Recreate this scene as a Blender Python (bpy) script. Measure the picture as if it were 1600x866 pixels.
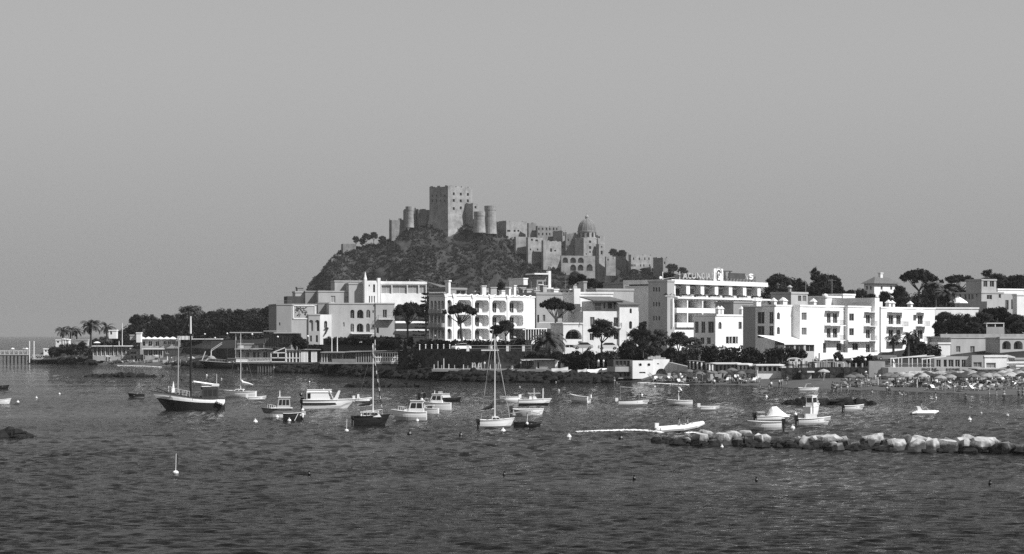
import bpy, math, random
import numpy as np
from mathutils import Vector, Matrix, noise

for o in list(bpy.data.objects): bpy.data.objects.remove(o, do_unlink=True)
SC = bpy.context.scene
COL = SC.collection
R = math.radians
CAMH = 9.0; HOR = 524.0; FPX = 3200.0       # eye height, horizon row and focal length in photo pixels

# ---------------- camera, sky, sun, exposure ----------------
cam = bpy.data.objects.new('camera', bpy.data.cameras.new('camera')); COL.objects.link(cam)
cam.data.sensor_width = 36.0; cam.data.lens = 36.0 * FPX / 1600.0
cam.location = (0, 0, CAMH); cam.rotation_euler = (R(90), 0, 0)
cam.data.shift_y = (HOR - 433.0) / 1600.0
cam.data.clip_start = 0.5; cam.data.clip_end = 60000
SC.camera = cam
SUN_AZ, SUN_EL = 63.0, 46.0     # degrees from straight behind the camera towards the right; height
wd = bpy.data.worlds.new('World'); SC.world = wd; wd.use_nodes = True
wt = wd.node_tree; wt.nodes.clear()
sky = wt.nodes.new('ShaderNodeTexSky'); sky.sky_type = 'NISHITA'; sky.sun_disc = False
sky.sun_elevation = R(SUN_EL); sky.sun_rotation = R(180 - SUN_AZ)
sky.air_density = 1.0; sky.dust_density = 0.6; sky.ozone_density = 1.0
bw = wt.nodes.new('ShaderNodeRGBToBW'); bg = wt.nodes.new('ShaderNodeBackground'); wo = wt.nodes.new('ShaderNodeOutputWorld')
bg.inputs['Strength'].default_value = 0.15
pw = wt.nodes.new('ShaderNodeMath'); pw.operation = 'POWER'; pw.inputs[1].default_value = 0.12      # soft grey film response of the whole sky
wt.links.new(sky.outputs[0], bw.inputs[0]); wt.links.new(bw.outputs[0], pw.inputs[0]); 
geo = wt.nodes.new('ShaderNodeNewGeometry'); sx = wt.nodes.new('ShaderNodeSeparateXYZ'); el = wt.nodes.new('ShaderNodeMapRange'); ml = wt.nodes.new('ShaderNodeMath'); ml.operation = 'MULTIPLY'
el.interpolation_type = 'SMOOTHSTEP'; el.inputs[1].default_value = 0.04; el.inputs[2].default_value = -0.15; el.inputs[3].default_value = 1.32; el.inputs[4].default_value = 2.12      # murky layer low over the sea
wt.links.new(geo.outputs['Incoming'], sx.inputs[0]); wt.links.new(sx.outputs['Z'], el.inputs[0]); wt.links.new(pw.outputs[0], ml.inputs[0]); wt.links.new(el.outputs[0], ml.inputs[1]); wt.links.new(ml.outputs[0], bg.inputs['Color']); wt.links.new(bg.outputs[0], wo.inputs[0])
sl = bpy.data.lights.new('sun', 'SUN'); sl.energy = 5.0; sl.angle = R(0.5); sl.color = (1, 1, 1)
sun = bpy.data.objects.new('sun', sl); COL.objects.link(sun)
sdir = Vector((math.sin(R(SUN_AZ)) * math.cos(R(SUN_EL)), -math.cos(R(SUN_AZ)) * math.cos(R(SUN_EL)), math.sin(R(SUN_EL))))
sun.rotation_euler = sdir.to_track_quat('Z', 'Y').to_euler(); sun.location = (0, 0, 200)
SC.view_settings.view_transform = 'Standard'; SC.view_settings.look = 'None'
SC.view_settings.exposure = 0.25; SC.view_settings.gamma = 1.0
SC.render.engine = 'CYCLES'
SC.cycles.use_denoising = False
SC.cycles.max_bounces = 5; SC.cycles.diffuse_bounces = 2; SC.cycles.glossy_bounces = 2; SC.cycles.volume_bounces = 1

# ---------------- helpers ----------------
rng = random.Random(7)
def X(px, D): return (px - 800.0) / FPX * D
def Zp(py, D): return CAMH + (HOR - py) / FPX * D
def Dw(py): return CAMH * FPX / (py - HOR)           # distance of a point of the water at row py

_mats = {}
def mat(name, v, rough=0.8, var=0.15, scale=0.6, bump=0.0, stretch=(1, 1, 1), spec=0.15, metal=0.0, var2=0.0, scale2=0.08):
    if name in _mats: return _mats[name]
    m = bpy.data.materials.new(name); m.use_nodes = True; t = m.node_tree; n = t.nodes; L = t.links
    p = n['Principled BSDF']; p.inputs['Roughness'].default_value = rough; p.inputs['Metallic'].default_value = metal
    p.inputs['Specular IOR Level'].default_value = spec
    tc = n.new('ShaderNodeTexCoord'); mp = n.new('ShaderNodeMapping'); mp.inputs['Scale'].default_value = stretch
    L.new(tc.outputs['Object'], mp.inputs[0])
    nz = n.new('ShaderNodeTexNoise'); nz.inputs['Scale'].default_value = scale; nz.inputs['Detail'].default_value = 5; nz.inputs['Roughness'].default_value = 0.65
    L.new(mp.outputs[0], nz.inputs['Vector'])
    mr = n.new('ShaderNodeMapRange'); mr.inputs[1].default_value = 0.3; mr.inputs[2].default_value = 0.7
    mr.inputs[3].default_value = v * (1 - var); mr.inputs[4].default_value = min(0.9, v * (1 + var))
    L.new(nz.outputs[0], mr.inputs[0]); out = mr.outputs[0]
    if var2:
        n2 = n.new('ShaderNodeTexNoise'); n2.inputs['Scale'].default_value = scale2; n2.inputs['Detail'].default_value = 3
        L.new(tc.outputs['Object'], n2.inputs['Vector'])
        m2 = n.new('ShaderNodeMapRange'); m2.inputs[1].default_value = 0.35; m2.inputs[2].default_value = 0.65
        m2.inputs[3].default_value = 1 - var2; m2.inputs[4].default_value = 1 + var2
        L.new(n2.outputs[0], m2.inputs[0])
        mm = n.new('ShaderNodeMath'); mm.operation = 'MULTIPLY'; L.new(out, mm.inputs[0]); L.new(m2.outputs[0], mm.inputs[1]); out = mm.outputs[0]
    L.new(out, p.inputs['Base Color'])
    if bump:
        b = n.new('ShaderNodeBump'); b.inputs['Strength'].default_value = 0.6; b.inputs['Distance'].default_value = bump
        L.new(nz.outputs[0], b.inputs['Height']); L.new(b.outputs[0], p.inputs['Normal'])
    _mats[name] = m; return m
ST = (1, 1, 0.25)   # rain streaks run down the walls
WHITE = mat('white_plaster', 0.78, 0.85, 0.10, 0.7, stretch=ST, var2=0.07, scale2=0.25)
CREAM = mat('cream_plaster', 0.40, 0.85, 0.14, 0.5, stretch=ST)
OCHRE = mat('ochre_and_shade_plaster', 0.36, 0.85, 0.10, 0.5, stretch=ST)  # also painted on white hotels where walls turn from the sun
ROSE = mat('rose_and_shade_plaster', 0.26, 0.85, 0.12, 0.5, stretch=ST)  # also painted on some walls in place of their shade
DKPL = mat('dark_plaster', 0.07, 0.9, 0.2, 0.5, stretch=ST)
CONC = mat('concrete', 0.34, 0.9, 0.2, 0.8, stretch=ST)
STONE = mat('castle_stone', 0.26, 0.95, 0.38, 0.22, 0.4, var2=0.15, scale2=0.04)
STONED = mat('castle_dark_shaded_stone', 0.20, 0.95, 0.35, 0.25, 0.4)  # darker copy of castle stone; also puts shade into the shaded blocks
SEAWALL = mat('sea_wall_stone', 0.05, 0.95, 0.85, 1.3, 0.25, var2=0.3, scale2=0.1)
ROCKD = mat('wet_dark_rock', 0.014, 0.8, 0.5, 0.7, 0.25)
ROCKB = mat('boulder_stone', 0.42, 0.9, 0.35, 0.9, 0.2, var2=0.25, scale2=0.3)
CLIFF = mat('cliff_rock', 0.045, 0.95, 0.45, 0.07, 1.2, var2=0.3, scale2=0.02)
EARTH = mat('earth', 0.025, 0.95, 0.4, 0.12, 0.2)
SAND = mat('beach_sand', 0.085, 0.95, 0.18, 0.4, 0.05)
GLASS = mat('dark_glass', 0.02, 0.12, 0.3, 0.5, spec=0.6)
SHUT = mat('grey_shutter', 0.13, 0.6, 0.25, 9.0, stretch=(0.1, 0.1, 1))
SHUTM = mat('mid_grey_blind', 0.30, 0.7, 0.15, 6.0, stretch=(0.1, 0.1, 1))
FRAME = mat('window_frame', 0.45, 0.6, 0.1)
WFRAME = mat('white_frame', 0.78, 0.5, 0.05)
DFRAME = mat('dark_frame', 0.06, 0.6, 0.2)
RAILM = mat('railing_metal', 0.16, 0.5, 0.2)
TILE = mat('roof_tiles', 0.13, 0.85, 0.35, 3.0, 0.05)
ROOFD = mat('dark_roof', 0.06, 0.9, 0.3, 1.0)
WPAINT = mat('white_boat_paint', 0.82, 0.3, 0.03, spec=0.5)
GPAINT = mat('grey_boat_paint', 0.42, 0.4, 0.08, spec=0.5)
MPAINT = mat('mid_boat_paint', 0.16, 0.4, 0.1, spec=0.5)
BPAINT = mat('black_boat_paint', 0.018, 0.4, 0.2, spec=0.5)
WOOD = mat('weathered_wood', 0.14, 0.8, 0.3, 4.0, stretch=(1, 1, 0.2))
DWOOD = mat('dark_wood', 0.05, 0.8, 0.3, 3.0, stretch=(1, 1, 0.2))
PALEW = mat('pale_wood', 0.42, 0.8, 0.2, 3.0)
RUBBER = mat('black_rubber', 0.02, 0.6, 0.2)
CLOTHW = mat('white_canvas', 0.76, 0.9, 0.05)
CLOTHG = mat('grey_canvas', 0.28, 0.9, 0.12)
CLOTHD = mat('dark_canvas', 0.05, 0.9, 0.2)
METALW = mat('white_metal', 0.72, 0.4, 0.05)
METALG = mat('grey_metal', 0.38, 0.45, 0.12)
SKIN = mat('skin', 0.24, 0.6, 0.12)
HAIR = mat('dark_hair', 0.03, 0.8, 0.2)
LEAF = mat('foliage', 0.034, 0.8, 0.6, 0.5, spec=0.05)
LEAFM = mat('mid_foliage', 0.07, 0.8, 0.5, 0.5, spec=0.15)
LEAFP = mat('pale_foliage', 0.15, 0.8, 0.5, 0.8, spec=0.15)
LEAFD = mat('dark_foliage', 0.021, 0.8, 0.6, 0.4, spec=0.03)
LEAFH = mat('hill_scrub', 0.030, 0.85, 0.6, 0.05, spec=0.1)
BARK = mat('bark', 0.07, 0.9, 0.3, 2.0, stretch=(1, 1, 0.2))
FOAM = mat('foam', 0.72, 0.6, 0.2, 2.0)

def setp(o, label=None, cat=None, group=None, kind=None):
    if label: o['label'] = label
    if cat: o['category'] = cat
    if group: o['group'] = group
    if kind: o['kind'] = kind
    return o
def empty(name, loc, rz=0.0, label=None, cat=None, group=None):
    o = bpy.data.objects.new(name, None); COL.objects.link(o); o.empty_display_size = 0.5
    o.location = loc; o.rotation_euler = (0, 0, rz); return setp(o, label, cat, group)
def np_mesh(name, V, F, mats, smooth=False, mi=None):
    """V (n,3), F (m,k) arrays with k constant"""
    V = np.asarray(V, dtype=np.float32); F = np.asarray(F, dtype=np.int32); k = F.shape[1]
    me = bpy.data.meshes.new(name); me.vertices.add(len(V)); me.vertices.foreach_set('co', V.ravel())
    me.loops.add(F.size); me.loops.foreach_set('vertex_index', F.ravel())
    me.polygons.add(len(F)); me.polygons.foreach_set('loop_start', np.arange(0, F.size, k, dtype=np.int32))
    try: me.polygons.foreach_set('loop_total', np.full(len(F), k, dtype=np.int32))
    except Exception: pass
    if smooth: me.polygons.foreach_set('use_smooth', np.ones(len(F), dtype=bool))
    for m in mats: me.materials.append(m)
    if mi is not None: me.polygons.foreach_set('material_index', np.asarray(mi, dtype=np.int32))
    me.update(calc_edges=True); return me
def link(name, me, parent=None, loc=(0, 0, 0), rz=0.0, scale=None):
    o = bpy.data.objects.new(name, me); COL.objects.link(o); o.parent = parent
    o.location = loc; o.rotation_euler = (0, 0, rz)
    if scale is not None: o.scale = scale if hasattr(scale, '__len__') else (scale,) * 3
    return o
def children(o): return [c for c in bpy.data.objects if c.parent == o]
def copy_tree(root, loc, rz=0.0, label=None, group=None, scale=None, kids=None):
    r = root.copy(); COL.objects.link(r); r.location = loc; r.rotation_euler = (0, 0, rz)
    if label: r['label'] = label
    if group: r['group'] = group
    if scale is not None: r.scale = scale if hasattr(scale, '__len__') else (scale,) * 3
    for ch in (kids if kids is not None else root.children):
        c = ch.copy(); COL.objects.link(c); c.parent = r
        for g in ch.children:
            d = g.copy(); COL.objects.link(d); d.parent = c
    return r

class MB:
    """collects shapes and links them as one mesh object"""
    def __init__(s): s.v = []; s.f = []; s.m = []
    def add(s, V, F, m=0):
        b = len(s.v); s.v.extend([tuple(p) for p in V]); s.f.extend([tuple(i + b for i in f) for f in F]); s.m.extend([m] * len(F)); return s
    def box(s, x0, x1, y0, y1, z0, z1, m=0):
        return s.add([(x0, y0, z0), (x1, y0, z0), (x1, y1, z0), (x0, y1, z0), (x0, y0, z1), (x1, y0, z1), (x1, y1, z1), (x0, y1, z1)],
                     [(0, 3, 2, 1), (4, 5, 6, 7), (0, 1, 5, 4), (1, 2, 6, 5), (2, 3, 7, 6), (3, 0, 4, 7)], m)
    def bar(s, p, q, w, h=None, m=0):
        p = Vector(p); q = Vector(q); d = (q - p); L = d.length
        if L < 1e-6: return s
        d /= L; up = Vector((0, 0, 1)) if abs(d.z) < 0.95 else Vector((0, 1, 0))
        a = d.cross(up).normalized() * (w / 2); b = a.cross(d).normalized() * ((h or w) / 2)
        V = [p - a - b, p + a - b, p + a + b, p - a + b, q - a - b, q + a - b, q + a + b, q - a + b]
        return s.add(V, [(0, 1, 2, 3), (7, 6, 5, 4), (0, 4, 5, 1), (1, 5, 6, 2), (2, 6, 7, 3), (3, 7, 4, 0)], m)
    def tube(s, pts, rad, n=6, m=0, cap=True):
        pts = [Vector(p) for p in pts]; k = len(pts)
        if not hasattr(rad, '__len__'): rad = [rad] * k
        V = []; F = []
        for i, p in enumerate(pts):
            d = (pts[min(i + 1, k - 1)] - pts[max(i - 1, 0)]).normalized()
            up = Vector((0, 0, 1)) if abs(d.z) < 0.9 else Vector((0, 1, 0))
            a = d.cross(up).normalized(); b = a.cross(d).normalized()
            for j in range(n):
                t = 2 * math.pi * j / n; V.append(p + (a * math.cos(t) + b * math.sin(t)) * rad[i])
        for i in range(k - 1):
            for j in range(n):
                j2 = (j + 1) % n; F.append((i * n + j, i * n + j2, (i + 1) * n + j2, (i + 1) * n + j))
        if cap: F.append(tuple(range(n - 1, -1, -1))); F.append(tuple(range((k - 1) * n, k * n)))
        return s.add(V, F, m)
    def lathe(s, prof, n=12, c=(0, 0, 0), m=0, a0=0.0, a1=2 * math.pi):
        """prof: (r, z) from bottom to top"""
        V = []; F = []; full = abs(a1 - a0 - 2 * math.pi) < 1e-6; nn = n if full else n + 1
        for r, z in prof:
            for j in range(nn):
                t = a0 + (a1 - a0) * j / n; V.append((c[0] + r * math.cos(t), c[1] + r * math.sin(t), c[2] + z))
        for i in range(len(prof) - 1):
            for j in range(n):
                j2 = (j + 1) % nn; F.append((i * nn + j, i * nn + j2, (i + 1) * nn + j2, (i + 1) * nn + j))
        return s.add(V, F, m)
    def prism(s, poly, z0, z1, m=0):
        n = len(poly); V = [(x, y, z0) for x, y in poly] + [(x, y, z1) for x, y in poly]
        F = [tuple(range(n - 1, -1, -1)), tuple(range(n, 2 * n))] + [(i, (i + 1) % n, n + (i + 1) % n, n + i) for i in range(n)]
        return s.add(V, F, m)
    def ball(s, c, r, n=8, m=0, sq=(1, 1, 1)):
        h = n // 2; V = []; F = []
        for i in range(h + 1):
            a = math.pi * i / h - math.pi / 2
            for j in range(n):
                t = 2 * math.pi * j / n; V.append((c[0] + r * sq[0] * math.cos(a) * math.cos(t), c[1] + r * sq[1] * math.cos(a) * math.sin(t), c[2] + r * sq[2] * math.sin(a)))
        for i in range(h):
            for j in range(n):
                j2 = (j + 1) % n; F.append((i * n + j, i * n + j2, (i + 1) * n + j2, (i + 1) * n + j))
        return s.add(V, F, m)
    def mesh(s, name, mats, smooth=False):
        me = bpy.data.meshes.new(name); me.from_pydata(s.v, [], s.f)
        for m in (mats if isinstance(mats, (list, tuple)) else [mats]): me.materials.append(m)
        me.polygons.foreach_set('material_index', s.m)
        if smooth: me.polygons.foreach_set('use_smooth', [True] * len(s.f))
        me.update(); return me
    def build(s, name, mats, parent=None, loc=(0, 0, 0), rz=0.0, smooth=False):
        return link(name, s.mesh(name, mats, smooth), parent, loc, rz)
def one(name, mats, mb, loc, label, cat, group=None, rz=0.0, smooth=False):
    return setp(mb.build(name, mats, None, loc, rz, smooth), label, cat, group)

# ---------------- walls with real openings ----------------
def outline(w, h, rt, rb, n=6):
    """closed outline of an opening w by h with rounded upper / lower corners; starts lower left, runs to lower right"""
    P = []
    def arc(cx, cz, rx, rz, a0, a1):
        for i in range(n + 1):
            a = a0 + (a1 - a0) * i / n; P.append((cx + rx * math.cos(a), cz + rz * math.sin(a)))
    rx, rz = min(rb, w / 2), min(rb, h / 2)
    if rb > 0: arc(rx, rz, rx, rz, math.pi, 1.5 * math.pi); arc(w - rx, rz, rx, rz, 1.5 * math.pi, 2 * math.pi)
    else: P += [(0, 0), (w, 0)]
    rx = min(rt, w / 2); rz = min(rt, h)
    if rt > 0: arc(w - rx, h - rz, rx, rz, 0, math.pi / 2); arc(rx, h - rz, rx, rz, math.pi / 2, math.pi)
    else: P += [(w, h), (0, h)]
    Q = [P[0]]
    for p in P[1:]:
        if abs(p[0] - Q[-1][0]) + abs(p[1] - Q[-1][1]) > 1e-5: Q.append(p)
    return Q
def wall_mesh(mb, fr, W, z0, z1, ops, m=0, mback=None):
    """fr maps (u, d, z) to local xyz: u along the wall, d = depth behind its face"""
    xs = sorted({0.0, W} | {min(max(v, 0), W) for o in ops for v in (o['u0'], o['u1'])})
    zs = sorted({z0, z1} | {min(max(v, z0), z1) for o in ops for v in (o['z0'], o['z1'])})
    for i in range(len(xs) - 1):
        for j in range(len(zs) - 1):
            a, b, c, d = xs[i], xs[i + 1], zs[j], zs[j + 1]
            if b - a < 1e-5 or d - c < 1e-5: continue
            cx, cz = (a + b) / 2, (c + d) / 2
            if any(o['u0'] < cx < o['u1'] and o['z0'] < cz < o['z1'] for o in ops): continue
            mb.add([fr(a, 0, c), fr(b, 0, c), fr(b, 0, d), fr(a, 0, d)], [(0, 1, 2, 3)], m)
    for o in ops:
        w, h = o['u1'] - o['u0'], o['z1'] - o['z0']; P = outline(w, h, o.get('rt', 0), o.get('rb', 0)); dp = o['depth']
        n = len(P); V = [fr(o['u0'] + p[0], 0, o['z0'] + p[1]) for p in P] + [fr(o['u0'] + p[0], dp, o['z0'] + p[1]) for p in P]
        mb.add(V, [(i, n + i, n + (i + 1) % n, (i + 1) % n) for i in range(n)], m)
        if o.get('back'): mb.add(V[n:], [tuple(range(n))], m if mback is None else mback)
        for cu, cz, key in ((0, 0, 'rb'), (w, 0, 'rb'), (w, h, 'rt'), (0, h, 'rt')):   # spandrels of rounded corners
            r = o.get(key, 0)
            if r <= 0: continue
            rx = min(r, w / 2); rz = min(r, h / 2) if key == 'rb' else min(r, h)
            pts = [p for p in P if abs(p[0] - cu) <= rx + 1e-4 and abs(p[1] - cz) <= rz + 1e-4]
            if len(pts) < 2: continue
            V = [fr(o['u0'] + cu, 0, o['z0'] + cz)] + [fr(o['u0'] + p[0], 0, o['z0'] + p[1]) for p in pts]
            mb.add(V, [(0, i, i + 1) for i in range(1, len(pts))], m)
def window_part(fr, o, root, name='window'):
    """frame (part) and pane (sub-part) set in an opening"""
    k = o['kind']; w, h = o['u1'] - o['u0'], o['z1'] - o['z0']; d = o['depth'] - 0.03
    P = outline(w, h, o.get('rt', 0), o.get('rb', 0)); t = 0.07 if min(w, h) > 0.6 else 0.04
    u0, z0 = o['u0'], o['z0']
    fm = o.get('frame') or FRAME; pm = {'glass': GLASS, 'shut': SHUT, 'blind': SHUTM}[o.get('fill', 'glass')]
    F = MB(); n = len(P); cu, cz = w / 2, h / 2
    Q = [(cu + (p[0] - cu) * (1 - 2 * t / w), cz + (p[1] - cz) * (1 - 2 * t / h)) for p in P]
    V = [fr(u0 + p[0], d - 0.05, z0 + p[1]) for p in P] + [fr(u0 + p[0], d - 0.05, z0 + p[1]) for p in Q] + [fr(u0 + p[0], d, z0 + p[1]) for p in Q]
    F.add(V, [(i, (i + 1) % n, n + (i + 1) % n, n + i) for i in range(n)] + [(n + i, n + (i + 1) % n, 2 * n + (i + 1) % n, 2 * n + i) for i in range(n)])
    if w > 0.8 and k != 'slot':
        a = fr(u0 + cu, d - 0.04, z0 + t); b = fr(u0 + cu, d - 0.04, z0 + h - t); F.bar(a, b, 0.06)
    f = F.build(name, fm, root)
    G = MB(); G.add([fr(u0 + p[0], d - 0.01, z0 + p[1]) for p in Q], [tuple(range(n))]); G.build('louvre' if o.get('fill') in ('shut', 'blind') else 'pane', pm, f)
    if o.get('sill'):
        S = MB(); a, b = fr(u0 - 0.1, -0.08, z0 - 0.08), fr(u0 + w + 0.1, -0.08, z0 - 0.08); S.bar(a, b, 0.18, 0.08); S.build('sill', WFRAME, f)
    return f

class Bld:
    """a building whose near corner stands at photo column pc and distance D, its front running right at angle th"""
    def __init__(s, name, label, cat, pc, D, th, pyb=None, z0=None, group=None):
        s.th = R(th); s.O = Vector((X(pc, D), D)); s.ex = Vector((math.cos(s.th), math.sin(s.th))); s.ey = Vector((-math.sin(s.th), math.cos(s.th)))
        s.z0 = z0 if z0 is not None else Zp(pyb, D)
        s.root = empty(name, (s.O.x, s.O.y, s.z0), s.th, label, cat, group)
    def w(s, x, y): return s.O + s.ex * x + s.ey * y
    def U(s, px, y=0.0):
        k = (px - 800) / FPX; a = s.O + s.ey * y; return (k * a.y - a.x) / (s.ex.x - k * s.ex.y)
    def V(s, px, x=0.0):
        k = (px - 800) / FPX; a = s.O + s.ex * x; return (k * a.y - a.x) / (s.ey.x - k * s.ey.y)
    def Zf(s, px, py, y=0.0): return Zp(py, s.w(s.U(px, y), y).y) - s.z0
    def Zl(s, px, py, x=0.0): return Zp(py, s.w(x, s.V(px, x)).y) - s.z0
    def F(s, a, b, c, d, kind='win', y=0.0, **kw):
        """opening on the front (px0, py0, px1, py1)"""
        u0, u1 = s.U(a, y), s.U(c, y); m = (a + c) / 2
        o = dict(u0=u0, u1=u1, z0=s.Zf(m, d, y), z1=s.Zf(m, b, y), kind=kind, depth=kw.pop('depth', 0.22)); o.update(kw); return s._k(o)
    def Lo(s, a, b, c, d, kind='win', x=0.0, **kw):
        """opening on the left side; u runs along +y there"""
        v0, v1 = s.V(c, x), s.V(a, x); m = (a + c) / 2
        o = dict(u0=v0, u1=v1, z0=s.Zl(m, d, x), z1=s.Zl(m, b, x), kind=kind, depth=kw.pop('depth', 0.22)); o.update(kw); return s._k(o)
    def _k(s, o):
        if o['kind'] == 'arch': o['rt'] = (o['u1'] - o['u0']) / 2
        if o['kind'] == 'log': o['depth'] = o['depth'] if o['depth'] > 0.5 else 1.4; o['back'] = True
        return o
    def block(s, x0, x1, y0, y1, z0, z1, m=WHITE, F=(), L=(), name='wall', cope=None, top=None, mback=None):
        mb = MB(); mats = [m, top or ROOFD, mback or m]
        ff = lambda u, d, z: (x0 + u, y0 + d, z)
        fl = lambda u, d, z: (x0 + d, y0 + u, z)
        Fo = [dict(o, u0=o['u0'] - x0, u1=o['u1'] - x0) for o in F]; Lo = [dict(o, u0=o['u0'] - y0, u1=o['u1'] - y0) for o in L]
        def ok(o, W): return o['u0'] > 0.02 and o['u1'] < W - 0.02 and o['z0'] >= z0 - 0.001 and o['z1'] < z1 - 0.01 and o['u1'] - o['u0'] > 0.1
        def clip(o, W):
            o = dict(o); o['u0'] = max(o['u0'], 0.05); o['u1'] = min(o['u1'], W - 0.05); o['z0'] = max(o['z0'], z0 + 0.02); o['z1'] = min(o['z1'], z1 - 0.05)
            if o.get('kind') == 'arch': o['rt'] = (o['u1'] - o['u0']) / 2
            return o
        Fo = [o for o in (clip(o, x1 - x0) for o in Fo) if o['u1'] - o['u0'] > 0.1 and o['z1'] - o['z0'] > 0.1]
        Lo = [o for o in (clip(o, y1 - y0) for o in Lo) if o['u1'] - o['u0'] > 0.1 and o['z1'] - o['z0'] > 0.1]
        wall_mesh(mb, ff, x1 - x0, z0, z1, Fo, 0, 2)
        # left side seen from outside: u runs away from the viewer
        wall_mesh(mb, fl, y1 - y0, z0, z1, Lo, 0, 2)
        mb.add([(x1, y0, z0), (x1, y1, z0), (x1, y1, z1), (x1, y0, z1)], [(0, 1, 2, 3)])
        mb.add([(x1, y1, z0), (x0, y1, z0), (x0, y1, z1), (x1, y1, z1)], [(0, 1, 2, 3)])
        mb.add([(x0, y0, z1), (x1, y0, z1), (x1, y1, z1), (x0, y1, z1)], [(0, 1, 2, 3)], 1)
        wl = mb.build(name, mats, s.root)
        for fr, ops in ((ff, Fo), (fl, Lo)):
            for o in ops:
                if o['kind'] in ('open',): continue
                if o['kind'] == 'log':
                    if o.get('door', True):      # a door on the back wall of the loggia
                        W = o['u1'] - o['u0']; H = o['z1'] - o['z0']; dw = min(1.5, W * 0.5) * o.get('dws', 1); c = o['u0'] + W * o.get('dpos', 0.5)
                        q = dict(u0=c - dw / 2, u1=c + dw / 2, z0=o['z0'] + 0.05, z1=o['z0'] + min(2.3, H * 0.82), kind='door', depth=o['depth'], fill=o.get('fill', 'glass'), frame=o.get('frame'))
                        window_part(fr, q, s.root, 'door')
                    if o.get('rail', True):
                        rail(s.root, fr(o['u0'] + 0.05, 0.1, o['z0'] + 0.02), fr(o['u1'] - 0.05, 0.1, o['z0'] + 0.02), 0.95)
                else:
                    window_part(fr, o, s.root, 'door' if o['kind'] == 'door' else 'window')
        if cope:
            c = MB(); e = 0.12; zz = z1 + 0.003
            c.box(x0 - e, x1 + e, y0 - e, y0 + 0.25, zz - 0.25, zz + cope); c.box(x0 - e, x0 + 0.25, y0 + 0.252, y1 + e, zz - 0.252, zz + cope); c.box(x1 - 0.25, x1 + e, y0 + 0.252, y1 + e, zz - 0.252, zz + cope)
            c.build('coping', m, s.root)
        return wl
    def part(s, name, m, mb, **kw): return mb.build(name, m, s.root, **kw)
    def balcony(s, a, b, pyz, y=0.0, depth=1.2, up=False, railm=None, slabm=None):
        u0, u1 = s.U(a, y), s.U(b, y); z = s.Zf((a + b) / 2, pyz, y)
        q = MB(); q.box(u0, u1, y - depth, y, z - 0.15, z); q.build('balcony_slab', slabm or WHITE, s.root)
        r = rail(s.root, (u0 + .03, y - depth + .05, z), (u1 - .03, y - depth + .05, z), 0.95, sides=depth - 0.1)
        return r
def rail(root, a, b, h=0.95, sides=0.0, m=None, step=0.2, name='railing'):
    a = Vector(a); b = Vector(b); q = MB(); up = Vector((0, 0, h)); L = (b - a).length; n = max(2, int(L / step))
    q.bar(a + up, b + up, 0.05); q.bar(a + up * 0.12, b + up * 0.12, 0.03)
    for i in range(n + 1):
        p = a.lerp(b, i / n); q.bar(p, p + up, 0.022)
    if sides:
        dv = Vector((b - a).normalized()); inn = Vector((-dv.y, dv.x, 0)) * sides
        for p in (a, b):
            q.bar(p + up, p + inn + up, 0.05)
            for i in range(1, 6): w = p + inn * (i / 6); q.bar(w, w + up, 0.022)
    return q.build(name, m or RAILM, root)

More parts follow.
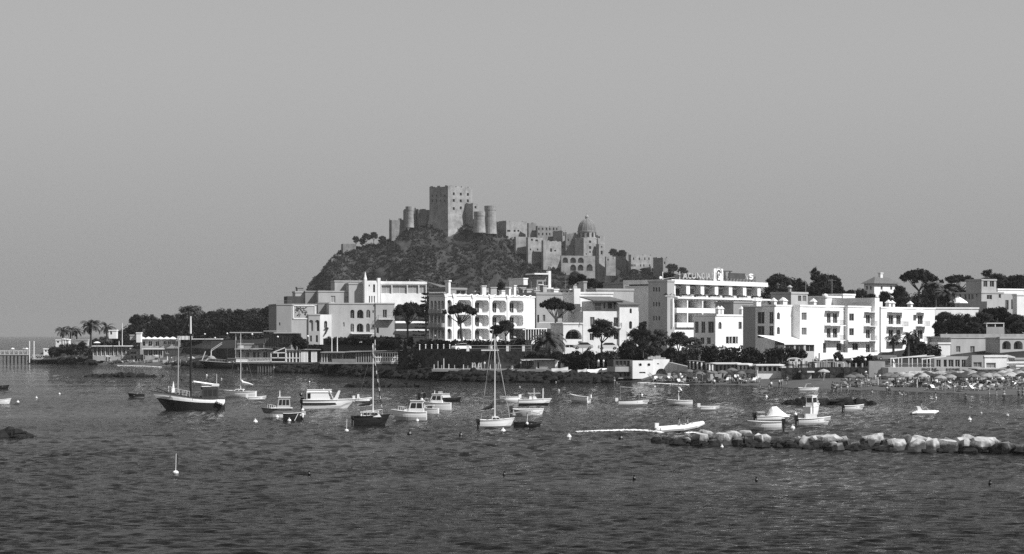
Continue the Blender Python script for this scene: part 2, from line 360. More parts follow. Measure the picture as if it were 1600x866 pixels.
# ---------------- the setting: sea, land, castle rock, haze ----------------
def make_sea():
    m = bpy.data.materials.new('sea_water'); m.use_nodes = True; t = m.node_tree; n = t.nodes; L = t.links
    p = n['Principled BSDF']; p.inputs['Roughness'].default_value = 0.05
    p.inputs['IOR'].default_value = 1.33; p.inputs['Specular IOR Level'].default_value = SEA_SPEC
    tc = n.new('ShaderNodeTexCoord')
    def nz(scale, detail, st=(1, 1, 1), rough=0.6, rot=0.0, dist=0.0):
        mp = n.new('ShaderNodeMapping'); mp.inputs['Scale'].default_value = st; mp.inputs['Rotation'].default_value = (0, 0, rot); L.new(tc.outputs['Object'], mp.inputs[0])
        x = n.new('ShaderNodeTexNoise'); x.inputs['Scale'].default_value = scale; x.inputs['Detail'].default_value = detail; x.inputs['Roughness'].default_value = rough; x.inputs['Distortion'].default_value = dist
        L.new(mp.outputs[0], x.inputs['Vector']); return x.outputs[0]
    ripples = nz(2.6, 4, (0.7, 1.3, 1), 0.6, 0.25, 0.4)
    gust = nz(0.020, 5, (0.35, 1.7, 1), 0.62, 0.04)                 # patches of ruffled and calmer water
    mr = n.new('ShaderNodeMapRange'); mr.inputs[1].default_value = 0.38; mr.inputs[2].default_value = 0.66; mr.inputs[3].default_value = 0.25; mr.inputs[4].default_value = 0.9
    L.new(gust, mr.inputs[0])
    chop = nz(.45, 3, (0.6, 1.3, 1), 0.6, 0.1); sp = n.new('ShaderNodeSeparateXYZ'); L.new(tc.outputs['Object'], sp.inputs[0])      # open sea beyond the point is choppier than the sheltered bay
    ky = n.new('ShaderNodeMapRange'); ky.inputs[1].default_value = 520; ky.inputs[2].default_value = 900; ky.inputs[3].default_value = 0; ky.inputs[4].default_value = 14; L.new(sp.outputs['Y'], ky.inputs[0])
    hm = n.new('ShaderNodeMath'); hm.operation = 'MULTIPLY'; L.new(chop, hm.inputs[0]); L.new(ky.outputs[0], hm.inputs[1]); hsum = n.new('ShaderNodeMath'); hsum.operation = 'ADD'; L.new(ripples, hsum.inputs[0]); L.new(hm.outputs[0], hsum.inputs[1])
    b = n.new('ShaderNodeBump'); b.inputs['Distance'].default_value = 0.25; L.new(mr.outputs[0], b.inputs['Strength']); L.new(hsum.outputs[0], b.inputs['Height'])
    L.new(b.outputs[0], p.inputs['Normal'])
    r2 = n.new('ShaderNodeMapRange'); r2.inputs[1].default_value = 0.38; r2.inputs[2].default_value = 0.68; r2.inputs[3].default_value = SEA_BASE * 0.8; r2.inputs[4].default_value = SEA_BASE * 1.25
    L.new(gust, r2.inputs[0]); L.new(r2.outputs[0], p.inputs['Base Color'])
    # one sheet with real waves, finer towards the viewer
    g = np.random.default_rng(12); nw = 70; lam = np.exp(g.uniform(math.log(.45), math.log(1.75), nw)); th = R(262) + g.normal(0, .5, nw); k = 2 * math.pi / lam
    amp = 0.0048 * lam * SEA_AMP; ph = g.uniform(0, 6.28, nw)
    s = np.concatenate([np.array([-30, -8, -2.5, -1.0, -.6]), np.linspace(-.31, .31, 430), np.array([.6, 1.0, 2.5, 8, 30])])
    rows = [4.0, 30.0, 60.0]; y = 78.0
    while y < 720: rows.append(y); y += max(.20, y * y / (9 * 2048) * .36)
    rows += list(np.geomspace(740, 14000, 60)); ys = np.array(rows)
    gx = s[None, :] * np.maximum(ys[:, None], 60); gx = np.clip(gx, -9000, 9000); gy = np.repeat(ys[:, None], len(s), 1)
    z = np.zeros_like(gx)
    for i in range(nw): z += amp[i] * np.sin(k[i] * (gx * math.cos(th[i]) + gy * math.sin(th[i])) + ph[i])
    patch = 0.85 + 0.4 * np.sin(gx * .021 + 1.3 * np.sin(gy * .013)) * np.sin(gy * .037 + .8 * np.sin(gx * .017 + 2))
    z *= patch * np.clip((760 - gy) / 400, 0, 1) * (np.abs(s)[None, :] < .5)
    V = np.stack([gx.ravel(), gy.ravel(), z.ravel()], 1)
    nx, ny = len(s), len(ys); i = np.arange((ny - 1) * (nx - 1)); r, c = i // (nx - 1), i % (nx - 1); a = r * nx + c
    F = np.stack([a, a + 1, a + nx + 1, a + nx], 1)
    o = link('sea', np_mesh('sea', V, F, [m], True)); o['kind'] = 'structure'
SEA_SPEC, SEA_BASE, SEA_AMP = 0.03, 0.0045, 1.5
make_sea()

def fbm(x, y, s, seed=0.0, o=4):
    return noise.fractal(Vector((x * s, y * s, seed)), 1.0, 2.0, o)
# shoreline: photo column -> row of the waterline
SHP = [(-200, 552), (20, 560), (60, 566), (130, 569), (250, 572), (330, 575), (400, 577), (500, 584), (530, 587), (560, 589), (660, 592), (760, 596), (900, 596), (1000, 597), (1040, 600), (1200, 603), (1260, 607), (1400, 611), (1500, 615), (1700, 622), (2100, 630)]
SHD = [Dw(p[1]) for p in SHP]; SHX = [p[0] for p in SHP]
OFF = [-60, 0, 4, 12, 25, 40, 60, 90, 150, 300, 700]
PROF = {  # heights behind the waterline for some columns
    -200: [-4, -3, -3, -3, -3, -3, -3, -3, -3, -3, -3],
    40: [-4, -2, -2, -2, -2, -2, -2, -2, -2, -2, -2],
    75: [-4, 0, .7, 1.0, 1.5, 2.5, 4, 4, 2, -2, -3],
    130: [-4, 0, .8, 1.6, 2.5, 4, 5, 6, 6, 2, -2],
    200: [-4, 0, .7, 1.3, 2.0, 3, 5, 8, 10, 8, -2],
    330: [-4, 0, .7, 1.3, 2.5, 4, 7, 9, 12, 14, 2],
    480: [-4, 0, .7, 1.0, 1.4, 1.8, 6, 8, 10, 14, 4],
    560: [-4, 0, .6, 1.0, 1.2, 1.6, 6.5, 8, 10, 14, 4],
    638: [-4, 0, 1.0, 1.5, 1.8, 2.2, 7.5, 8, 10, 14, 5],
    655: [-4, 0, 1.2, 2.0, 5.5, 6, 7.5, 8, 10, 14, 5],
    760: [-4, 0, 1.2, 2.0, 5.5, 6.0, 8, 8.2, 10, 14, 6],
    830: [-4, 0, 1.2, 2.0, 3.5, 5.8, 6, 7, 10, 14, 7],
    1000: [-4, 0, 0.8, 1.6, 2.2, 4.2, 5, 6, 9, 16, 8],
    1100: [-4, 0, 0.5, 1.0, 1.4, 2.4, 4.5, 5.5, 9, 18, 10],
    1300: [-4, 0, 0.4, 0.8, 1.2, 2.2, 4.5, 5.0, 9, 20, 12],
    1400: [-4, 0, 0.3, 0.6, 0.9, 1.5, 3.5, 5.5, 9, 20, 14],
    1600: [-4, 0, 0.3, 0.6, 0.9, 1.5, 3.5, 6.0, 10, 20, 14],
    2100: [-4, 0, 0.3, 0.6, 0.9, 1.5, 3.5, 6.0, 10, 20, 14]}
PK = sorted(PROF); PT = np.array([PROF[k] for k in PK], float)
def ground(x, y):
    px = 800 + x / y * FPX; d = y - np.interp(px, SHX, SHD)
    cols = np.array([np.interp(d, OFF, PT[i]) for i in range(len(PK))]) if not hasattr(d, '__len__') else None
    return float(np.interp(px, PK, cols))
def make_land():
    xs = np.arange(-260, 330, 3.0); ys = np.arange(300, 1150, 3.0); gx, gy = np.meshgrid(xs, ys)
    px = 800 + gx / gy * FPX; d = gy - np.interp(px, SHX, SHD)
    C = np.stack([np.interp(d, OFF, PT[i]) for i in range(len(PK))], -1)
    k = np.clip(np.searchsorted(PK, px, side='right') - 1, 0, len(PK) - 2); P = np.array(PK, float)
    t = np.clip((px - P[k]) / (P[k + 1] - P[k]), 0, 1)
    z = np.take_along_axis(C, k[..., None], -1)[..., 0] * (1 - t) + np.take_along_axis(C, (k + 1)[..., None], -1)[..., 0] * t
    nzv = np.array([[fbm(a, b, 0.08) for a, b in zip(r1, r2)] for r1, r2 in zip(gx[::1], gy[::1])]) if False else np.sin(gx * .37 + np.sin(gy * .21) * 2) * np.cos(gy * .33 + np.sin(gx * .17) * 2) * 0.12
    z = z + nzv * np.clip(z, 0, 1)
    V = np.stack([gx.ravel(), gy.ravel(), z.ravel()], 1); nx, ny = len(xs), len(ys)
    i = np.arange((ny - 1) * (nx - 1)); r, c = i // (nx - 1), i % (nx - 1); a = r * nx + c
    F = np.stack([a, a + 1, a + nx + 1, a + nx], 1); zc = V[F, 2].max(1)
    keep = zc > -2.5; F = F[keep]; a = a[keep]
    pxf = px.ravel()[a]; zf = z.ravel()[a]; df = d.ravel()[a]
    mi = np.where(((pxf > 1000) & (df < 55) & (zf < 3.2)) | ((pxf > 130) & (pxf < 320) & (df < 24)), 1, 0)
    o = link('ground', np_mesh('ground', V, F, [EARTH, SAND], True, mi)); o['kind'] = 'structure'
make_land()

# castle rock: ridge line as photo points, at its own distance
RIDGE = [(462, 520), (482, 462), (490, 442), (505, 425), (520, 408), (533, 395), (556, 386), (580, 384), (606, 378), (625, 368), (650, 357), (675, 353), (700, 352), (735, 354), (770, 356), (790, 370), (806, 379), (822, 392), (850, 402), (874, 418), (915, 425), (950, 422), (962, 410), (985, 419), (1020, 421), (1050, 427), (1080, 432), (1110, 452), (1140, 500)]
DC = 1400.0
RX = np.array([X(p[0], DC) for p in RIDGE]); RZ = np.array([Zp(p[1], DC) for p in RIDGE])
def rockh(x, y):
    top = float(np.interp(x, RX, RZ)); top += (2.2 * noise.noise(Vector((x * .13, 4.2, 0))) - .8) * (1 if x < -90 or x > 65 else .25); yf = 1275 + 12 * math.sin(x * .05) + 10 * math.sin(x * .13 + 1)
    if x > 40: yf += (x - 40) * 0.3
    t = (y - yf) / (1388 - yf)
    if t <= 0: return -6.0 + t
    if t < 1: s = t ** 0.62
    else: s = max(0.0, 1 - ((y - 1402) / 90.0) ** 2) if y > 1402 else 1.0
    g = noise.fractal(Vector((x * .035, y * .035, 3)), 1.0, 2.0, 5)
    g2 = abs(noise.noise(Vector((x * .05 + 0.02 * y, y * .012, 9))))
    fade = max(0.0, min(1, (1 - t) * 5)) if t < 1 else 0.2
    return top * s + fade * (g * 9 - g2 * 12) * min(1, t * 4)
def make_rock():
    xs = np.arange(-165, 150, 2.0); ys = np.arange(1255, 1480, 2.0); V = []; 
    for y in ys:
        for x in xs: V.append((x, y, rockh(x, y)))
    nx, ny = len(xs), len(ys); i = np.arange((ny - 1) * (nx - 1)); r, c = i // (nx - 1), i % (nx - 1); a = r * nx + c
    o = link('castle_rock', np_mesh('castle_rock', V, np.stack([a, a + 1, a + nx + 1, a + nx], 1), [CLIFF], False)); o['kind'] = 'structure'
make_rock()

# ---------------- foliage ----------------
def leaves(clumps, per, size, seed, flat=1.0, out=0.65):
    """leaf-sized quads spread through balls (x, y, z, r); returns V, F"""
    g = np.random.default_rng(seed); C = np.asarray(clumps, float); n = len(C) * per
    ci = np.repeat(np.arange(len(C)), per); d = g.normal(size=(n, 3)); d /= np.linalg.norm(d, axis=1)[:, None]
    rr = C[ci, 3] * (g.random(n) ** 0.4) * (0.8 + 0.35 * g.random(n)); P = C[ci, :3] + d * rr[:, None] * np.array([1, 1, flat])
    nn = d * out + g.normal(size=(n, 3)) * (1 - out); nn /= np.linalg.norm(nn, axis=1)[:, None]
    a = np.cross(nn, g.normal(size=(n, 3))); a /= np.linalg.norm(a, axis=1)[:, None]; b = np.cross(nn, a)
    s = size * (0.6 + 0.8 * g.random(n))[:, None]; a *= s; b *= s * 0.7
    V = np.concatenate([P - a, P - b * .9, P + a, P + b * .9], 1).reshape(-1, 3)
    return V, np.arange(4 * n).reshape(-1, 4)
def crown_clumps(seed, n=34, shape='broad'):
    g = random.Random(seed); out = []
    for i in range(n):
        if shape == 'broad':    # unit crown: width 2, height 1.7, sitting above z = 0
            a = g.uniform(0, 2 * math.pi); e = g.uniform(-0.5, 1.0); r = math.sqrt(max(0.05, 1 - e * e * .85)) * g.uniform(.55, .95)
            out.append((math.cos(a) * r * .8, math.sin(a) * r * .8, .85 + e * .68, g.uniform(.2, .34)))
        elif shape == 'pine':   # flat umbrella
            a = g.uniform(0, 2 * math.pi); r = math.sqrt(g.random()) * .88
            out.append((math.cos(a) * r, math.sin(a) * r, .30 + .26 * (1 - r * r) + g.uniform(-.06, .08), g.uniform(.13, .21)))
        elif shape == 'tall':
            z = g.random(); a = g.uniform(0, 2 * math.pi); r = (0.32 + .25 * math.sin(z * 2.8)) * g.uniform(.4, 1)
            out.append((math.cos(a) * r, math.sin(a) * r, z * 2.6 + .2, g.uniform(.2, .34)))
        elif shape == 'bush':
            a = g.uniform(0, 2 * math.pi); r = math.sqrt(g.random()) * .8
            out.append((math.cos(a) * r, math.sin(a) * r, g.uniform(0.05, .85) * (1 - .5 * r * r), g.uniform(.2, .3)))
    return out
CROWNS = {}
def crown(shape, var, m=LEAF):
    k = (shape, var, m.name)
    if k not in CROWNS:
        n, per, sz = {'broad': (40, 150, .055), 'pine': (46, 130, .038), 'tall': (40, 110, .06), 'bush': (26, 150, .06)}[shape]
        cl = crown_clumps(hash((shape, var)) % 1000 if False else var * 17 + len(shape), n, shape)
        V, F = leaves(cl, per, sz, var + 3, .85 if shape != 'pine' else .6)
        CROWNS[k] = (np_mesh('crown', V, F, [m]), cl)
    return CROWNS[k]
TR = {'n': 0}
def trunk_mesh(cl, h, r, cr, ch, seed, lean=0.0, limbs=7, dark=BARK):
    g = random.Random(seed); q = MB(); fork = h * .95
    top = Vector((lean * h, 0, h)); q.tube([(0, 0, -0.5), (lean * h * .3, g.uniform(-.05, .05) * h, h * .5), top], [r * 1.25, r, r * .75], 7)
    for c in g.sample(cl, min(limbs, len(cl))):
        e = Vector((lean * h + c[0] * cr, c[1] * cr, h + c[2] * ch)); mid = top.lerp(e, .5) + Vector((0, 0, -0.06 * cr))
        q.tube([top - Vector((0, 0, .2)), mid, e], [r * .6, r * .38, r * .12], 5)
    return q.mesh('trunk', dark)
def tree(px, D, pybase, pytop, wpx, label, shape='broad', m=LEAF, var=None, cat='tree', group=None, trunkf=0.3, lean=0.0, name=None, zb=None, r=None):
    """a tree with its foot at row pybase (or on the ground), its top at row pytop and a crown wpx wide"""
    TR['n'] += 1; i = TR['n']; var = var if var is not None else i % 4
    x = X(px, D); z0 = zb if zb is not None else (Zp(pybase, D) if pybase else ground(x, D)); H = Zp(pytop, D) - z0; W = wpx / FPX * D
    me, cl = crown(shape, var, m); uh = {'broad': 1.78, 'pine': .72, 'tall': 3.0, 'bush': 1.05}[shape]
    th = H * trunkf if shape != 'bush' else 0.0; ch = (H - th) / uh; cr = W / 2 / {'broad': 1.0, 'pine': 1.02, 'tall': .72, 'bush': 1.0}[shape]
    nm = name or {'broad': 'tree', 'pine': 'pine_tree', 'tall': 'cypress_tree', 'bush': 'bush'}[shape]
    root = empty(nm, (x, D, z0), 0, label, cat, group)
    c = link('crown', me, root, (lean * th, 0, th), 0, (cr, cr, ch)); c.rotation_euler = (0, 0, 0)
    link('trunk', trunk_mesh(cl, max(th, .3), r or max(.12, W * .028), cr, ch, i, lean, 9 if shape == 'pine' else 6), root)
    return root
_palm = {}
def palm(px, D, pyb, pytop, wpx, label, group='palm trees', zb=None, nf=34):
    x = X(px, D); z0 = zb if zb is not None else Zp(pyb, D); Rr = wpx / FPX * D / 2; H = Zp(pytop, D) - z0; th = max(.6, H - Rr * .75)
    TR['n'] += 1; g = random.Random(TR['n'] * 5); q = MB(); root = empty('palm_tree', (x, D, z0), 0, label, 'palm tree', group)
    for k in range(nf):
        a = 2 * math.pi * (k * .382 % 1) + g.uniform(-.1, .1); el = g.uniform(-.25, 1.25); L = Rr * g.uniform(1.05, 1.3); f = MB()
        pts = []; p = Vector((0, 0, th)); v = el; n = 8
        for j in range(n + 1):
            pts.append(p.copy()); p = p + Vector((math.cos(a) * math.cos(v), math.sin(a) * math.cos(v), math.sin(v))) * (L / n * 1.15); v -= (.16 + .05 * j * (1.2 if el > .6 else 1) * .5)
        side = Vector((-math.sin(a), math.cos(a), 0))
        for j in range(1, n + 1):                                # leaflets hang from both sides of the rib
            for sgn in (-1, 1):
                for fr_ in (0.0, .34, .67):
                    c = pts[j - 1].lerp(pts[j], fr_); w = Rr * .3 * math.sin(math.pi * min(1, (j + fr_) / (n + 1.2)) * .9 + .25)
                    d = (pts[j] - pts[j - 1]).normalized(); e = c + side * sgn * w + d * w * .5 + Vector((0, 0, -w * .45)); hw = d * Rr * .032
                    f.add([c - hw, c + hw, e], [(0, 1, 2)])
        f.bar(pts[0], pts[2], .09); f.bar(pts[2], pts[4], .06)
        f.build('frond', LEAFM if el > .3 else LEAF, root)
    t = MB(); rr = max(.22, Rr * .09); t.tube([(0, 0, -.3), (0, 0, th * .5), (0, 0, th - .2), (0, 0, th + .3)], [rr * 1.2, rr, rr, rr * 1.6], 8); t.build('trunk', BARK, root)
    return root
def rocks_mesh(name, m, L, W, H, n, seed, jag=.6, smooth=False):
    g = random.Random(seed); q = MB()
    for i in range(n):
        t = g.uniform(-1, 1); x = t * L / 2; y = g.uniform(-1, 1) * W / 2 * math.sqrt(max(.1, 1 - t * t)); s = (.45 + .55 * g.random()) * (1 - .45 * t * t) * H
        rock_into(q, (x, y, s * .1 - .1), (s * g.uniform(.9, 1.6), s * g.uniform(.9, 1.4), s * g.uniform(.6, 1.0)), g.randrange(9999), jag)
    return q.mesh(name, m, smooth)
def rock_into(q, c, s, seed, jag=.3, m=0, blocky=0.0, nu=9, nv=6):
    V = []; F = []; g = random.Random(seed); o = Vector((g.uniform(0, 90), g.uniform(0, 90), g.uniform(0, 90)))
    for i in range(nv + 1):
        a = math.pi * i / nv - math.pi / 2
        for j in range(nu):
            t = 2 * math.pi * j / nu; d = Vector((math.cos(a) * math.cos(t), math.cos(a) * math.sin(t), math.sin(a)))
            if blocky:
                k = max(abs(d.x), abs(d.y), abs(d.z)); d = d.lerp(d / k * .86, blocky)
            r = 1 + jag * noise.fractal(d * 1.3 + o, 1.0, 2.0, 3)
            V.append((c[0] + d.x * s[0] * r, c[1] + d.y * s[1] * r, c[2] + d.z * s[2] * r))
    for i in range(nv):
        for j in range(nu): j2 = (j + 1) % nu; F.append((i * nu + j, i * nu + j2, (i + 1) * nu + j2, (i + 1) * nu + j))
    q.add(V, F, m)

# haze: pale air between the viewer and the castle
def make_haze():
    q = MB(); q.box(-9500, 9500, -80, 14500, -9, 128); m = bpy.data.materials.new('haze'); m.use_nodes = True; t = m.node_tree; t.nodes.clear()
    o = t.nodes.new('ShaderNodeOutputMaterial'); v = t.nodes.new('ShaderNodeVolumePrincipled'); v.inputs['Density'].default_value = 0.00008; v.inputs['Color'].default_value = (.5, .5, .5, 1)
    v.inputs['Anisotropy'].default_value = 0.0
    t.links.new(v.outputs[0], o.inputs['Volume']); h = q.build('haze', m); h['kind'] = 'stuff'; h.display_type = 'WIRE'

# ---------------- the castle on its rock ----------------
def wins(b, lst, side='F', **kw):
    f = b.F if side == 'F' else b.Lo
    return [f(*q, **kw) for q in lst]
def ruin_top(b, x0, x1, y0, y1, z, hs, seed, m):
    """broken wall top: stubs of masonry of uneven height"""
    g = random.Random(seed); q = MB(); x = x0
    while x < x1 - .5:
        w = g.uniform(.8, 2.6); e = min(x + w, x1); h = g.uniform(0.1, hs)
        if g.random() < .7: q.box(x + .02, e - .02, y0 + .02, y0 + .9, z - .3, z + h)
        x = e
    y = y0 + .95
    while y < y1 - .5:
        w = g.uniform(.8, 2.6); e = min(y + w, y1); h = g.uniform(0.1, hs)
        if g.random() < .7: q.box(x0 + .02, x0 + .9, y + .02, e - .02, z - .3, z + h)
        y = e
    if q.v: q.build('broken_parapet', m, b.root)['kind'] = 'stuff'
SG = 'buildings of the castle'
# keep
b = Bld('castle_keep', 'tall square stone keep with rows of small windows on the castle summit', 'castle keep', 700, 1376, 50, z0=Zp(362, 1376), group=None)
x1, y1 = b.U(738), b.V(671); ft = b.Zf(719, 293); FW = []
for c, rows in ((709, (303, 313.5, 326)), (720, (303.5, 314, 325)), (731, (304, 314, 325.5)),): FW += [b.F(c - 1.6, r - 2.2, c + 1.6, r + 2.2, 'slot', depth=.8) for r in rows]
FW += [b.F(717, 335, 720, 339.5, 'slot', depth=.8), b.F(730, 331, 733, 337, 'slot', depth=.8)]
LW = [b.Lo(c - 1, r - 1.8, c + 1, r + 1.8, 'slot', depth=.6) for c in (675.5, 682, 688.5, 695) for r in (306, 314)]
b.block(0, x1, 0, y1, 0, ft, STONE, FW, LW)
ruin_top(b, 0, x1, 0, y1, ft, .9, 3, STONE)
q = MB()   # sloping foot of the keep
q.add([(-2.2, -2.2, -6), (x1 + 1, -2.2, -6), (x1, -.02, 12), (-.02, -.02, 12), (-2.2, y1 + 2, -6), (-.02, y1, 12)], [(0, 1, 2, 3), (4, 0, 3, 5)]); b.part('battered_foot', STONE, q)
def castle_box(name, label, pc, pr, pl, pyt, pyb, D=1384, th=50, m=STONE, fw=(), lw=(), ruin=0.0, seed=1, deep=10, cat='castle building', arch=(), slotd=.5, cope=None, top=None):
    b = Bld(name, label, cat, pc, D, th, z0=Zp(pyb, D) - 8, group=SG)
    x1 = b.U(pr); y1 = b.V(pl) if pl is not None else deep; y1 = y1 if 2 < y1 < 60 else deep; z1 = b.Zf(pc + .1, pyt)
    F = [b.F(a - w / 2, c - h / 2, a + w / 2, c + h / 2, 'slot', depth=slotd) for a, c, w, h in fw] + [b.F(*q, kind='arch', depth=slotd) for q in arch]
    L = [b.Lo(a - w / 2, c - h / 2, a + w / 2, c + h / 2, 'slot', depth=slotd) for a, c, w, h in lw]
    b.block(0, x1, 0, y1, 0, z1, m, F, L, cope=cope, top=top)
    if ruin: ruin_top(b, 0, x1, 0, y1, z1, ruin, seed, m)
    b.dim = (x1, y1, z1); return b
def round_tower(name, label, px, D, wpx, pyt, pyb, m=STONE, bands=True):
    r = wpx / FPX * D / 2; z0 = Zp(pyb, D) - 6; H = Zp(pyt, D) - z0; root = empty(name, (X(px, D), D, z0), 0, label, 'tower', SG)
    q = MB(); q.lathe([(r * 1.18, 0), (r * 1.02, H * .55), (r, H * .58), (r, H - 3.2)], 20); q.build('shaft', m, root, smooth=False)
    q = MB(); q.lathe([(r, H - 3.2), (r * 1.06, H - 2.8), (r * 1.06, H), (r * .9, H), (r * .9, H - 1), (0, H - 1)], 20); q.build('parapet', m, root)
    q = MB()
    for k in range(5):
        a = -2.6 + k * .55; q.box(-.6, .6, -.3, .3, 0, 0)
    return root
round_tower('round_tower', 'broad round stone tower with a rim, right of the castle keep', 766, 1380, 17.5, 322, 352)
round_tower('round_tower', 'lower round stone bastion tower against the right side of the keep', 749, 1370, 17, 331, 350)
round_tower('round_tower', 'round turret with a broken rim at the left end of the castle summit', 640, 1386, 12, 323, 342)
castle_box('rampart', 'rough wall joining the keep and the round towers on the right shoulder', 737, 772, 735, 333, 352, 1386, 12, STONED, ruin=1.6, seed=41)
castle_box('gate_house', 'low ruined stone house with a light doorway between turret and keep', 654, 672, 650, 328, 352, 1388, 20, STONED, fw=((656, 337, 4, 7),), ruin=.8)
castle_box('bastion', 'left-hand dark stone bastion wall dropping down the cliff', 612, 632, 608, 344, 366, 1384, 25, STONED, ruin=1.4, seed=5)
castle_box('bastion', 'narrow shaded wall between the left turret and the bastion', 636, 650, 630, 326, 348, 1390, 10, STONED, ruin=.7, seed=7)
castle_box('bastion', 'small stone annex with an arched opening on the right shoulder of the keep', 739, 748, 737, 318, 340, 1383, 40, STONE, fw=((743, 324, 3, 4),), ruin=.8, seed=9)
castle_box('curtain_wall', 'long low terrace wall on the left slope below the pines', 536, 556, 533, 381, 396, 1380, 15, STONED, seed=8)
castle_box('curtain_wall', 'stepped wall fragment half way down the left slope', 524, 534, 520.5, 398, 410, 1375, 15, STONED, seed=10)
castle_box('curtain_wall', 'lowest stepped wall fragment on the left slope', 518, 524, 516, 404, 416, 1370, 15, STONED, seed=12)
castle_box('ruined_house', 'pale roofless house left of the long castle range', 791, 824, 788, 346, 372, 1388, 42, STONE, fw=((795, 361, 5, 3), (804, 361, 3, 3), (810, 361, 3, 3)), ruin=.7, seed=14)
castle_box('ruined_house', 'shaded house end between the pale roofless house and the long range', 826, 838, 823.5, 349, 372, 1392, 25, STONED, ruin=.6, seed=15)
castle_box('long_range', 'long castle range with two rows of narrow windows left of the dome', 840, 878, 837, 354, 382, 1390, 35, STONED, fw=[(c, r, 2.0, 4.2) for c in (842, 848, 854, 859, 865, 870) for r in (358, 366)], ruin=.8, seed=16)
castle_box('castle_house', 'tall narrow lit house front at the right end of the long range', 879, 886, 877, 361, 384, 1386, 40, STONE, fw=((881, 366, 2, 6), (884, 366, 2, 6)), ruin=.5, seed=31)
castle_box('castle_house', 'stone house with four small windows below the roofless house', 825, 848, 822, 371, 394, 1372, 38, STONE, fw=((831, 375, 3, 3), (838.5, 376, 4, 3), (829, 390, 2, 3), (840, 390, 2, 3)), ruin=.3, seed=17)
castle_box('retaining_wall', 'big pale buttressed wall with one dark door below the long range', 849, 882, 846, 377, 403, 1370, 38, STONE, fw=((861, 391, 3, 5.5), (867.5, 392, 3, 2.5), (879, 386, 3, 4)), ruin=.9, seed=18)
castle_box('retaining_wall', 'low terrace wall under the pale roofless house', 806, 824, 803, 370, 378, 1376, 30, STONE, seed=19)
# cathedral
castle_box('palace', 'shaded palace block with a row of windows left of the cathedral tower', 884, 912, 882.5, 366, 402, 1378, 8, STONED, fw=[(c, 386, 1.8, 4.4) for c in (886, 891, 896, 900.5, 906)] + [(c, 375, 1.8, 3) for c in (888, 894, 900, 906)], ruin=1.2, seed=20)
castle_box('arcade', 'arched terrace with two storeys of arches under the cathedral', 877, 930, 875.5, 399.5, 424, 1362, 14, STONE, slotd=2.6,
           arch=[(879, 402.5, 887.5, 411), (891, 402.5, 900, 411), (903, 402.5, 912, 411), (891, 413.5, 900, 423), (903, 413.5, 911.5, 423), (916.5, 413, 926, 423.5)])
castle_box('cathedral_tower', 'pale tall cathedral tower with arched windows in front of the dome', 912, 931, 910.8, 372, 415, 1368, 35, STONE, fw=((922, 378, 3.6, 4), (922, 387, 3.6, 4.5), (922, 394, 2.2, 3), (916, 397, 1.6, 2.4), (922, 405, 2, 2.6), (916, 405, 2, 2.4)), ruin=.3, seed=22)
castle_box('side_tower', 'slim square tower with a dark slit right of the cathedral', 936, 945, 931, 382, 424, 1370, 40, STONE, fw=((940, 395, 3, 6), (940, 386, 2.4, 2.4)), cope=.2)
castle_box('side_tower', 'upper block with a flat top behind the slim tower', 934, 945, 930, 367.5, 390, 1384, 30, STONE, fw=((936, 371, 3, 3),), seed=24)
def dome():
    D = 1380; px = 917; z0 = Zp(374, D); s = D / FPX; root = empty('cathedral_dome', (X(px, D), D, z0), 0, 'ribbed stone dome with a lantern crowning the castle cathedral', 'dome')
    q = MB(); r = 14.6 * s; q.lathe([(r * 1.05, -4), (r * 1.05, 0), (r * 1.1, .2), (r * 1.1, .8), (r, .9), (r, 11 * s), (r * 1.06, 11 * s + .1), (r * 1.06, 11 * s + .6), (r * .95, 11 * s + .7)], 24); q.build('drum', STONE, root)
    for k in range(12):
        a = 2 * math.pi * k / 12 + .1; c = Vector((math.cos(a), math.sin(a), 0)) * r; p = MB(); t = Vector((-math.sin(a), math.cos(a), 0))
        o = outline(1.5, 3, .75, 0); V = [c * 1.01 + t * (u - .75) + Vector((0, 0, 1.3 + v)) for u, v in o] + [c * .96 + t * (u - .75) + Vector((0, 0, 1.3 + v)) for u, v in o]; n = len(o)
        p.add(V, [tuple(range(n))] + [(i, n + i, n + (i + 1) % n, (i + 1) % n) for i in range(n)]); p.build('window', GLASS, root)
    zb = 11 * s + .7; hd = 19 * s; prof = [(r * .95 * math.cos(a), zb + hd * math.sin(a)) for a in [math.pi / 2 * i / 9 for i in range(10)]]; prof[-1] = (.9, prof[-1][1])
    q = MB(); q.lathe(prof, 24); q.build('dome_shell', mat('dome_lead', .17, .8, .2, .3), root, smooth=True)
    for k in range(12):
        a = 2 * math.pi * k / 12; q = MB(); q.tube([((pr + .06) * math.cos(a), (pr + .06) * math.sin(a), pz) for pr, pz in prof], .16, 4); q.build('rib', STONE, root)
    q = MB(); zt = zb + hd - .3; q.lathe([(1.1, zt - .4), (1.1, zt + 1.5), (1.35, zt + 1.6), (1.35, zt + 1.9), (.8, zt + 2.6), (.2, zt + 3.2), (0.1, zt + 4.4), (0, zt + 4.4)], 10); q.build('lantern', STONE, root)
dome()
castle_box('low_house', 'low stone house with a small window on the right shoulder of the rock', 986, 1018, 982, 398.5, 422, 1376, 35, STONE, fw=[(c, 404.5, 1.8, 4) for c in (990, 999, 1007.5, 1014)] + [(c, 415, 1.8, 3.6) for c in (986.6, 989, 992, 1001, 1006, 1015)], ruin=.6, seed=26)
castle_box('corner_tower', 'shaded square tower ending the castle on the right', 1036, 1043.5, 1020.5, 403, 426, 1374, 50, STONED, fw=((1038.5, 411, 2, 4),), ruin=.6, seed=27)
castle_box('small_house', 'flat white-fronted house in the scrub right of the cathedral', 947, 962, 945, 401, 412, 1366, 20, STONE, fw=((950, 406, 2, 3),), seed=28)
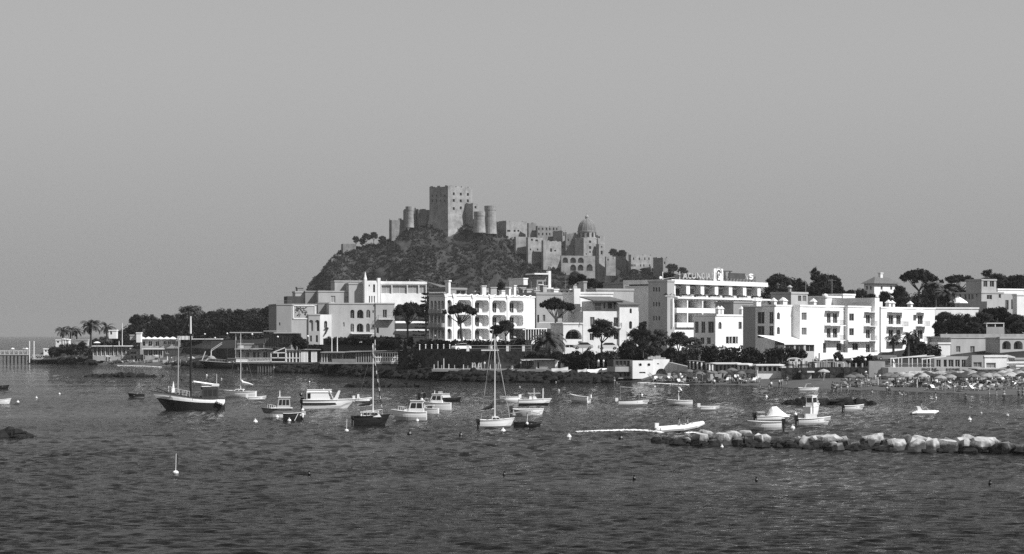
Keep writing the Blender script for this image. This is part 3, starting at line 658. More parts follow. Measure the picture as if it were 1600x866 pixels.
castle_box('garden_house', 'shaded gabled house above the scrub between cathedral and low house', 978, 983, 958, 394, 412, 1380, 55, STONED, fw=(), seed=29)

# scrub on the rock and the trees one can tell apart there
def make_scrub():
    g = random.Random(11); cl = []
    for i in range(13000):
        x = g.uniform(-155, 140); y = g.uniform(1276, 1398); z = rockh(x, y)
        if z < 8: continue
        d = noise.noise(Vector((x * .045, y * .03, 5.5))) + .5 * noise.noise(Vector((x * .12, z * .12, 2)))
        bare = 0.10 + (.3 if -50 < x < -8 and z > 18 else 0) + (.2 if 20 < x < 60 and z > 45 else 0)
        if d < bare - .5: continue
        if g.random() < .1 + (bare - .1): continue
        r = g.uniform(.9, 2.4); cl.append((x, y, z + r * .2, r))
    V, F = leaves(cl, 22, .55, 5, .75)
    setp(link('hill_scrub', np_mesh('hill_scrub', V, F, [LEAFH])), 'dark scrub and bushes clinging to the castle rock', 'scrub', kind='stuff')
make_scrub()
for px, py, w, lab in ((556, 368, 12, 'leftmost small umbrella pine on the skyline of the castle slope'), (572, 364, 18, 'taller rounded tree on the skyline left of the bastion'), (584, 362, 16, 'bushy tree directly left of the bastion wall'), (597, 368, 16, 'low dark tree against the foot of the bastion'), (566, 371, 12, 'small tree between the two skyline pines')):
    tree(px, 1384, py + 18, py, w, lab, 'broad', LEAFH, cat='tree', group='trees on the castle slope', trunkf=.22)
for px, py, w, h, lab in ((958, 388, 18, 16, 'dark tree right of the slim cathedral tower'), (972, 390, 18, 16, 'spreading tree below the gabled garden house'), (1008, 418, 24, 14, 'low tree in front of the low stone house'), (1050, 411, 22, 20, 'round tree right of the corner tower'), (1066, 417, 20, 16, 'last round tree at the right foot of the castle rock'), (898, 425, 24, 16, 'tree below the arcade arches'), (990, 420, 20, 14, 'tree left of the corner tower foot')):
    tree(px, 1356, py + h, py, w, lab, 'broad', LEAFH, cat='tree', group='trees on the castle slope', trunkf=.15)

# ---------------- hotels along the shore ----------------
# A: left hotel of stacked blocks
def hotelA():
    b = Bld('modernist_hotel', 'left-hand hotel of stacked grey and white blocks with arched windows', 'hotel', 514, 534, 15, z0=6.0)  # grey blocks get darker plaster in place of facades turned from the sun
    zz = lambda px, py, y=0: b.Zf(px, py, y)
    U = b.U
    F = [b.F(547.5, 484, 553.8, 497.5, 'arch', depth=.5), b.F(558, 484, 568, 497.5, 'arch', depth=1.0), b.F(572, 484, 578.5, 497, 'arch', frame=WFRAME), b.F(547.3, 505.5, 553.3, 519, 'arch', frame=WFRAME), b.F(557.5, 505.5, 568, 519, 'arch', depth=1.0), b.F(572, 505.5, 578, 519, 'arch'),
         b.F(536, 504, 538.4, 510.5, 'slot', fill='blind'), b.F(582, 485, 584, 489, 'slot'), b.F(582, 507, 584, 511, 'slot')]
    b.block(0, U(586.5), 0, 14, 0, zz(550, 474), CREAM, F, cope=.1)
    b.block(U(587, -.3) , U(616.5, -.3), -.3, 10, 0, zz(600, 474, -.3), OCHRE, [b.F(598, 484, 604.5, 496.5, 'door', y=-.3), b.F(588, 512, 592, 521, 'win', y=-.3)], cope=.1)
    b.balcony(590, 615, 498.5, y=-.3, depth=1.4)
    # awning strip over the ground floor
    q = MB(); u0, u1 = U(547), U(582); z = zz(565, 522); q.box(u0, u1, -2.2, -.02, z, z + .18); b.part('canopy', WFRAME, q)
    # arcaded tower at the left with its white side
    x0, x1, x2 = U(482, -2), U(500, -2), U(518, -2); zt = zz(495, 491.5, -2)
    b.block(x0, x1 - .01, -2, 8, -1, zt, OCHRE, [b.F(483, 500, 489.3, 517.5, 'arch', y=-2, depth=.6), b.F(492.5, 500, 499, 517.5, 'arch', y=-2, depth=.6), b.F(484.5, 524.5, 487.3, 534, 'win', y=-2), b.F(493.5, 524, 496.8, 535, 'door', y=-2)], cope=.15)
    b.block(x1, x2, -1.98, 8, -1, zt - .02, WHITE, [b.F(506.5, 501.5, 511.3, 513, 'arch', y=-2, depth=.4)])
    q = MB(); a = (U(508, -2), -2.2, zz(508, 522, -2)); q.bar(a, (U(512.5, -2), -2.2, zz(512, 512.5, -2)), .5, .3); q.bar((U(508, -2), -2.2, zz(508, 513, -2)), (U(512.7, -2), -2.2, zz(512, 512.3, -2)), .35, .3); b.part('wall_lamp', DFRAME, q)
    # upper blocks
    b.block(U(497, 4), U(513.5, 4), 4, 14, zt - .5, zz(505, 473, 4), ROSE, cope=.1)
    b.block(U(497.5, 6), U(545, 6), 6.02, 14, zz(520, 477, 6), zz(520, 455, 6), CREAM, [b.F(517, 462.5, 524, 473, 'win', y=6, frame=WFRAME, fill='blind'), b.F(538, 463, 545, 473, 'win', y=6, frame=WFRAME, fill='blind')], cope=.1)
    b.block(U(477, 9), U(497, 9), 9, 16, zt - 2, zz(487, 455, 9), ROSE, cope=.1)
    b.block(U(545, 5), U(568.6, 5), 5, 14, zz(557, 476, 5), zz(557, 443, 5), CREAM, cope=.15)
    b.block(U(523, 10), U(568, 10), 10, 16, zz(540, 460, 10), zz(540, 439, 10), CREAM, cope=.1)
    # white stair tower with slit windows
    sl = [(576, 445, 577.8, 448), (583, 444.5, 586, 457)] + [(c, 462.5, c + 1.8, 473) for c in (576.5, 580.2, 584)]
    b.block(U(569, 3), U(594, 3), 3.0, 14.1, zz(580, 477, 3), zz(580, 441.5, 3), WHITE, [b.F(*q, kind='slot', y=3) for q in sl])
    for a, c, t in ((569.5, 573.5, 436.5), (590, 594.5, 434.5)):
        q = MB(); q.box(U(a, 3), U(c, 3), 2.9, 4.6, zz(a, 477, 3), zz(a, t, 3)); b.part('chimney', WHITE, q)
    q = MB(); q.lathe([(.5, 0), (.35, .6), (.05, 2.0), (0, 2)], 8, (U(571.5, 3), 3.8, zz(571, 436.5, 3))); b.part('finial', WHITE, q)
    b.block(U(569, 7), U(594, 7), 7.0, 14.2, zz(580, 447, 7), zz(580, 438.8, 7), WHITE)
    # long white lounge
    b.block(U(595.5, 4), U(666.5, 4), 4, 15, zz(625, 486, 4), zz(625, 442.5, 4), WHITE, [b.F(a, 445.5, c, 459, 'win', y=4, fill='blind', frame=WFRAME, depth=.5) for a, c in ((596, 612), (613, 636), (637, 654), (655, 665.5))], cope=.45)
    q = MB(); q.box(U(618, 0), U(668, 0), -1, 1.5, zz(640, 517, 0), zz(640, 514.5, 0)); q.box(U(618, 2), U(668, 2), 2, 4, zz(640, 505, 2), zz(640, 502, 2)); b.part('terrace_slab', WHITE, q)
    # left wings
    x0 = U(432, -1.7); x1 = U(455.5, -1.7); x2 = U(495, -1.7)
    b.block(x0, x1 - .01, -1.7, 12, 0, zz(440, 475.5, -1.7), ROSE, [b.F(436, 504, 438, 509, 'slot', y=-1.7)], cope=.1)
    b.block(x1, x2, -1.6, 12, 0, zz(475, 475.5, -1.7), CREAM, cope=.1)
    q = MB(); z0, z1 = zz(475, 499, -1.7), zz(475, 476.5, -1.7); q.box(x1 + .3, x2 - .3, -1.72, -1.61, z0, z0 + .3); q.box(x1 + .3, x1 + .6, -1.72, -1.61, z0, z1); q.box(x2 - .6, x2 - .3, -1.72, -1.61, z0, z1); q.box(x1 + .3, x2 - .3, -1.72, -1.61, z1 - .3, z1); b.part('panel_border', WHITE, q)
    g = random.Random(4); q = MB()
    for k in range(46):      # raised relief figures on the panel
        cx = g.uniform(462, 479); cy = g.uniform(480, 493); a = (U(cx, -1.7), -1.64, zz(cx, cy, -1.7)); e = (a[0] + g.uniform(-.45, .45), -1.64, a[2] + g.uniform(-.45, .45)); q.bar(a, e, .12, .12)
    b.part('wall_relief', DKPL, q)
    b.block(U(449, 8), U(470, 8), 8, 14, zz(455, 476, 8), zz(460, 463, 8), DKPL)
    b.block(U(461.5, 10), U(477, 10), 10, 15, zz(470, 476, 10), zz(470, 456, 10), CREAM, cope=.15)
    b.block(U(465, 11), U(474, 11), 11, 14, zz(470, 456, 11), zz(470, 449, 11), ROSE, cope=.1)
    rail(b.root, (U(433, 3), 3.3, zz(440, 475.5, 3)), (U(456, 3), 3.3, zz(445, 475.5, 3)), 1.0)
    for c in (547, 561, 604, 640):
        q = MB(); y = 5 if c < 600 else 5; q.tube([(U(c, 6), 6, zz(c, 445, 6)), (U(c, 6), 6, zz(c, 437, 6))], .08, 5); b.part('vent_pipe', METALG, q)
    return b
hotelA()

# B: hotel with rounded loggias
def hotelB():
    b = Bld('arcaded_hotel', 'white hotel with three rows of round-cornered loggias behind the umbrella pines', 'hotel', 695, 442, 48, z0=7.0)
    U = b.U; x1 = U(835.5); zt = b.Zf(765, 462.3); y1 = b.V(670.5)
    F = []
    cols = [(698, 706), (714.5, 736.5), (742, 764), (769, 791), (796, 818)]
    for i, (a, c) in enumerate(cols):
        m = (a + c) / 2
        for k, (t, bt) in enumerate(((468.6, 489), (491.8, 511), (513.5, 530.5))):
            d = (c - 713) * .010
            if i == 0: F.append(b.F(a, t, c, bt, 'arch', depth=.6, fill='shut')); continue
            o = b.F(a, t + d * (1.2 - k * .6), c, bt - (d * .3 if k else -d * .2), 'log', depth=1.6, rt=.8, rb=.8 if k < 2 else 0, dpos=.5)
            F.append(o)
    L = []
    for k, (t, bt) in enumerate(((470, 489), (491, 511), (513, 529))):
        for c in (674.5, 680.3, 686, 691.5): L.append(b.Lo(c - 2.3, t, c + 2.0, bt, 'arch', depth=.8, fill='shut'))
    b.block(0, x1, 0, y1, 0, zt, WHITE, F, L, cope=.1)
    # pilasters, rounded parapet merlons, floor balconies on the side; darker plaster paints that side's shade
    for p in (696.5, 709.5, 739.3, 766.7, 793.5):
        q = MB(); u = U(p); q.box(u - .34, u + .34, -.16, -.003, 0, zt - .6); q.add([(u - .4, -.2, zt - .6), (u + .4, -.2, zt - .6), (u + .4, 0, zt - .6), (u - .4, 0, zt - .6), (u - .8, -.3, zt + .15), (u + .8, -.3, zt + .15), (u + .8, .1, zt + .15), (u - .8, .1, zt + .15)], [(0, 1, 5, 4), (1, 2, 6, 5), (3, 0, 4, 7), (4, 5, 6, 7)]); b.part('pilaster', WHITE, q)
    for k in range(15):
        c = 700 + k * 9.2; u = U(c); q = MB(); q.lathe([(.4, 0), (.3, .15), (0, .22)], 8, (u, .1, zt + .1)); b.part('merlon', WHITE, q)
    for k in range(10):
        v = y1 * (k + .5) / 10; q = MB(); q.lathe([(.42, 0), (.36, .35), (0, .55)], 7, (.1, v, zt + .1)); b.part('merlon', ROSE, q)
    for zc in (489.5, 511.5):
        for c in (674.5, 680.3, 686, 691.5):
            v = b.V(c); z = b.Zl(c, zc); q = MB(); q.lathe([(.1, -1.0), (.75, 0), (.75, .9)], 10, (-.05, v, z), a0=math.pi / 2, a1=1.5 * math.pi); b.part('balcony', OCHRE, q)
    # ground-floor glazed veranda
    u0, u1 = U(800), U(834); zr = b.Zf(815, 514.5); zg = b.Zf(815, 531)
    q = MB(); q.box(u0, u1, -4, -.36, zr, zr + .2)
    for i in range(9): u = u0 + .15 + (u1 - u0 - .3) * i / 8; q.box(u - .08, u + .08, -3.95, -3.8, zg, zr - .002)
    b.part('veranda', WHITE, q)
    q = MB(); q.box(u0 + .3, u1 - .3, -3.7, -3.66, zg, zr - .05); b.part('veranda_glazing', GLASS, q)
    # roof terrace clutter seen over the parapet
    g = random.Random(8)
    b.block(U(703, 9), U(729, 9), 9, 15, zt - 1, b.Zf(715, 451, 9), ROSE, [b.F(713, 454, 728, 460, 'win', y=9)], cope=.2, top=TILE)
    q = MB(); x = U(703, 9); x2 = U(722, 9); z = b.Zf(712, 450.5, 9); z2 = b.Zf(700, 436, 9); q.add([(x, 12, z + .3), (x2, 12, z + .3), (x, 18, z2), (x2 - 6, 18, z2)], [(0, 1, 3, 2)]); b.part('tiled_roof', TILE, q)
    q = MB(); x = U(702.5, 8); q.box(x - .32, x + .32, 8, 9, zt, b.Zf(702, 440, 8)); q.box(x - .45, x + .45, 7.8, 9.2, b.Zf(702, 440, 8), b.Zf(702, 438, 8)); b.part('chimney', WHITE, q)
    return b
hotelB()

# C: grey house between B and the villa
b = Bld('grey_house', 'grey flat-roofed house with dark windows between arcaded hotel and white villa', 'house', 838, 470, 20, z0=6)
b.block(0, b.U(893), 0, 12, 0, b.Zf(860, 459), OCHRE, [b.F(839.5, 492, 842.5, 504, 'win'), b.F(848, 492, 852, 502, 'win', fill='shut')] + [b.F(a, 494.5, c, 503.5, 'win') for a, c in ((866.5, 871.5), (878.5, 882), (887.5, 892.5))], cope=.3)
b.block(b.U(880, -1), b.U(897, -1), -1, 8, b.Zf(885, 488, -1), b.Zf(885, 470, -1), ROSE, [b.F(888, 472, 895, 486, 'win', y=-1)])
q = MB(); q.box(b.U(838), b.U(897), -1.6, -1.05, b.Zf(868, 504.6, -1), b.Zf(868, 503.8, -1)); b.part('ledge', WFRAME, q)

# D: white villa with tiled roof
def villa():
    b = Bld('white_villa', 'white villa with a big arched porch, tiled roof corner and oval window', 'villa', 880, 425, 14, z0=5.0)
    U = b.U; Z = b.Zf
    b.block(0, U(910), 0, 10, 0, Z(895, 505), WHITE, [b.F(883.5, 514.8, 909.3, 530.2, 'log', depth=2.2, rt=1.7, rail=False, dws=2.2), b.F(884, 539, 896.5, 543.5, 'win', frame=WFRAME), b.F(903.5, 533.5, 909, 542, 'door')], cope=.1)
    b.block(U(911), U(998), 0.02, 12, 0, Z(950, 486.5), WHITE, [b.F(922, 495.5, 929, 509, 'door', fill='shut'), b.F(959, 496, 966.3, 510.5, 'door'), b.F(921.5, 521, 928, 532, 'door'), b.F(959, 520, 966.5, 530.5, 'win')])
    b.balcony(957, 970, 512, depth=.9)
    # gabled end on the right with oval and small arched window
    u0, u1 = U(968, -.4), U(997.5, -.4); zt = Z(985, 475.5, -.4)
    oval = b.F(982.8, 502, 987.6, 514.5, 'win', y=-.4); oval['rt'] = (oval['u1'] - oval['u0']) / 2; oval['rb'] = oval['rt']
    b.block(u0, u1, -.4, 12.1, 0, zt, WHITE, [oval, b.F(983.8, 482, 987.2, 489.8, 'arch', y=-.4)], cope=.0)
    q = MB(); zr = Z(970, 466, -.4); q.add([(u0 - .3, -.7, zt + .05), (u1 + .4, -.7, zt + .05), (u1 - 3.2, 5, zr), (u0 - .3, 5, zr), (u0 - .3, -.7, zt - .2), (u1 + .4, -.7, zt - .2)], [(0, 1, 2, 3), (4, 5, 1, 0)]); b.part('tiled_roof', TILE, q)
    # attic loggia under a thin tiled roof
    a0, a1 = U(926, 3), U(967, 3); za = Z(945, 486.5, 3)
    b.block(a0, a1, 3, 11, za - .05, Z(945, 470.5, 3), WHITE, [b.F(929, 473, 940, 485.5, 'win', y=3, frame=WFRAME, fill='blind'), b.F(943, 472.5, 946, 482.5, 'slot', y=3), b.F(949.5, 472.5, 956.5, 482.5, 'win', y=3), b.F(959, 473, 963, 482.5, 'win', y=3)])
    q = MB(); z = Z(945, 470.5, 3); q.add([(a0 - .6, .8, z - .1), (a1 + .5, .8, z - .1), (a1 + .5, 11, z + .9), (a0 - .6, 11, z + .9), (a0 - .6, .8, z + .1), (a1 + .5, .8, z + .1), (a1 + .5, 11, z + 1.1), (a0 - .6, 11, z + 1.1)], [(0, 3, 2, 1), (4, 5, 6, 7), (0, 1, 5, 4), (1, 2, 6, 5), (3, 0, 4, 7)]); b.part('attic_roof', TILE, q)
    rail(b.root, (U(914, .1), .15, Z(920, 486.5)), (U(940, .1), .15, Z(930, 486.5)), 1.0)
    q = MB(); q.box(U(926, 12.5), U(1000, 12.5), 12.5, 20, 0, Z(960, 466, 12.5)); 
    q = MB(); q.tube([(U(909.8, -.5), -.5, Z(909, 505, -.5)), (U(909.8, -.5), -.5, Z(909, 472, -.5))], .07, 5); b.part('drain_pipe', DFRAME, q)
    # taller block behind
    b.block(U(897, 13), U(958, 13), 13, 22, 0, Z(925, 457.5, 13), WHITE, [b.F(957 - 59, 479.5, 957 - 48, 486, 'win', y=13, fill='blind', frame=WFRAME)], cope=.15)
    b.block(U(897, 12), U(907, 12), 12, 13 - .01, Z(900, 490, 12), Z(900, 451, 12), WHITE)
    b.block(U(932, 24), U(990, 24), 24, 32, 5, Z(950, 452.5, 24), CREAM, cope=.2)
    return b
villa()

# E: wing beside the big hotel, its shade painted in darker plaster
b = Bld('hotel_annex', 'grey hotel annex with corner balconies left of the tall slab-windowed tower', 'hotel annex', 974, 478, 20, z0=5)
b.block(0, b.U(999.5), 0, 12, 0, b.Zf(985, 442), ROSE, [b.F(983.6, 451, 985.8, 457.5, 'slot'), b.F(987.3, 451, 989.5, 457.5, 'slot')], cope=.2)
b.block(b.U(1000, 1.5), b.U(1019, 1.5), 1.5, 12, 0, b.Zf(1008, 442.5, 1.5), CREAM, [b.F(1009.5, 451, 1014.5, 463, 'door', y=1.5), b.F(1009.5, 473, 1014.5, 487, 'door', y=1.5), b.F(1001.5, 452, 1007, 460, 'win', y=1.5, frame=WFRAME, fill='blind')], cope=.2)
b.balcony(999, 1015, 467, y=1.5, depth=1.6); b.balcony(999, 1015, 488, y=1.5, depth=1.6)
b.block(b.U(963, 6), b.U(973.5, 6), 6, 14, 3, b.Zf(968, 442.5, 6), CREAM, cope=.1)

# H: big hotel with the roof sign
def hotelH():
    b = Bld('big_hotel', 'four-storey hotel with long white balconies, planted terrace and letters on its roof', 'hotel', 1045, 462, 50, z0=4.5)
    U = b.U; Z = b.Zf; xr = U(1200); y1 = b.V(1015.5); zt = Z(1046, 440)
    # tower side facing the viewer's left; darker plaster paints its shade
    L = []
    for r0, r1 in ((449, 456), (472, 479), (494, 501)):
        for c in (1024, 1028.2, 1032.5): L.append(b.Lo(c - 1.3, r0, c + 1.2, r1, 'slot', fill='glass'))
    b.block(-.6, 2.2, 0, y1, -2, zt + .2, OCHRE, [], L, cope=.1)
    # main front: two storeys of deep balconies
    zs = [Z(1047, 513), Z(1047, 505.5), Z(1047, 489), Z(1047, 483.5), Z(1047, 467.5), Z(1047, 464.5)]
    z_a, z_b, z_c = Z(1047, 511), Z(1047, 488), Z(1047, 465.5)
    cols = [1049, 1071.3, 1095, 1117, 1139, 1160, 1181, 1199]
    F = []
    u = [U(c) for c in cols]
    for i in range(len(cols) - 1):
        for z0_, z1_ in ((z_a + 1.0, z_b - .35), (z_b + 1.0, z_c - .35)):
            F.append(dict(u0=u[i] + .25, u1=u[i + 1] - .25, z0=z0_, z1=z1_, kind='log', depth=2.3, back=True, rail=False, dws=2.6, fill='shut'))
    b.block(2.21, xr, 0, 14, -2, z_c, WHITE, F, mback=OCHRE)  # loggia backs get darker plaster that paints their shade
    for z in (z_a, z_b):
        q = MB(); q.box(2.4, xr, -.5, -.003, z - .1, z + 1.02); b.part('balcony_front', WHITE, q)
    q = MB(); q.box(2.2, xr + .3, -.9, -.004, z_c - .15, z_c + .25); b.part('terrace_edge', WHITE, q)
    # set-back top storey with doors, pillars and planters
    ty = 2.2; ztop = Z(1047, 446, ty); F = []
    tc = [1050, 1072.5, 1095, 1117, 1139, 1161, 1183.5]
    for i, c in enumerate(tc): F.append(b.F(c - .5, 450.5 + i * .35, c + 13.2, 463.5 - .2 + i * .1, 'door', y=ty, fill='glass' if i == 0 else 'blind', frame=WFRAME))
    b.block(2.21, xr - .4, ty, 14, z_c + .01, ztop, WHITE, F)
    q = MB(); q.box(1.5, xr + .4, .3, 14, ztop + .3, ztop + 1.3); b.part('roof_slab', WHITE, q)
    q = MB(); q.box(2.5, xr - .6, ty + .4, 13, ztop + .001, ztop + .29); b.part('roof_gap', DFRAME, q)
    for i, c in enumerate(tc):
        uu = U(c - 5, ty); q = MB(); q.box(uu - .9, uu + .5, .7, ty - .003, z_c + .25, ztop + .28); b.part('terrace_pillar', WHITE, q)
        pc = U(c - 1.5 if i else 1042 + 3, .3); q = MB(); cl = [(pc + k * .55, .25, z_c + .62 + .12 * math.sin(k * 2.1), .42) for k in range(-3, 4)]; V, Fx = leaves(cl, 60, .13, 40 + i, .8)
        link('planting', np_mesh('planting', V, Fx, [LEAF]), b.root)
        q.box(pc - 2, pc + 2, -.1, .5, z_c + .26, z_c + .6); b.part('planter', CONC, q)
    for i in range(7):   # white party walls stand out between the balconies
        q = MB(); q.box(u[i] - .2, u[i] + .2, -.55, -.51 + .5, z_a + .0, z_c - .16); b.part('party_wall', WHITE, q)
    # roof sign
    def text(s, px0, px1, py0, py1, y, m, lab=None):
        uu0, uu1 = U(px0, y), U(px1, y); z0_, z1_ = Z((px0 + px1) / 2, py1, y), Z((px0 + px1) / 2, py0, y); return (uu0, uu1, z0_, z1_)
    sg = empty('roof_sign', (0, 0, 0), 0); sg.parent = b.root
    sgf = MB(); ys = 3.0
    ua, ub = U(1066, ys), U(1182, ys); zb = ztop + 1.3; sgf.bar((ua, ys + .3, zb + .5), (ub, ys + .3, zb + .5), .12); sgf.bar((ua, ys + .3, zb + 1.2), (ub, ys + .3, zb + 1.2), .08)
    k = 0; x = ua
    while x < ub: sgf.bar((x, ys + .3, zb), (x, ys + .3, zb + 1.6), .1); sgf.bar((x, ys + .3, zb + 1.4), (x, ys + 1.6, zb), .07); x += 1.4
    sgf.build('sign_frame', DFRAME, sg)
    for s, px0, px1, t0, t1, m in (('A', 1067.5, 1074.5, 427.5, 435.5, METALG), ('C', 1075.3, 1080.6, 427, 435, METALG), ('U', 1081.3, 1087.5, 426.8, 435, METALG), ('N', 1088.5, 1096, 426.8, 435, METALG), ('D', 1097, 1101.5, 427, 435.3, METALG), ('I', 1102.2, 1103.8, 427, 435.5, METALG), ('A', 1104.5, 1110.5, 427, 435.8, METALG), ('I', 1111.7, 1113, 426, 436.5, METALG), ('T', 1130, 1136.4, 423.3, 437, DFRAME), ('T', 1138, 1144, 423.3, 437, DFRAME), ('N', 1164, 1169, 428.5, 436.5, METALG), ('S', 1170.5, 1177.5, 428.5, 436, WFRAME)):
        uu0, uu1, z0_, z1_ = text(s, px0, px1, t0, t1, ys, m); q = MB(); w = uu1 - uu0; h = z1_ - z0_; t = min(.3, w * .15) if s != 'I' else w * .8
        def ln(*pts, cl=False):
            P = [(uu0 + a * w, ys + .1, z0_ + c * h) for a, c in pts]
            for i in range(len(P) - 1): q.bar(P[i], P[i + 1], .22, t)
        {'A': lambda: (ln((.08, 0), (.5, 1)), ln((.5, 1), (.92, 0)), ln((.2, .35), (.8, .35))), 'C': lambda: ln((.95, .9), (.5, 1), (.1, .75), (.1, .25), (.5, 0), (.95, .1)),
         'U': lambda: ln((.1, 1), (.1, .2), (.5, 0), (.9, .2), (.9, 1)), 'N': lambda: (ln((.1, 0), (.1, 1)), ln((.1, 1), (.9, 0)), ln((.9, 0), (.9, 1))), 'D': lambda: ln((.12, 0), (.12, 1), (.6, 1), (.92, .6), (.92, .4), (.6, 0), (.12, 0)),
         'I': lambda: ln((.5, 0), (.5, 1)), 'T': lambda: (ln((.5, 0), (.5, 1)), ln((0, .95), (1, .95))), 'S': lambda: ln((.9, .9), (.4, 1), (.1, .75), (.9, .3), (.6, 0), (.1, .1))}[s]()
        q.build('letter', m, sg)
    uu0, uu1, z0_, z1_ = text('', 1115, 1129, 420, 439, ys, WHITE); q = MB(); q.box(uu0, uu1, ys - .15, ys + .25, z0_, z1_); q.build('emblem_board', WHITE, sg)
    cx, cz = (uu0 + uu1) / 2, z0_ + (z1_ - z0_) * .42; rr = (uu1 - uu0) * .46
    for r_, t_, m_, a0_, a1_, e_ in ((rr, .14, METALG, 0, 6.28, .2), (rr * .62, .3, DFRAME, .6, 5.4, .24), (rr * .25, .22, METALG, 0, 4.5, .28)):
        q = MB(); P = [(cx + r_ * .8 * math.cos(a0_ + (a1_ - a0_) * i / 20), ys - e_, cz + r_ * 1.15 * math.sin(a0_ + (a1_ - a0_) * i / 20)) for i in range(21)]
        for i in range(20): q.bar(P[i], P[i + 1], .1, t_)
        q.build('emblem_ring', m_, sg)
    uu0, uu1, z0_, z1_ = text('', 1139, 1164.5, 427, 436, ys, DFRAME); q = MB(); q.box(uu0, uu1, ys - .05, ys + .2, z0_, z1_); q.build('sign_panel', DFRAME, sg)
    return b
hotelH()
for px, t, bt, lab in ((1038.5, 424.5, 442, 'tall pole with a crossbar at the left end of the hotel roof'), (1065.5, 424, 440, 'white aerial mast left of the roof letters')):
    D = 470; q = MB(); q.tube([(0, 0, 0), (0, 0, (bt - t) / FPX * D)], .07, 5); h = (433 - t) / FPX * D
    if px < 1050: q.bar((-.2, 0, .9), (2.8, 0, 1.3), .06); q.ball((-.5, 0, 1.2), .35, 8)
    one('aerial_mast', METALW, q, (X(px, D), D + 6, Zp(bt, D + 6)), lab, 'mast')

# F: small grey and white house in front
def houseF():
    b = Bld('seafront_house', 'grey and white seafront house with chimney pots in front of the big hotel', 'house', 1119.5, 424, 45, z0=3.5)
    U = b.U; Z = b.Zf; x1 = U(1180); y1 = b.V(1085.5); zt = Z(1121, 492.5)
    F = [b.F(1122.5, 503, 1127.5, 514.5, 'arch'), b.F(1154, 503, 1159, 514.5, 'win'), b.F(1166.5, 504, 1173, 515, 'win', frame=WFRAME), b.F(1174, 504, 1179.2, 515.3, 'win'), b.F(1134, 526, 1153, 537.5, 'win', frame=WFRAME), b.F(1166, 526.5, 1179, 537.5, 'win', frame=WFRAME)]
    L = [b.Lo(1087.5, 502.5, 1093, 520.5, 'door'), b.Lo(1097.5, 502.5, 1103.5, 520.5, 'door'), b.Lo(1108, 502.5, 1117, 520.5, 'door'), b.Lo(1096, 527.5, 1102, 538, 'door'), b.Lo(1106, 527.5, 1112, 538, 'door')]
    b.block(0, x1, 0, y1, 0, zt, WHITE, F, (), cope=.15)
    b.block(-.35, -.02, .0, y1, 0, zt - .3, WHITE, (), L, name='shaded_wall')
    for k in range(4):
        uu = U(1134 + k * 5.2); q = MB(); q.box(uu - .06, uu + .06, -.02, .1, Z(1140, 537.5), Z(1140, 526)); b.part('mullion', WFRAME, q)
    # pots and roof room
    for c in (1123, 1128, 1159.5):
        q = MB(); u = U(c, 1.2); q.box(u - .35, u + .35, 1, 1.7, zt, zt + 1.3); q.add([(u - .5, .85, zt + 1.3), (u + .5, .85, zt + 1.3), (u + .5, 1.85, zt + 1.3), (u - .5, 1.85, zt + 1.3), (u, 1.35, zt + 2.0)], [(0, 1, 4), (1, 2, 4), (2, 3, 4), (3, 0, 4)]); b.part('chimney_pot', WHITE, q)
    b.block(U(1146, 7), U(1181, 7), 7, 12, zt - .5, Z(1160, 472, 7), ROSE, [b.F(1166, 479, 1172, 491, 'win', y=7), b.F(1173, 480, 1178, 491, 'win', y=7, fill='shut')], cope=.1)
    q = MB(); q.box(U(1140, 9), U(1186, 9), 8, 14, Z(1160, 477, 8), Z(1160, 472, 8)); 
    return b
houseF()

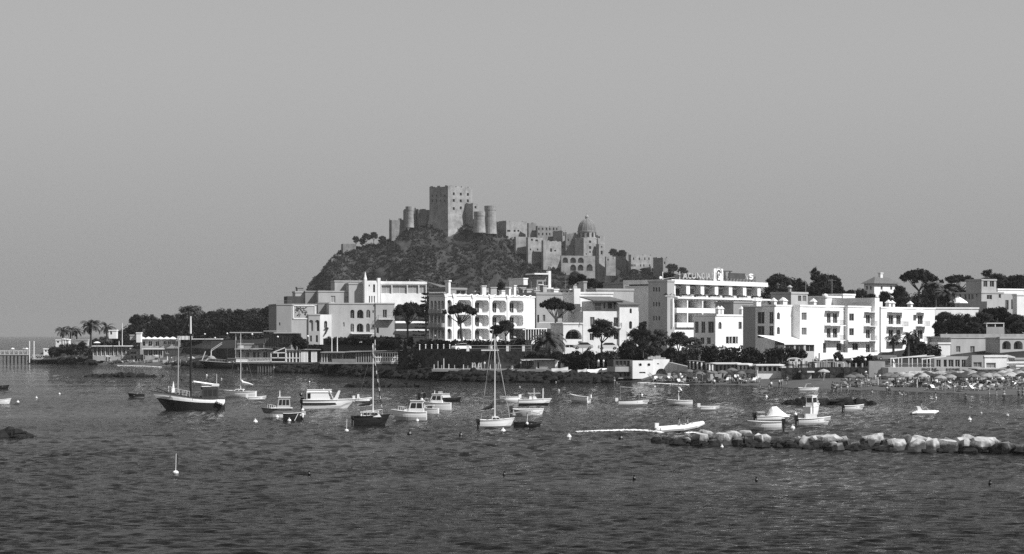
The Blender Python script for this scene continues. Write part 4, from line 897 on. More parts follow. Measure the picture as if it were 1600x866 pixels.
# G: long white hotel at the right
def hotelG():
    b = Bld('long_white_hotel', 'long white hotel with balconies, steps in its front and small chimneys along the roof', 'hotel', 1212, 398, 47, z0=3.2)
    U = b.U; Z = b.Zf; y1 = b.V(1182); zt = Z(1214, 477)
    L = []
    for r0, r1 in ((487.5, 506), (509.5, 528.5)):
        L += [b.Lo(1185, r0, 1196, r1, 'door'), b.Lo(1203.5, r0, 1210, r1, 'door')]
    # five bays, each stepped forward of the last one
    bays = [(1212, 1240, 0, []), ]
    xa = U(1240.5)
    b.block(0, xa, 0, y1, 0, zt, WHITE, [b.F(1213.8, 488, 1219, 499.5, 'arch'), b.F(1213.8, 510.5, 1219, 522.8, 'arch')], (), cope=.1)
    b.block(-.35, -.02, 0, y1, 0, zt - .4, WHITE, (), L, name='shaded_wall')
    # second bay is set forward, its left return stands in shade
    y2 = -1.8; xb = U(1250, y2); xc = U(1318, y2)
    F2 = [b.F(1252.5, 488.5, 1260.5, 500.3, 'win', y=y2, fill='shut'), b.F(1252.5, 512, 1260.5, 523.5, 'win', y=y2, fill='shut')]
    for r0, r1 in ((489.5, 505), (513, 528)):
        F2 += [b.F(1292, r0, 1298, r1, 'door', y=y2), b.F(1301.5, r0, 1308.5, r1, 'door', y=y2)]
    F2 += [b.F(1286, 536, 1291, 553, 'door', y=y2), b.F(1307, 536.5, 1315, 548, 'win', y=y2)]
    b.block(xb, xc, y2, 12, 0, zt + .02, WHITE, F2, cope=.1)
    b.block(xa + .01, xb - .01, 1.5, 12, 0, zt - .1, OCHRE)  # recess between bays, its shade put into a darker plaster
    y3 = -2.6; xd = U(1324.5, y3); xe = U(1364.5, y3)
    F3 = [b.F(1327, 490, 1334.5, 501.5, 'win', y=y3), b.F(1327, 513, 1334.5, 524.5, 'win', y=y3)]
    for r0, r1 in ((492, 505.5), (515, 529), (538, 552.5)): F3.append(b.F(1353, r0, 1359.8, r1, 'door', y=y3))
    F3.append(b.F(1332, 536.5, 1341, 547.5, 'win', y=y3))
    b.block(xd, xe, y3, 12, 0, zt + .01, WHITE, F3, cope=.1)
    b.block(xc + .01, xd - .01, 0.5, 12, 0, zt - .1, OCHRE)  # second recess, shade painted the same way
    xf = U(1367, y3 - .8); xg = U(1374, y3 - .8)
    b.block(xf, xg, y3 - .8, 9, 0, zt + 1.8, WHITE)
    y4 = -2.6; xh = U(1376.5, y4); xi = U(1460.5, y4)
    F4 = [b.F(1388.5, 492.5, 1396, 507, 'door', y=y4), b.F(1400.5, 492.5, 1407.5, 507, 'door', y=y4), b.F(1388.5, 515.5, 1396, 531, 'door', y=y4), b.F(1400.5, 515.5, 1407.5, 531, 'door', y=y4), b.F(1427, 492, 1431.5, 501.5, 'win', y=y4), b.F(1434, 493, 1442, 507, 'door', y=y4), b.F(1427, 515, 1431.5, 525, 'win', y=y4), b.F(1434, 516, 1442, 530, 'door', y=y4)]
    b.block(xh, xi, y4, 12, 0, zt - .1, WHITE, F4, cope=.1)
    b.block(xe + .01, xf - .01, 1, 9, 0, zt - .2, OCHRE); b.block(xg + .01, xh - .01, -1.5, 9, 0, zt - .2, OCHRE)  # narrow recesses beside the tall pier, also with painted shade
    for a, c, r, y in ((1289, 1313.5, 508.2, y2), (1289, 1313.5, 531.3, y2), (1350.5, 1363, 509.3, y3), (1350.5, 1363, 532, y3), (1350.5, 1363, 555, y3), (1386, 1411.5, 510, y4), (1386, 1411.5, 533.5, y4), (1432, 1445.5, 509.5, y4), (1432, 1445.5, 533, y4)):
        b.balcony(a, c, r, y=y, depth=1.3)
    for a, c, r, y in ((1289, 1312, 486.3, y2), (1350.5, 1362.5, 488.4, y3), (1386.5, 1410, 488.5, y4), (1432, 1444, 489, y4)):
        q = MB(); z = Z((a + c) / 2, r, y); q.box(U(a, y), U(c, y), y - 1.1, y - .003, z, z + .16); b.part('door_canopy', WHITE, q)
    # awning and glazed dining room on the ground floor
    u0, u1 = U(1225, -3.5), U(1274, -3.5); z1, z2 = Z(1240, 526, 0), Z(1250, 536.5, -3.5)
    q = MB(); q.add([(u0 - 4, -.05, z1 + .3), (u1 - 2, -.05, z1 - .1), (u1, -3.6, z2), (u0, -3.6, z2), (u0, -3.6, z2 - .25), (u1, -3.6, z2 - .25)], [(0, 1, 2, 3), (3, 2, 5, 4)]); b.part('awning', CLOTHW, q)
    b.block(u0 + .3, u1 - .2, -3.4, y2 - .02, 0, z2 - .3, CREAM, [b.F(1227, 538.5, 1241, 549, 'win', y=-3.4), b.F(1243, 538.5, 1256, 549, 'win', y=-3.4), b.F(1259, 538, 1273, 549.5, 'win', y=-3.4)], name='dining_room')
    q = MB(); q.box(U(1318, y3), U(1352, y3), y3 - 1.2, y3 - .003, Z(1335, 534, y3), Z(1335, 531, y3)); b.part('ledge', WHITE, q)
    q = MB(); q.box(u1, U(1374, -4.2), -4.6, -4.2, 0, Z(1330, 551, -4.2)); b.part('garden_wall', WHITE, q)
    for c, h in ((1181.5, 8), (1184.5, 8), (1209, 8.5), (1223, 9), (1225.5, 8.5), (1271, 8.5), (1337, 8.5), (1348.5, 8.5), (1388, 9), (1394, 8.5), (1422, 8)):
        u = U(c, 1.5) if c > 1212 else U(c, 3.5); s = .42; y = 1.5 if c > 1212 else 3.5; q = MB(); z = zt - .2; t = z + h * .15; q.box(u - s, u + s, y - s, y + s, z, t - .2)
        q.add([(u - s * 1.4, y - s * 1.4, t - .2), (u + s * 1.4, y - s * 1.4, t - .2), (u + s * 1.4, y + s * 1.4, t - .2), (u - s * 1.4, y + s * 1.4, t - .2), (u, y, t + .5)], [(3, 2, 1, 0), (0, 1, 4), (1, 2, 4), (2, 3, 4), (3, 0, 4)]); b.part('chimney_pot', WHITE, q)
    # rooms on the roof
    b.block(U(1236, 8), U(1262, 8), 8, 13, zt - .2, Z(1245, 457.5, 8), CREAM, [b.F(1247, 462, 1252, 471, 'win', y=8), b.F(1254, 462, 1260, 471, 'win', y=8, fill='shut')], cope=.15)
    q = MB(); u = U(1234, 8.5); q.tube([(u, 8.5, zt), (u, 8.5, Z(1234, 449.5, 8.5))], .32, 8); q.lathe([(.55, 0), (.55, .15), (.1, .5)], 8, (u, 8.5, Z(1234, 449.5, 8.5))); b.part('flue', CONC, q)
    b.block(U(1291, 7), U(1314, 7), 7, 12, zt - .2, Z(1300, 463.5, 7), WHITE, [b.F(1300, 474, 1303.5, 477, 'slot', y=7)], cope=.1)
    q = MB(); u = U(1289.5, 6); q.tube([(u, 6, zt), (u, 6, zt + 1.9)], .4, 10); q.ball((u, 6, zt + 2.1), .62, 10); b.part('roof_cowl', WHITE, q)
    b.block(U(1317, 7), U(1336, 7), 7, 12, zt - .2, Z(1325, 460, 7), WHITE, cope=.1)
    b.block(U(1366, 3), U(1379, 3), 3, 6, zt - .2, Z(1370, 471.5, 3), WHITE)
    return b
hotelG()

# ---------------- smaller buildings, sea front, gardens ----------------
def simple(name, label, cat, pc, D, th, pl, pr, pyt, pyb, m=WHITE, fw=(), lw=(), doors=(), deep=8, cope=.1, top=None, group=None, down=0.0, fill='glass', frame=None):
    b = Bld(name, label, cat, pc, D, th, z0=Zp(pyb, D) - down, group=group)
    x1 = b.U(pr); y1 = b.V(pl) if pl is not None else deep; y1 = y1 if 1.0 < y1 < 30 else deep; z1 = Zp(pyt, D) - b.z0
    F = [b.F(*q, fill=fill, frame=frame) for q in fw] + [b.F(*q, kind='door') for q in doors]; L = [b.Lo(*q) for q in lw]
    b.block(0, x1, 0, y1, 0, z1, m, F, L, cope=cope, top=top); b.x1, b.y1, b.z1 = x1, y1, z1
    return b
BR = 'small houses on the roofscape behind the hotels'
simple('back_house', 'low cream house with a dark strip behind the arcaded hotel roof', 'house', 742, 540, 25, 738, 770, 455, 466, CREAM, fw=((745, 458, 750, 463), (755, 458, 763, 463)), group=BR, down=6)
simple('back_house', 'pale house with a curved canopy behind the arcaded hotel', 'house', 789, 545, 25, 785, 812, 449, 466, CREAM, fw=((793, 454, 800, 460), (803, 454, 809, 460)), group=BR, down=6)
simple('back_house', 'white stair head high above the roofs left of the stacked terrace house', 'house', 818, 560, 30, 816, 824.5, 435, 452, WHITE, group=BR, down=10)
simple('back_house', 'rose house wall below the white stair head', 'house', 812, 556, 20, 806, 836, 446, 468, ROSE, fw=((818, 450, 823, 456), (827, 450, 831, 456)), group=BR, down=6)
b = simple('terrace_house', 'house of stacked white roof terraces in front of the castle scrub', 'house', 838, 550, 20, 836, 864, 450, 466, WHITE, fw=((841, 453, 848, 459), (852, 453, 858, 459)), group=BR, down=6)
b.block(.5, b.U(860), 1, 7, b.z1, b.z1 + 2.9, ROSE, [b.F(843, 440, 849, 447), b.F(852, 440, 857, 447)], cope=.3)
q = MB(); q.box(-.5, b.U(858), 0, 7, b.z1 + 3.6, b.z1 + 4.0); q.box(b.U(858), b.U(862), .5, 2, b.z1 + .02, b.z1 + 4.6); b.part('roof_slab', WHITE, q)
simple('back_house', 'long white parapet house right of the stacked terrace house', 'house', 862, 535, 20, 860, 896, 452, 470, WHITE, fw=((866, 455, 870, 461), (876, 455, 880, 461), (885, 455, 888, 461)), group=BR, down=6)
simple('back_house', 'small white house with a dark roof under the cathedral', 'house', 896, 560, 25, 893, 906, 444, 460, CREAM, top=TILE, group=BR, down=8)
simple('back_house', 'cream low house under the dark trees left of the hotel annex', 'house', 932, 540, 15, 928, 964, 453, 466, CREAM, group=BR, down=8)
simple('back_house', 'dark roofed house just left of the cream low house', 'house', 908, 548, 15, 905, 930, 449, 463, ROSE, top=TILE, group=BR, down=8)
simple('water_tank_house', 'pale cylinder-topped roof room left of the dark tree', 'house', 912, 520, 10, 911, 917, 440, 452, CREAM, group=BR, down=6)
simple('gable_house', 'dark gabled roof shape behind the arcaded hotel chimney', 'house', 695, 520, 20, 690, 712, 441, 460, DKPL, group=BR, down=6)
def aerial(px, D, pyt, pyb, label, kind=0):
    h = (pyb - pyt) / FPX * D; q = MB(); q.tube([(0, 0, 0), (0, 0, h)], .045, 5)
    if kind: 
        for k in range(5): q.bar((-.6 + k * .1, 0, h - .3 - k * .0), (-.6 + k * .1, 0, h - .3), .02)
        q.bar((-.9, 0, h - .3), (.9, 0, h - .3), .04)
        for k in range(6): q.bar((-.9 + k * .36, -.35, h - .3), (-.9 + k * .36, .35, h - .3), .03)
    one('television_aerial', METALG, q, (X(px, D), D, Zp(pyb, D)), label, 'aerial', 'aerials on the roofs')
for a in ((764, 530, 443, 460, 'thin aerial above the middle of the arcaded hotel'), (830, 545, 440, 458, 'aerial left of the stacked roof terraces'), (1259, 440, 438, 478, 'tall thin mast on the long white hotel, left of the roof rooms'), (1300, 450, 436, 463, 'wide aerial before the dark pines', 1), (1336, 450, 450, 464, 'aerial on the white roof block', 1), (884, 540, 438, 452, 'aerial left of the water tank', 1)): aerial(*a[:5], kind=a[5] if len(a) > 5 else 0)
g0 = random.Random(99)
for k in range(26):
    px = g0.choice([g0.uniform(735, 900), g0.uniform(735, 830)]); py = g0.uniform(456, 462); D = 515 + g0.uniform(0, 30); w = g0.uniform(.7, 1.8); h = g0.uniform(.8, 2.2); q = MB(); q.box(-w / 2, w / 2, -.6, .6, -2, h - .2); q.box(-w / 2 - .15, w / 2 + .15, -.75, .75, h - .2, h)
    one('chimney_stack', g0.choice([WHITE, CREAM, ROSE, CONC]), q, (X(px, D), D, Zp(py, D)), 'squat capped chimney among the roofs behind the arcaded hotel', 'chimney', 'chimneys behind the arcaded hotel', g0.uniform(.2, 1))

# right-hand back buildings
b = simple('hill_villa', 'pale villa with a hipped tiled roof between the pines on the skyline', 'house', 1366, 640, 35, 1350, 1402, 443, 460, WHITE, fw=((1376, 447, 1379, 453), (1391, 447, 1394, 453)), lw=((1353, 447, 1356, 453), (1359, 447, 1362, 453)), cope=0, down=8)
q = MB(); e = .9; z = b.z1; X1, Y1 = b.x1, b.y1; q.add([(-e, -e, z), (X1 + e, -e, z), (X1 + e, Y1 + e, z), (-e, Y1 + e, z), (X1 * .25, Y1 * .5, z + 2.2), (X1 * .75, Y1 * .5, z + 2.2)], [(0, 1, 5, 4), (1, 2, 5), (2, 3, 4, 5), (3, 0, 4), (3, 2, 1, 0)]); b.part('hipped_roof', TILE, q)
q = MB(); q.box(X1 * .5 - .5, X1 * .5 + .5, Y1 * .4, Y1 * .4 + 1, z + 1, z + 3.2); q.box(X1 * .5 - .65, X1 * .5 + .65, Y1 * .4 - .15, Y1 * .4 + 1.15, z + 3.2, z + 3.5); b.part('chimney', WHITE, q)
def towerhouse():
    b = Bld('tower_house', 'pale house with a square look-out tower beyond the garden at the right', 'house', 1533.5, 500, 28, z0=Zp(487, 500) - 6)
    U = b.U; Z = b.Zf; yl = b.V(1492)
    b.block(0, U(1568), 0, yl, 0, Z(1540, 457), CREAM, [b.F(1542, 461, 1550, 468), b.F(1560.5, 460, 1564, 466)], [b.Lo(1498.5, 460, 1501.5, 466), b.Lo(1507, 460, 1510, 468), b.Lo(1513, 460, 1515.5, 468), b.Lo(1517.5, 460, 1521, 468), b.Lo(1525, 459.5, 1527, 464)], cope=.15)
    b.block(.3, U(1558), .3, 6, Z(1540, 457) + .01, Z(1540, 437), CREAM, [b.F(1538, 439, 1544, 448.5), b.F(1548, 439, 1554.5, 448.5)], cope=.15)
    b.block(U(1559, 3), U(1600, 3), 3, 9, 0, Z(1570, 452, 3), WHITE, cope=.15); b.block(U(1568, 1), U(1592, 1), 1, 8, 0, Z(1580, 459, 1), OCHRE, [b.F(1571, 469, 1576, 484, y=1), b.F(1580, 468, 1588, 484, y=1)])
    b.block(0, U(1556, -2), -2, -.01, 0, Z(1540, 471, -2), CREAM)
towerhouse()
simple('white_house', 'white block house cut by the right edge above the dark garden trees', 'house', 1589, 440, 20, 1582, 1640, 460, 500, WHITE, fw=((1594, 493, 1600, 497),), down=3)
simple('terrace_wall', 'long white terrace wall below the big white parasol', 'wall', 1461, 455, 12, 1459, 1529, 481, 489, WHITE, deep=3, down=8)
def umbrella_big():
    D = 470; q = MB(); root = empty('garden_parasol', (X(1497, D), D, Zp(482, D)), 0, 'big white garden parasol on the terrace under the look-out tower', 'parasol')
    q.lathe([(2.3, 1.2), (2.1, 1.5), (.9, 2.3), (0.05, 2.8)], 8); q.build('canopy', CLOTHW, root); q = MB(); q.tube([(0, 0, 0), (0, 0, 2.6)], .05, 5); q.build('pole', WOOD, root)
umbrella_big()
def pergola(px0, px1, D, pyt, pyb, label, name='pergola', base=CREAM, n=3, pyb2=None, rz=0):
    root = empty(name, (X(px0, D), D, Zp(pyb, D)), R(rz), label, 'pergola'); w = (px1 - px0) / FPX * D / math.cos(R(rz)); h = (pyb - pyt) / FPX * D; zb = (pyb - (pyb2 or pyb)) / FPX * D
    q = MB(); q.box(0, w, -.2, 2.5, h - .18, h); q.build('roof_slab', WFRAME, root)
    for i in range(n + 1):
        q = MB(); u = .1 + (w - .2) * i / n; q.box(u - .08, u + .08, -.1, .06, zb, h - .18); q.build('post', WFRAME, root)
    q = MB(); q.box(0, w, -.15, .1, -2, zb - .002); q.build('low_wall', base, root)
    q = MB(); q.box(0.1, w - .1, 2.0, 2.1, zb, h - .2); q.build('back_screen', GLASS, root); return root
pergola(1541, 1569, 425, 504.5, 520, 'white-posted pergola on a pale base in front of the garden trees at right', n=2, pyb2=511)
simple('low_house', 'long cream flat-roofed house with shuttered windows above the beach restaurant', 'house', 1486, 402, 16, 1484, 1556, 526.5, 553, CREAM, fw=((1494, 541, 1500.5, 550.5), (1516, 541, 1523, 550.5), (1543, 541, 1551, 550.5)), fill='shut', down=2)
simple('lean_to', 'white sloping garden wall left of the long cream house', 'wall', 1466, 400, 10, 1464, 1485, 536, 553, WHITE, deep=4, down=2)
def arched_house():
    b = Bld('arched_house', 'pale house with two dark arches at the right edge above the beach', 'house', 1562.5, 395, 14, z0=Zp(556, 395) - 3)
    b.block(0, b.U(1640), 0, 6, 0, b.Zf(1575, 527.5), CREAM, [b.F(1566, 533, 1579.5, 546, 'log', depth=1.4, rt=.8, rail=False, dws=1.4), b.F(1584, 533, 1598, 546, 'log', depth=1.4, rt=.8, rail=False, dws=1.4), b.F(1604, 533, 1618, 546, 'log', depth=1.4, rt=.8, rail=False)], cope=.15)
    q = MB(); q.box(-12, b.U(1640), 1, 1.4, b.Zf(1575, 527.5), b.Zf(1575, 522)); b.part('rooftop_wall', CONC, q)
arched_house()
simple('garden_block', 'rose roofed shed left above the shuttered house', 'shed', 1452, 420, 8, 1449, 1484, 527, 536, ROSE, down=4)

# beach restaurant with lettering
LET = {'A': [[(.08, 0), (.5, 1), (.92, 0)], [(.2, .35), (.8, .35)]], 'B': [[(.1, 0), (.1, 1), (.7, 1), (.85, .75), (.7, .52), (.1, .52)], [(.7, .52), (.9, .27), (.7, 0), (.1, 0)]], 'C': [[(.95, .9), (.5, 1), (.1, .75), (.1, .25), (.5, 0), (.95, .1)]], 'K': [[(.1, 0), (.1, 1)], [(.9, 1), (.1, .45), (.9, 0)]], 'N': [[(.1, 0), (.1, 1), (.9, 0), (.9, 1)]],
       'S': [[(.9, .9), (.4, 1), (.1, .75), (.9, .3), (.6, 0), (.1, .1)]], 'R': [[(.1, 0), (.1, 1), (.8, 1), (.9, .75), (.8, .5), (.1, .5)], [(.45, .5), (.9, 0)]], 'I': [[(.5, 0), (.5, 1)]], 'T': [[(.5, 0), (.5, 1)], [(0, .97), (1, .97)]], 'O': [[(.5, 0), (.1, .3), (.1, .7), (.5, 1), (.9, .7), (.9, .3), (.5, 0)]], 'E': [[(.9, 0), (.1, 0), (.1, 1), (.9, 1)], [(.1, .5), (.8, .5)]]}
def restaurant():
    b = Bld('beach_restaurant', 'beach restaurant with a lettered parapet, posts and dark windows behind the umbrellas', 'restaurant', 1388, 362, 6, z0=Zp(596, 362) - 1)
    U = b.U; Z = b.Zf; zd = Z(1400, 574.5); x1 = U(1538)
    b.block(0, x1, 0, 12, 0, zd, CREAM, [b.F(1398, 581.5, 1404, 588), b.F(1413, 581.5, 1420, 588)], top=CONC, m=OCHRE) if False else b.block(0, x1, 0, 12, 0, zd, CREAM, [b.F(1396, 582, 1403, 588), b.F(1411, 582, 1418, 588), b.F(1449, 584, 1455, 589)], top=CONC)
    q = MB(); q.box(U(1420), U(1520), -.06, -.003, Z(1470, 582), Z(1470, 580.6)); b.part('string_course', WHITE, q)
    q = MB(); q.box(U(1509), U(1525), -.9, -.01, Z(1515, 581), Z(1515, 579.6)); b.part('small_awning', DFRAME, q)
    for txt, a, c, t, bt in (('SNACK', 1440, 1454.5, 575.2, 578.8), ('BAR', 1456, 1464, 575.2, 578.8), ('RISTORANTE', 1478.5, 1500.5, 575.8, 579.4)):
        n = len(txt); w = (U(c) - U(a)) / n
        for i, ch in enumerate(txt):
            q = MB(); u = U(a) + i * w; z0, z1 = Z((a + c) / 2, bt), Z((a + c) / 2, t)
            for pl in LET[ch]:
                P = [(u + p[0] * w * .72, -.03, z0 + p[1] * (z1 - z0)) for p in pl]
                for j in range(len(P) - 1): q.bar(P[j], P[j + 1], .05, .07)
            b.part('letter', DKPL, q)
    q = MB(); cx, cz = U(1508), Z(1508, 584)
    for i in range(14):
        t0, t1 = 6.283 * i / 14, 6.283 * (i + 1) / 14; q.bar((cx + .42 * math.cos(t0), -.06, cz + .42 * math.sin(t0)), (cx + .42 * math.cos(t1), -.06, cz + .42 * math.sin(t1)), .16)
    b.part('life_ring', WPAINT, q)
    # glazed upper floor
    y = 3.0; x0 = U(1436, y); zt = Z(1470, 557, y)
    F = [b.F(a, 562, c, 573.5, 'win', y=y, frame=CREAM and FRAME) for a, c in ((1463, 1470), (1474.5, 1479.5), (1482, 1490), (1492.5, 1500), (1502.5, 1509.5))]
    b.block(U(1460, y), U(1518, y), y, 11.9, zd + .01, zt, OCHRE, F)
    b.block(U(1518.5, y - 1), U(1537, y - 1), y - 1, 11.8, zd + .01, Z(1525, 555, y - 1), OCHRE, [b.F(1521, 566, 1534, 574, 'win', y=y - 1, fill='shut')])
    for c in (1392, 1404, 1409, 1420, 1425.5, 1433.5, 1441, 1448.5, 1453.5):
        q = MB(); u = U(c, .4); q.box(u - .06, u + .06, .35, .47, zd, Z(c, 560, .4)); b.part('post', WFRAME, q)
    q = MB()
    q.bar((U(1391, .4), .4, Z(1391, 560.5, .4)), (U(1448, .4), .4, Z(1448, 555, .4)), .12, .16); q.bar((U(1391, 2.9), 2.9, Z(1391, 560, 2.9)), (U(1460, 2.9), 2.9, Z(1460, 556, 2.9)), .12, .14); q.bar((U(1440, .4), .4, Z(1440, 561.5, .4)), (U(1478, 1), 1, Z(1478, 557, 1)), .16, .14); b.part('roof_beams', WFRAME, q)
    q = MB(); q.box(U(1395, 6), U(1460, 6), 6, 6.1, zd + .01, Z(1440, 561, 6)); b.part('shade_screen', DFRAME, q)
    rail(b.root, (.1, .15, zd), (U(1458), .15, zd), .75, m=METALG)
    q = MB(); q.add([(U(1393, .6) + .3, .6, zd), (U(1401, .6), .6, zd), (U(1399.5, .6), .9, zd + .9), (U(1397, .6), 1, zd + 1.5), (U(1396, .6), .9, zd + 1.45), (U(1396, 1.4), 1.4, zd)], [(0, 1, 2, 3, 4), (1, 5, 3, 2), (0, 4, 3, 5)]); b.part('folded_parasol', CLOTHW, q)
    b.block(U(1538.5, 2), U(1573, 2), 2, 10, 0, Z(1550, 556, 2), WHITE, [b.F(1541, 567, 1556, 575, 'win', y=2, fill='blind', frame=CREAM)], cope=.1)
restaurant()
def kiosk():
    b = Bld('beach_kiosk', 'small white beach kiosk with a dark counter opening and a flat roof', 'kiosk', 1529, 345, 10, z0=Zp(595, 345))
    b.block(0, b.U(1550), 0, 3, 0, b.Zf(1540, 577.5), CREAM, [b.F(1531, 579.5, 1540, 587, 'win'), b.F(1541.5, 579.5, 1549, 587, 'win')]); b.block(b.U(1550.3), b.U(1568), 0, 3.2, 0, b.Zf(1560, 578), WHITE)
    q = MB(); q.box(-.4, b.U(1571), -.5, 3.5, b.Zf(1540, 577.5), b.Zf(1540, 576)); b.part('roof_slab', CONC, q)
kiosk()
simple('white_terrace', 'stepped white terrace block with a grey vault at the right edge', 'terrace', 1560, 368, 8, 1558, 1640, 566, 580, WHITE, fw=((1575, 575, 1600, 580),), deep=5, down=3)
q = MB(); q.lathe([(2.2, 0), (2.1, .8), (1.5, 1.7), (0, 2.1)], 14); one('vaulted_roof', CONC, q, (X(1573, 378), 378, Zp(572, 378)), 'grey vaulted roof behind the stepped white terrace', 'roof')
simple('white_terrace', 'white parapet block cut by the right edge beside the vault', 'terrace', 1588, 362, 8, 1586, 1640, 571, 580, WHITE, deep=3, down=3)
simple('white_terrace', 'cream wall above the white parapet at the right edge', 'terrace', 1586, 372, 8, 1584, 1640, 560, 572, CREAM, deep=3, down=3)

# promenade retaining walls and terraces between the bars
def wallrun(name, label, pts, h_or_top, m, thick=.6, cat='wall', base=-3.0, cap=None):
    """pts: (px, D, row of the top)"""
    q = MB(); P = [(X(a, D), D, Zp(t, D)) for a, D, t in pts]; c = MB()
    for (x0, y0, z0), (x1, y1, z1) in zip(P, P[1:]):
        n = Vector((y1 - y0, -(x1 - x0), 0)).normalized() * -thick
        V = [(x0, y0, base), (x1, y1, base), (x1 + n.x, y1 + n.y, base), (x0 + n.x, y0 + n.y, base), (x0, y0, z0), (x1, y1, z1), (x1 + n.x, y1 + n.y, z1), (x0 + n.x, y0 + n.y, z0)]
        q.add(V, [(0, 3, 2, 1), (4, 5, 6, 7), (0, 1, 5, 4), (1, 2, 6, 5), (2, 3, 7, 6), (3, 0, 4, 7)])
    o = one(name, m, q, (0, 0, 0), label, cat); return o
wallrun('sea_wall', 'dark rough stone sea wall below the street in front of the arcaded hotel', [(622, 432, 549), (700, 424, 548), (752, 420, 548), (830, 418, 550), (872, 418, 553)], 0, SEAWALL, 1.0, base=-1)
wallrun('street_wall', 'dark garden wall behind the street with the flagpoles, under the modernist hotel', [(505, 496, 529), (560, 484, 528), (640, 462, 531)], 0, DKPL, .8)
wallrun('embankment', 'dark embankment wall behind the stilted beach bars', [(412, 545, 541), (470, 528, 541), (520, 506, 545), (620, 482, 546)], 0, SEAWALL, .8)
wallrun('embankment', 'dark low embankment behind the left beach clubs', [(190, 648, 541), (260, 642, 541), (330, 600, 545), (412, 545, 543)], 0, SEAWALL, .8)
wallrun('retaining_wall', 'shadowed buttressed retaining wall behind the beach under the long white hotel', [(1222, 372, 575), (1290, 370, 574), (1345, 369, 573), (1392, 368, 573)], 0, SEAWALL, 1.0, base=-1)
wallrun('retaining_wall', 'grey end pier of the retaining wall beside the beach restaurant', [(1358, 366, 564), (1383, 366, 565)], 0, CONC, 1.0, base=-1)
wallrun('beach_ramp_wall', 'pale ramp wall running down to the beach right of the round-window bar', [(1045, 398, 566), (1062, 392, 570), (1110, 378, 581)], 0, CREAM, .5, base=-1)
for k, px in enumerate((1232, 1256, 1300, 1322, 1344)):
    q = MB(); q.box(-.5, .5, -.9, 0, -1, Zp(576, 369)); one('buttress', SEAWALL, q, (X(px, 369), 369.2, 0), ['buttress at the left end of the retaining wall', 'buttress beside the changing huts', 'buttress in the middle of the retaining wall', 'buttress behind the sun shade', 'right-hand buttress near the restaurant'][k], 'buttress', 'buttresses of the retaining wall')
def fence_run(name, label, pts, h, m=METALW, step=2.0, panel=True, thick=.09):
    root = empty(name, (X(pts[0][0], pts[0][1]), pts[0][1], Zp(pts[0][2], pts[0][1])), 0, label, 'railing'); o = root.location
    P = [Vector((X(a, D), D, Zp(r, D))) - o for a, D, r in pts]; q = MB(); up = Vector((0, 0, h))
    for p, r_ in zip(P, P[1:]):
        q.bar(p + up, r_ + up, thick); q.bar(p + up * .5, r_ + up * .5, thick * .7)
        n = max(1, int((r_ - p).length / step))
        for i in range(n + 1):
            w = p.lerp(r_, i / n); k = MB(); k.bar(w, w + up, thick); k.build('post', m, root)
    q.build('rail', m, root)
    return root
fence_run('terrace_railing', 'white railing with rounded bays on the terrace under the long white hotel', [(1233, 374, 569), (1270, 374, 569), (1303, 374, 569)], .95, step=1.1)
fence_run('terrace_railing', 'lower white railing right of the rounded terrace', [(1303, 374, 571), (1322, 374, 571)], .6, step=1.2)
for px, D, r in ((1237, 373, 562.5), (1262, 373, 562.5)):
    q = MB(); w = 2.6; 
    for i in range(8):
        a0, a1 = math.pi * i / 8, math.pi * (i + 1) / 8; q.bar((w * .5 * math.cos(a0), 0, .5 * math.sin(a0)), (w * .5 * math.cos(a1), 0, .5 * math.sin(a1)), .12)
    one('railing_arch', METALW, q, (X(px + 4, D), D, Zp(r + 1, D)), 'left white hoop above the terrace railing' if px < 1250 else 'right white hoop above the terrace railing', 'hoop', 'hoops on the terrace railing')
g = random.Random(5)
for k in range(34):
    px = 1230 + k * 2.8 + g.uniform(-.8, .8); D = 373.6; h = g.uniform(.6, 1.3); q = MB(); w = g.uniform(.25, .5); q.box(-w / 2, w / 2, -.05, .05, 0, h)
    one('terrace_board', g.choice([CREAM, OCHRE, CONC, WFRAME, ROSE, DKPL]), q, (X(px, D), D, Zp(575, D)), 'upright board in the patchwork fence below the terrace railing', 'board', 'boards of the terrace fence')
for px in (1318, 1328, 1338, 1348):
    q = MB(); q.box(-.13, .13, -.1, .1, 0, .75); one('wall_post', CREAM, q, (X(px, 368), 368.3, Zp(574, 368)), {1318: 'first pale post on the retaining wall from the terrace railing', 1328: 'second pale post on the retaining wall', 1338: 'third pale post on the retaining wall', 1348: 'pale post on the retaining wall nearest the grey pier'}[px], 'post', 'posts on the retaining wall')

# changing huts and bars on the beach
for k, (px, D, t, bt) in enumerate([(1079, 385, 564, 577), (1084.5, 384, 564.3, 577.5), (1090.5, 383, 564.8, 578), (1097, 382, 565.5, 578.5), (1104.5, 381, 568, 582), (1109.5, 380, 568.5, 582.5), (1114, 380, 569, 583)]):
    root = empty('beach_cabin', (X(px, D), D, Zp(bt, D)), 0.15, ['first striped changing cabin at the hedge end of the row', 'second striped changing cabin from the hedge end', 'third striped changing cabin, pale door ajar', 'tilted fourth striped changing cabin with crossed boards', 'grey striped cabin at the gap of the row', 'narrow dark-sided cabin beside the gap', 'last striped cabin beside the beach bar'][k], 'beach cabin', 'striped changing cabins')
    h = (bt - t) / FPX * D; q = MB(); q.box(-.32, .34, -.3, 1, 0, h); q.build('body', DWOOD, root); q = MB(); q.box(-.3, -.02, -.36, -.31, .1, h - .05); q.build('door', CLOTHW, root)
    q = MB(); q.box(-.38, .4, -.45, 1.1, h, h + .08); q.build('roof', CONC, root)
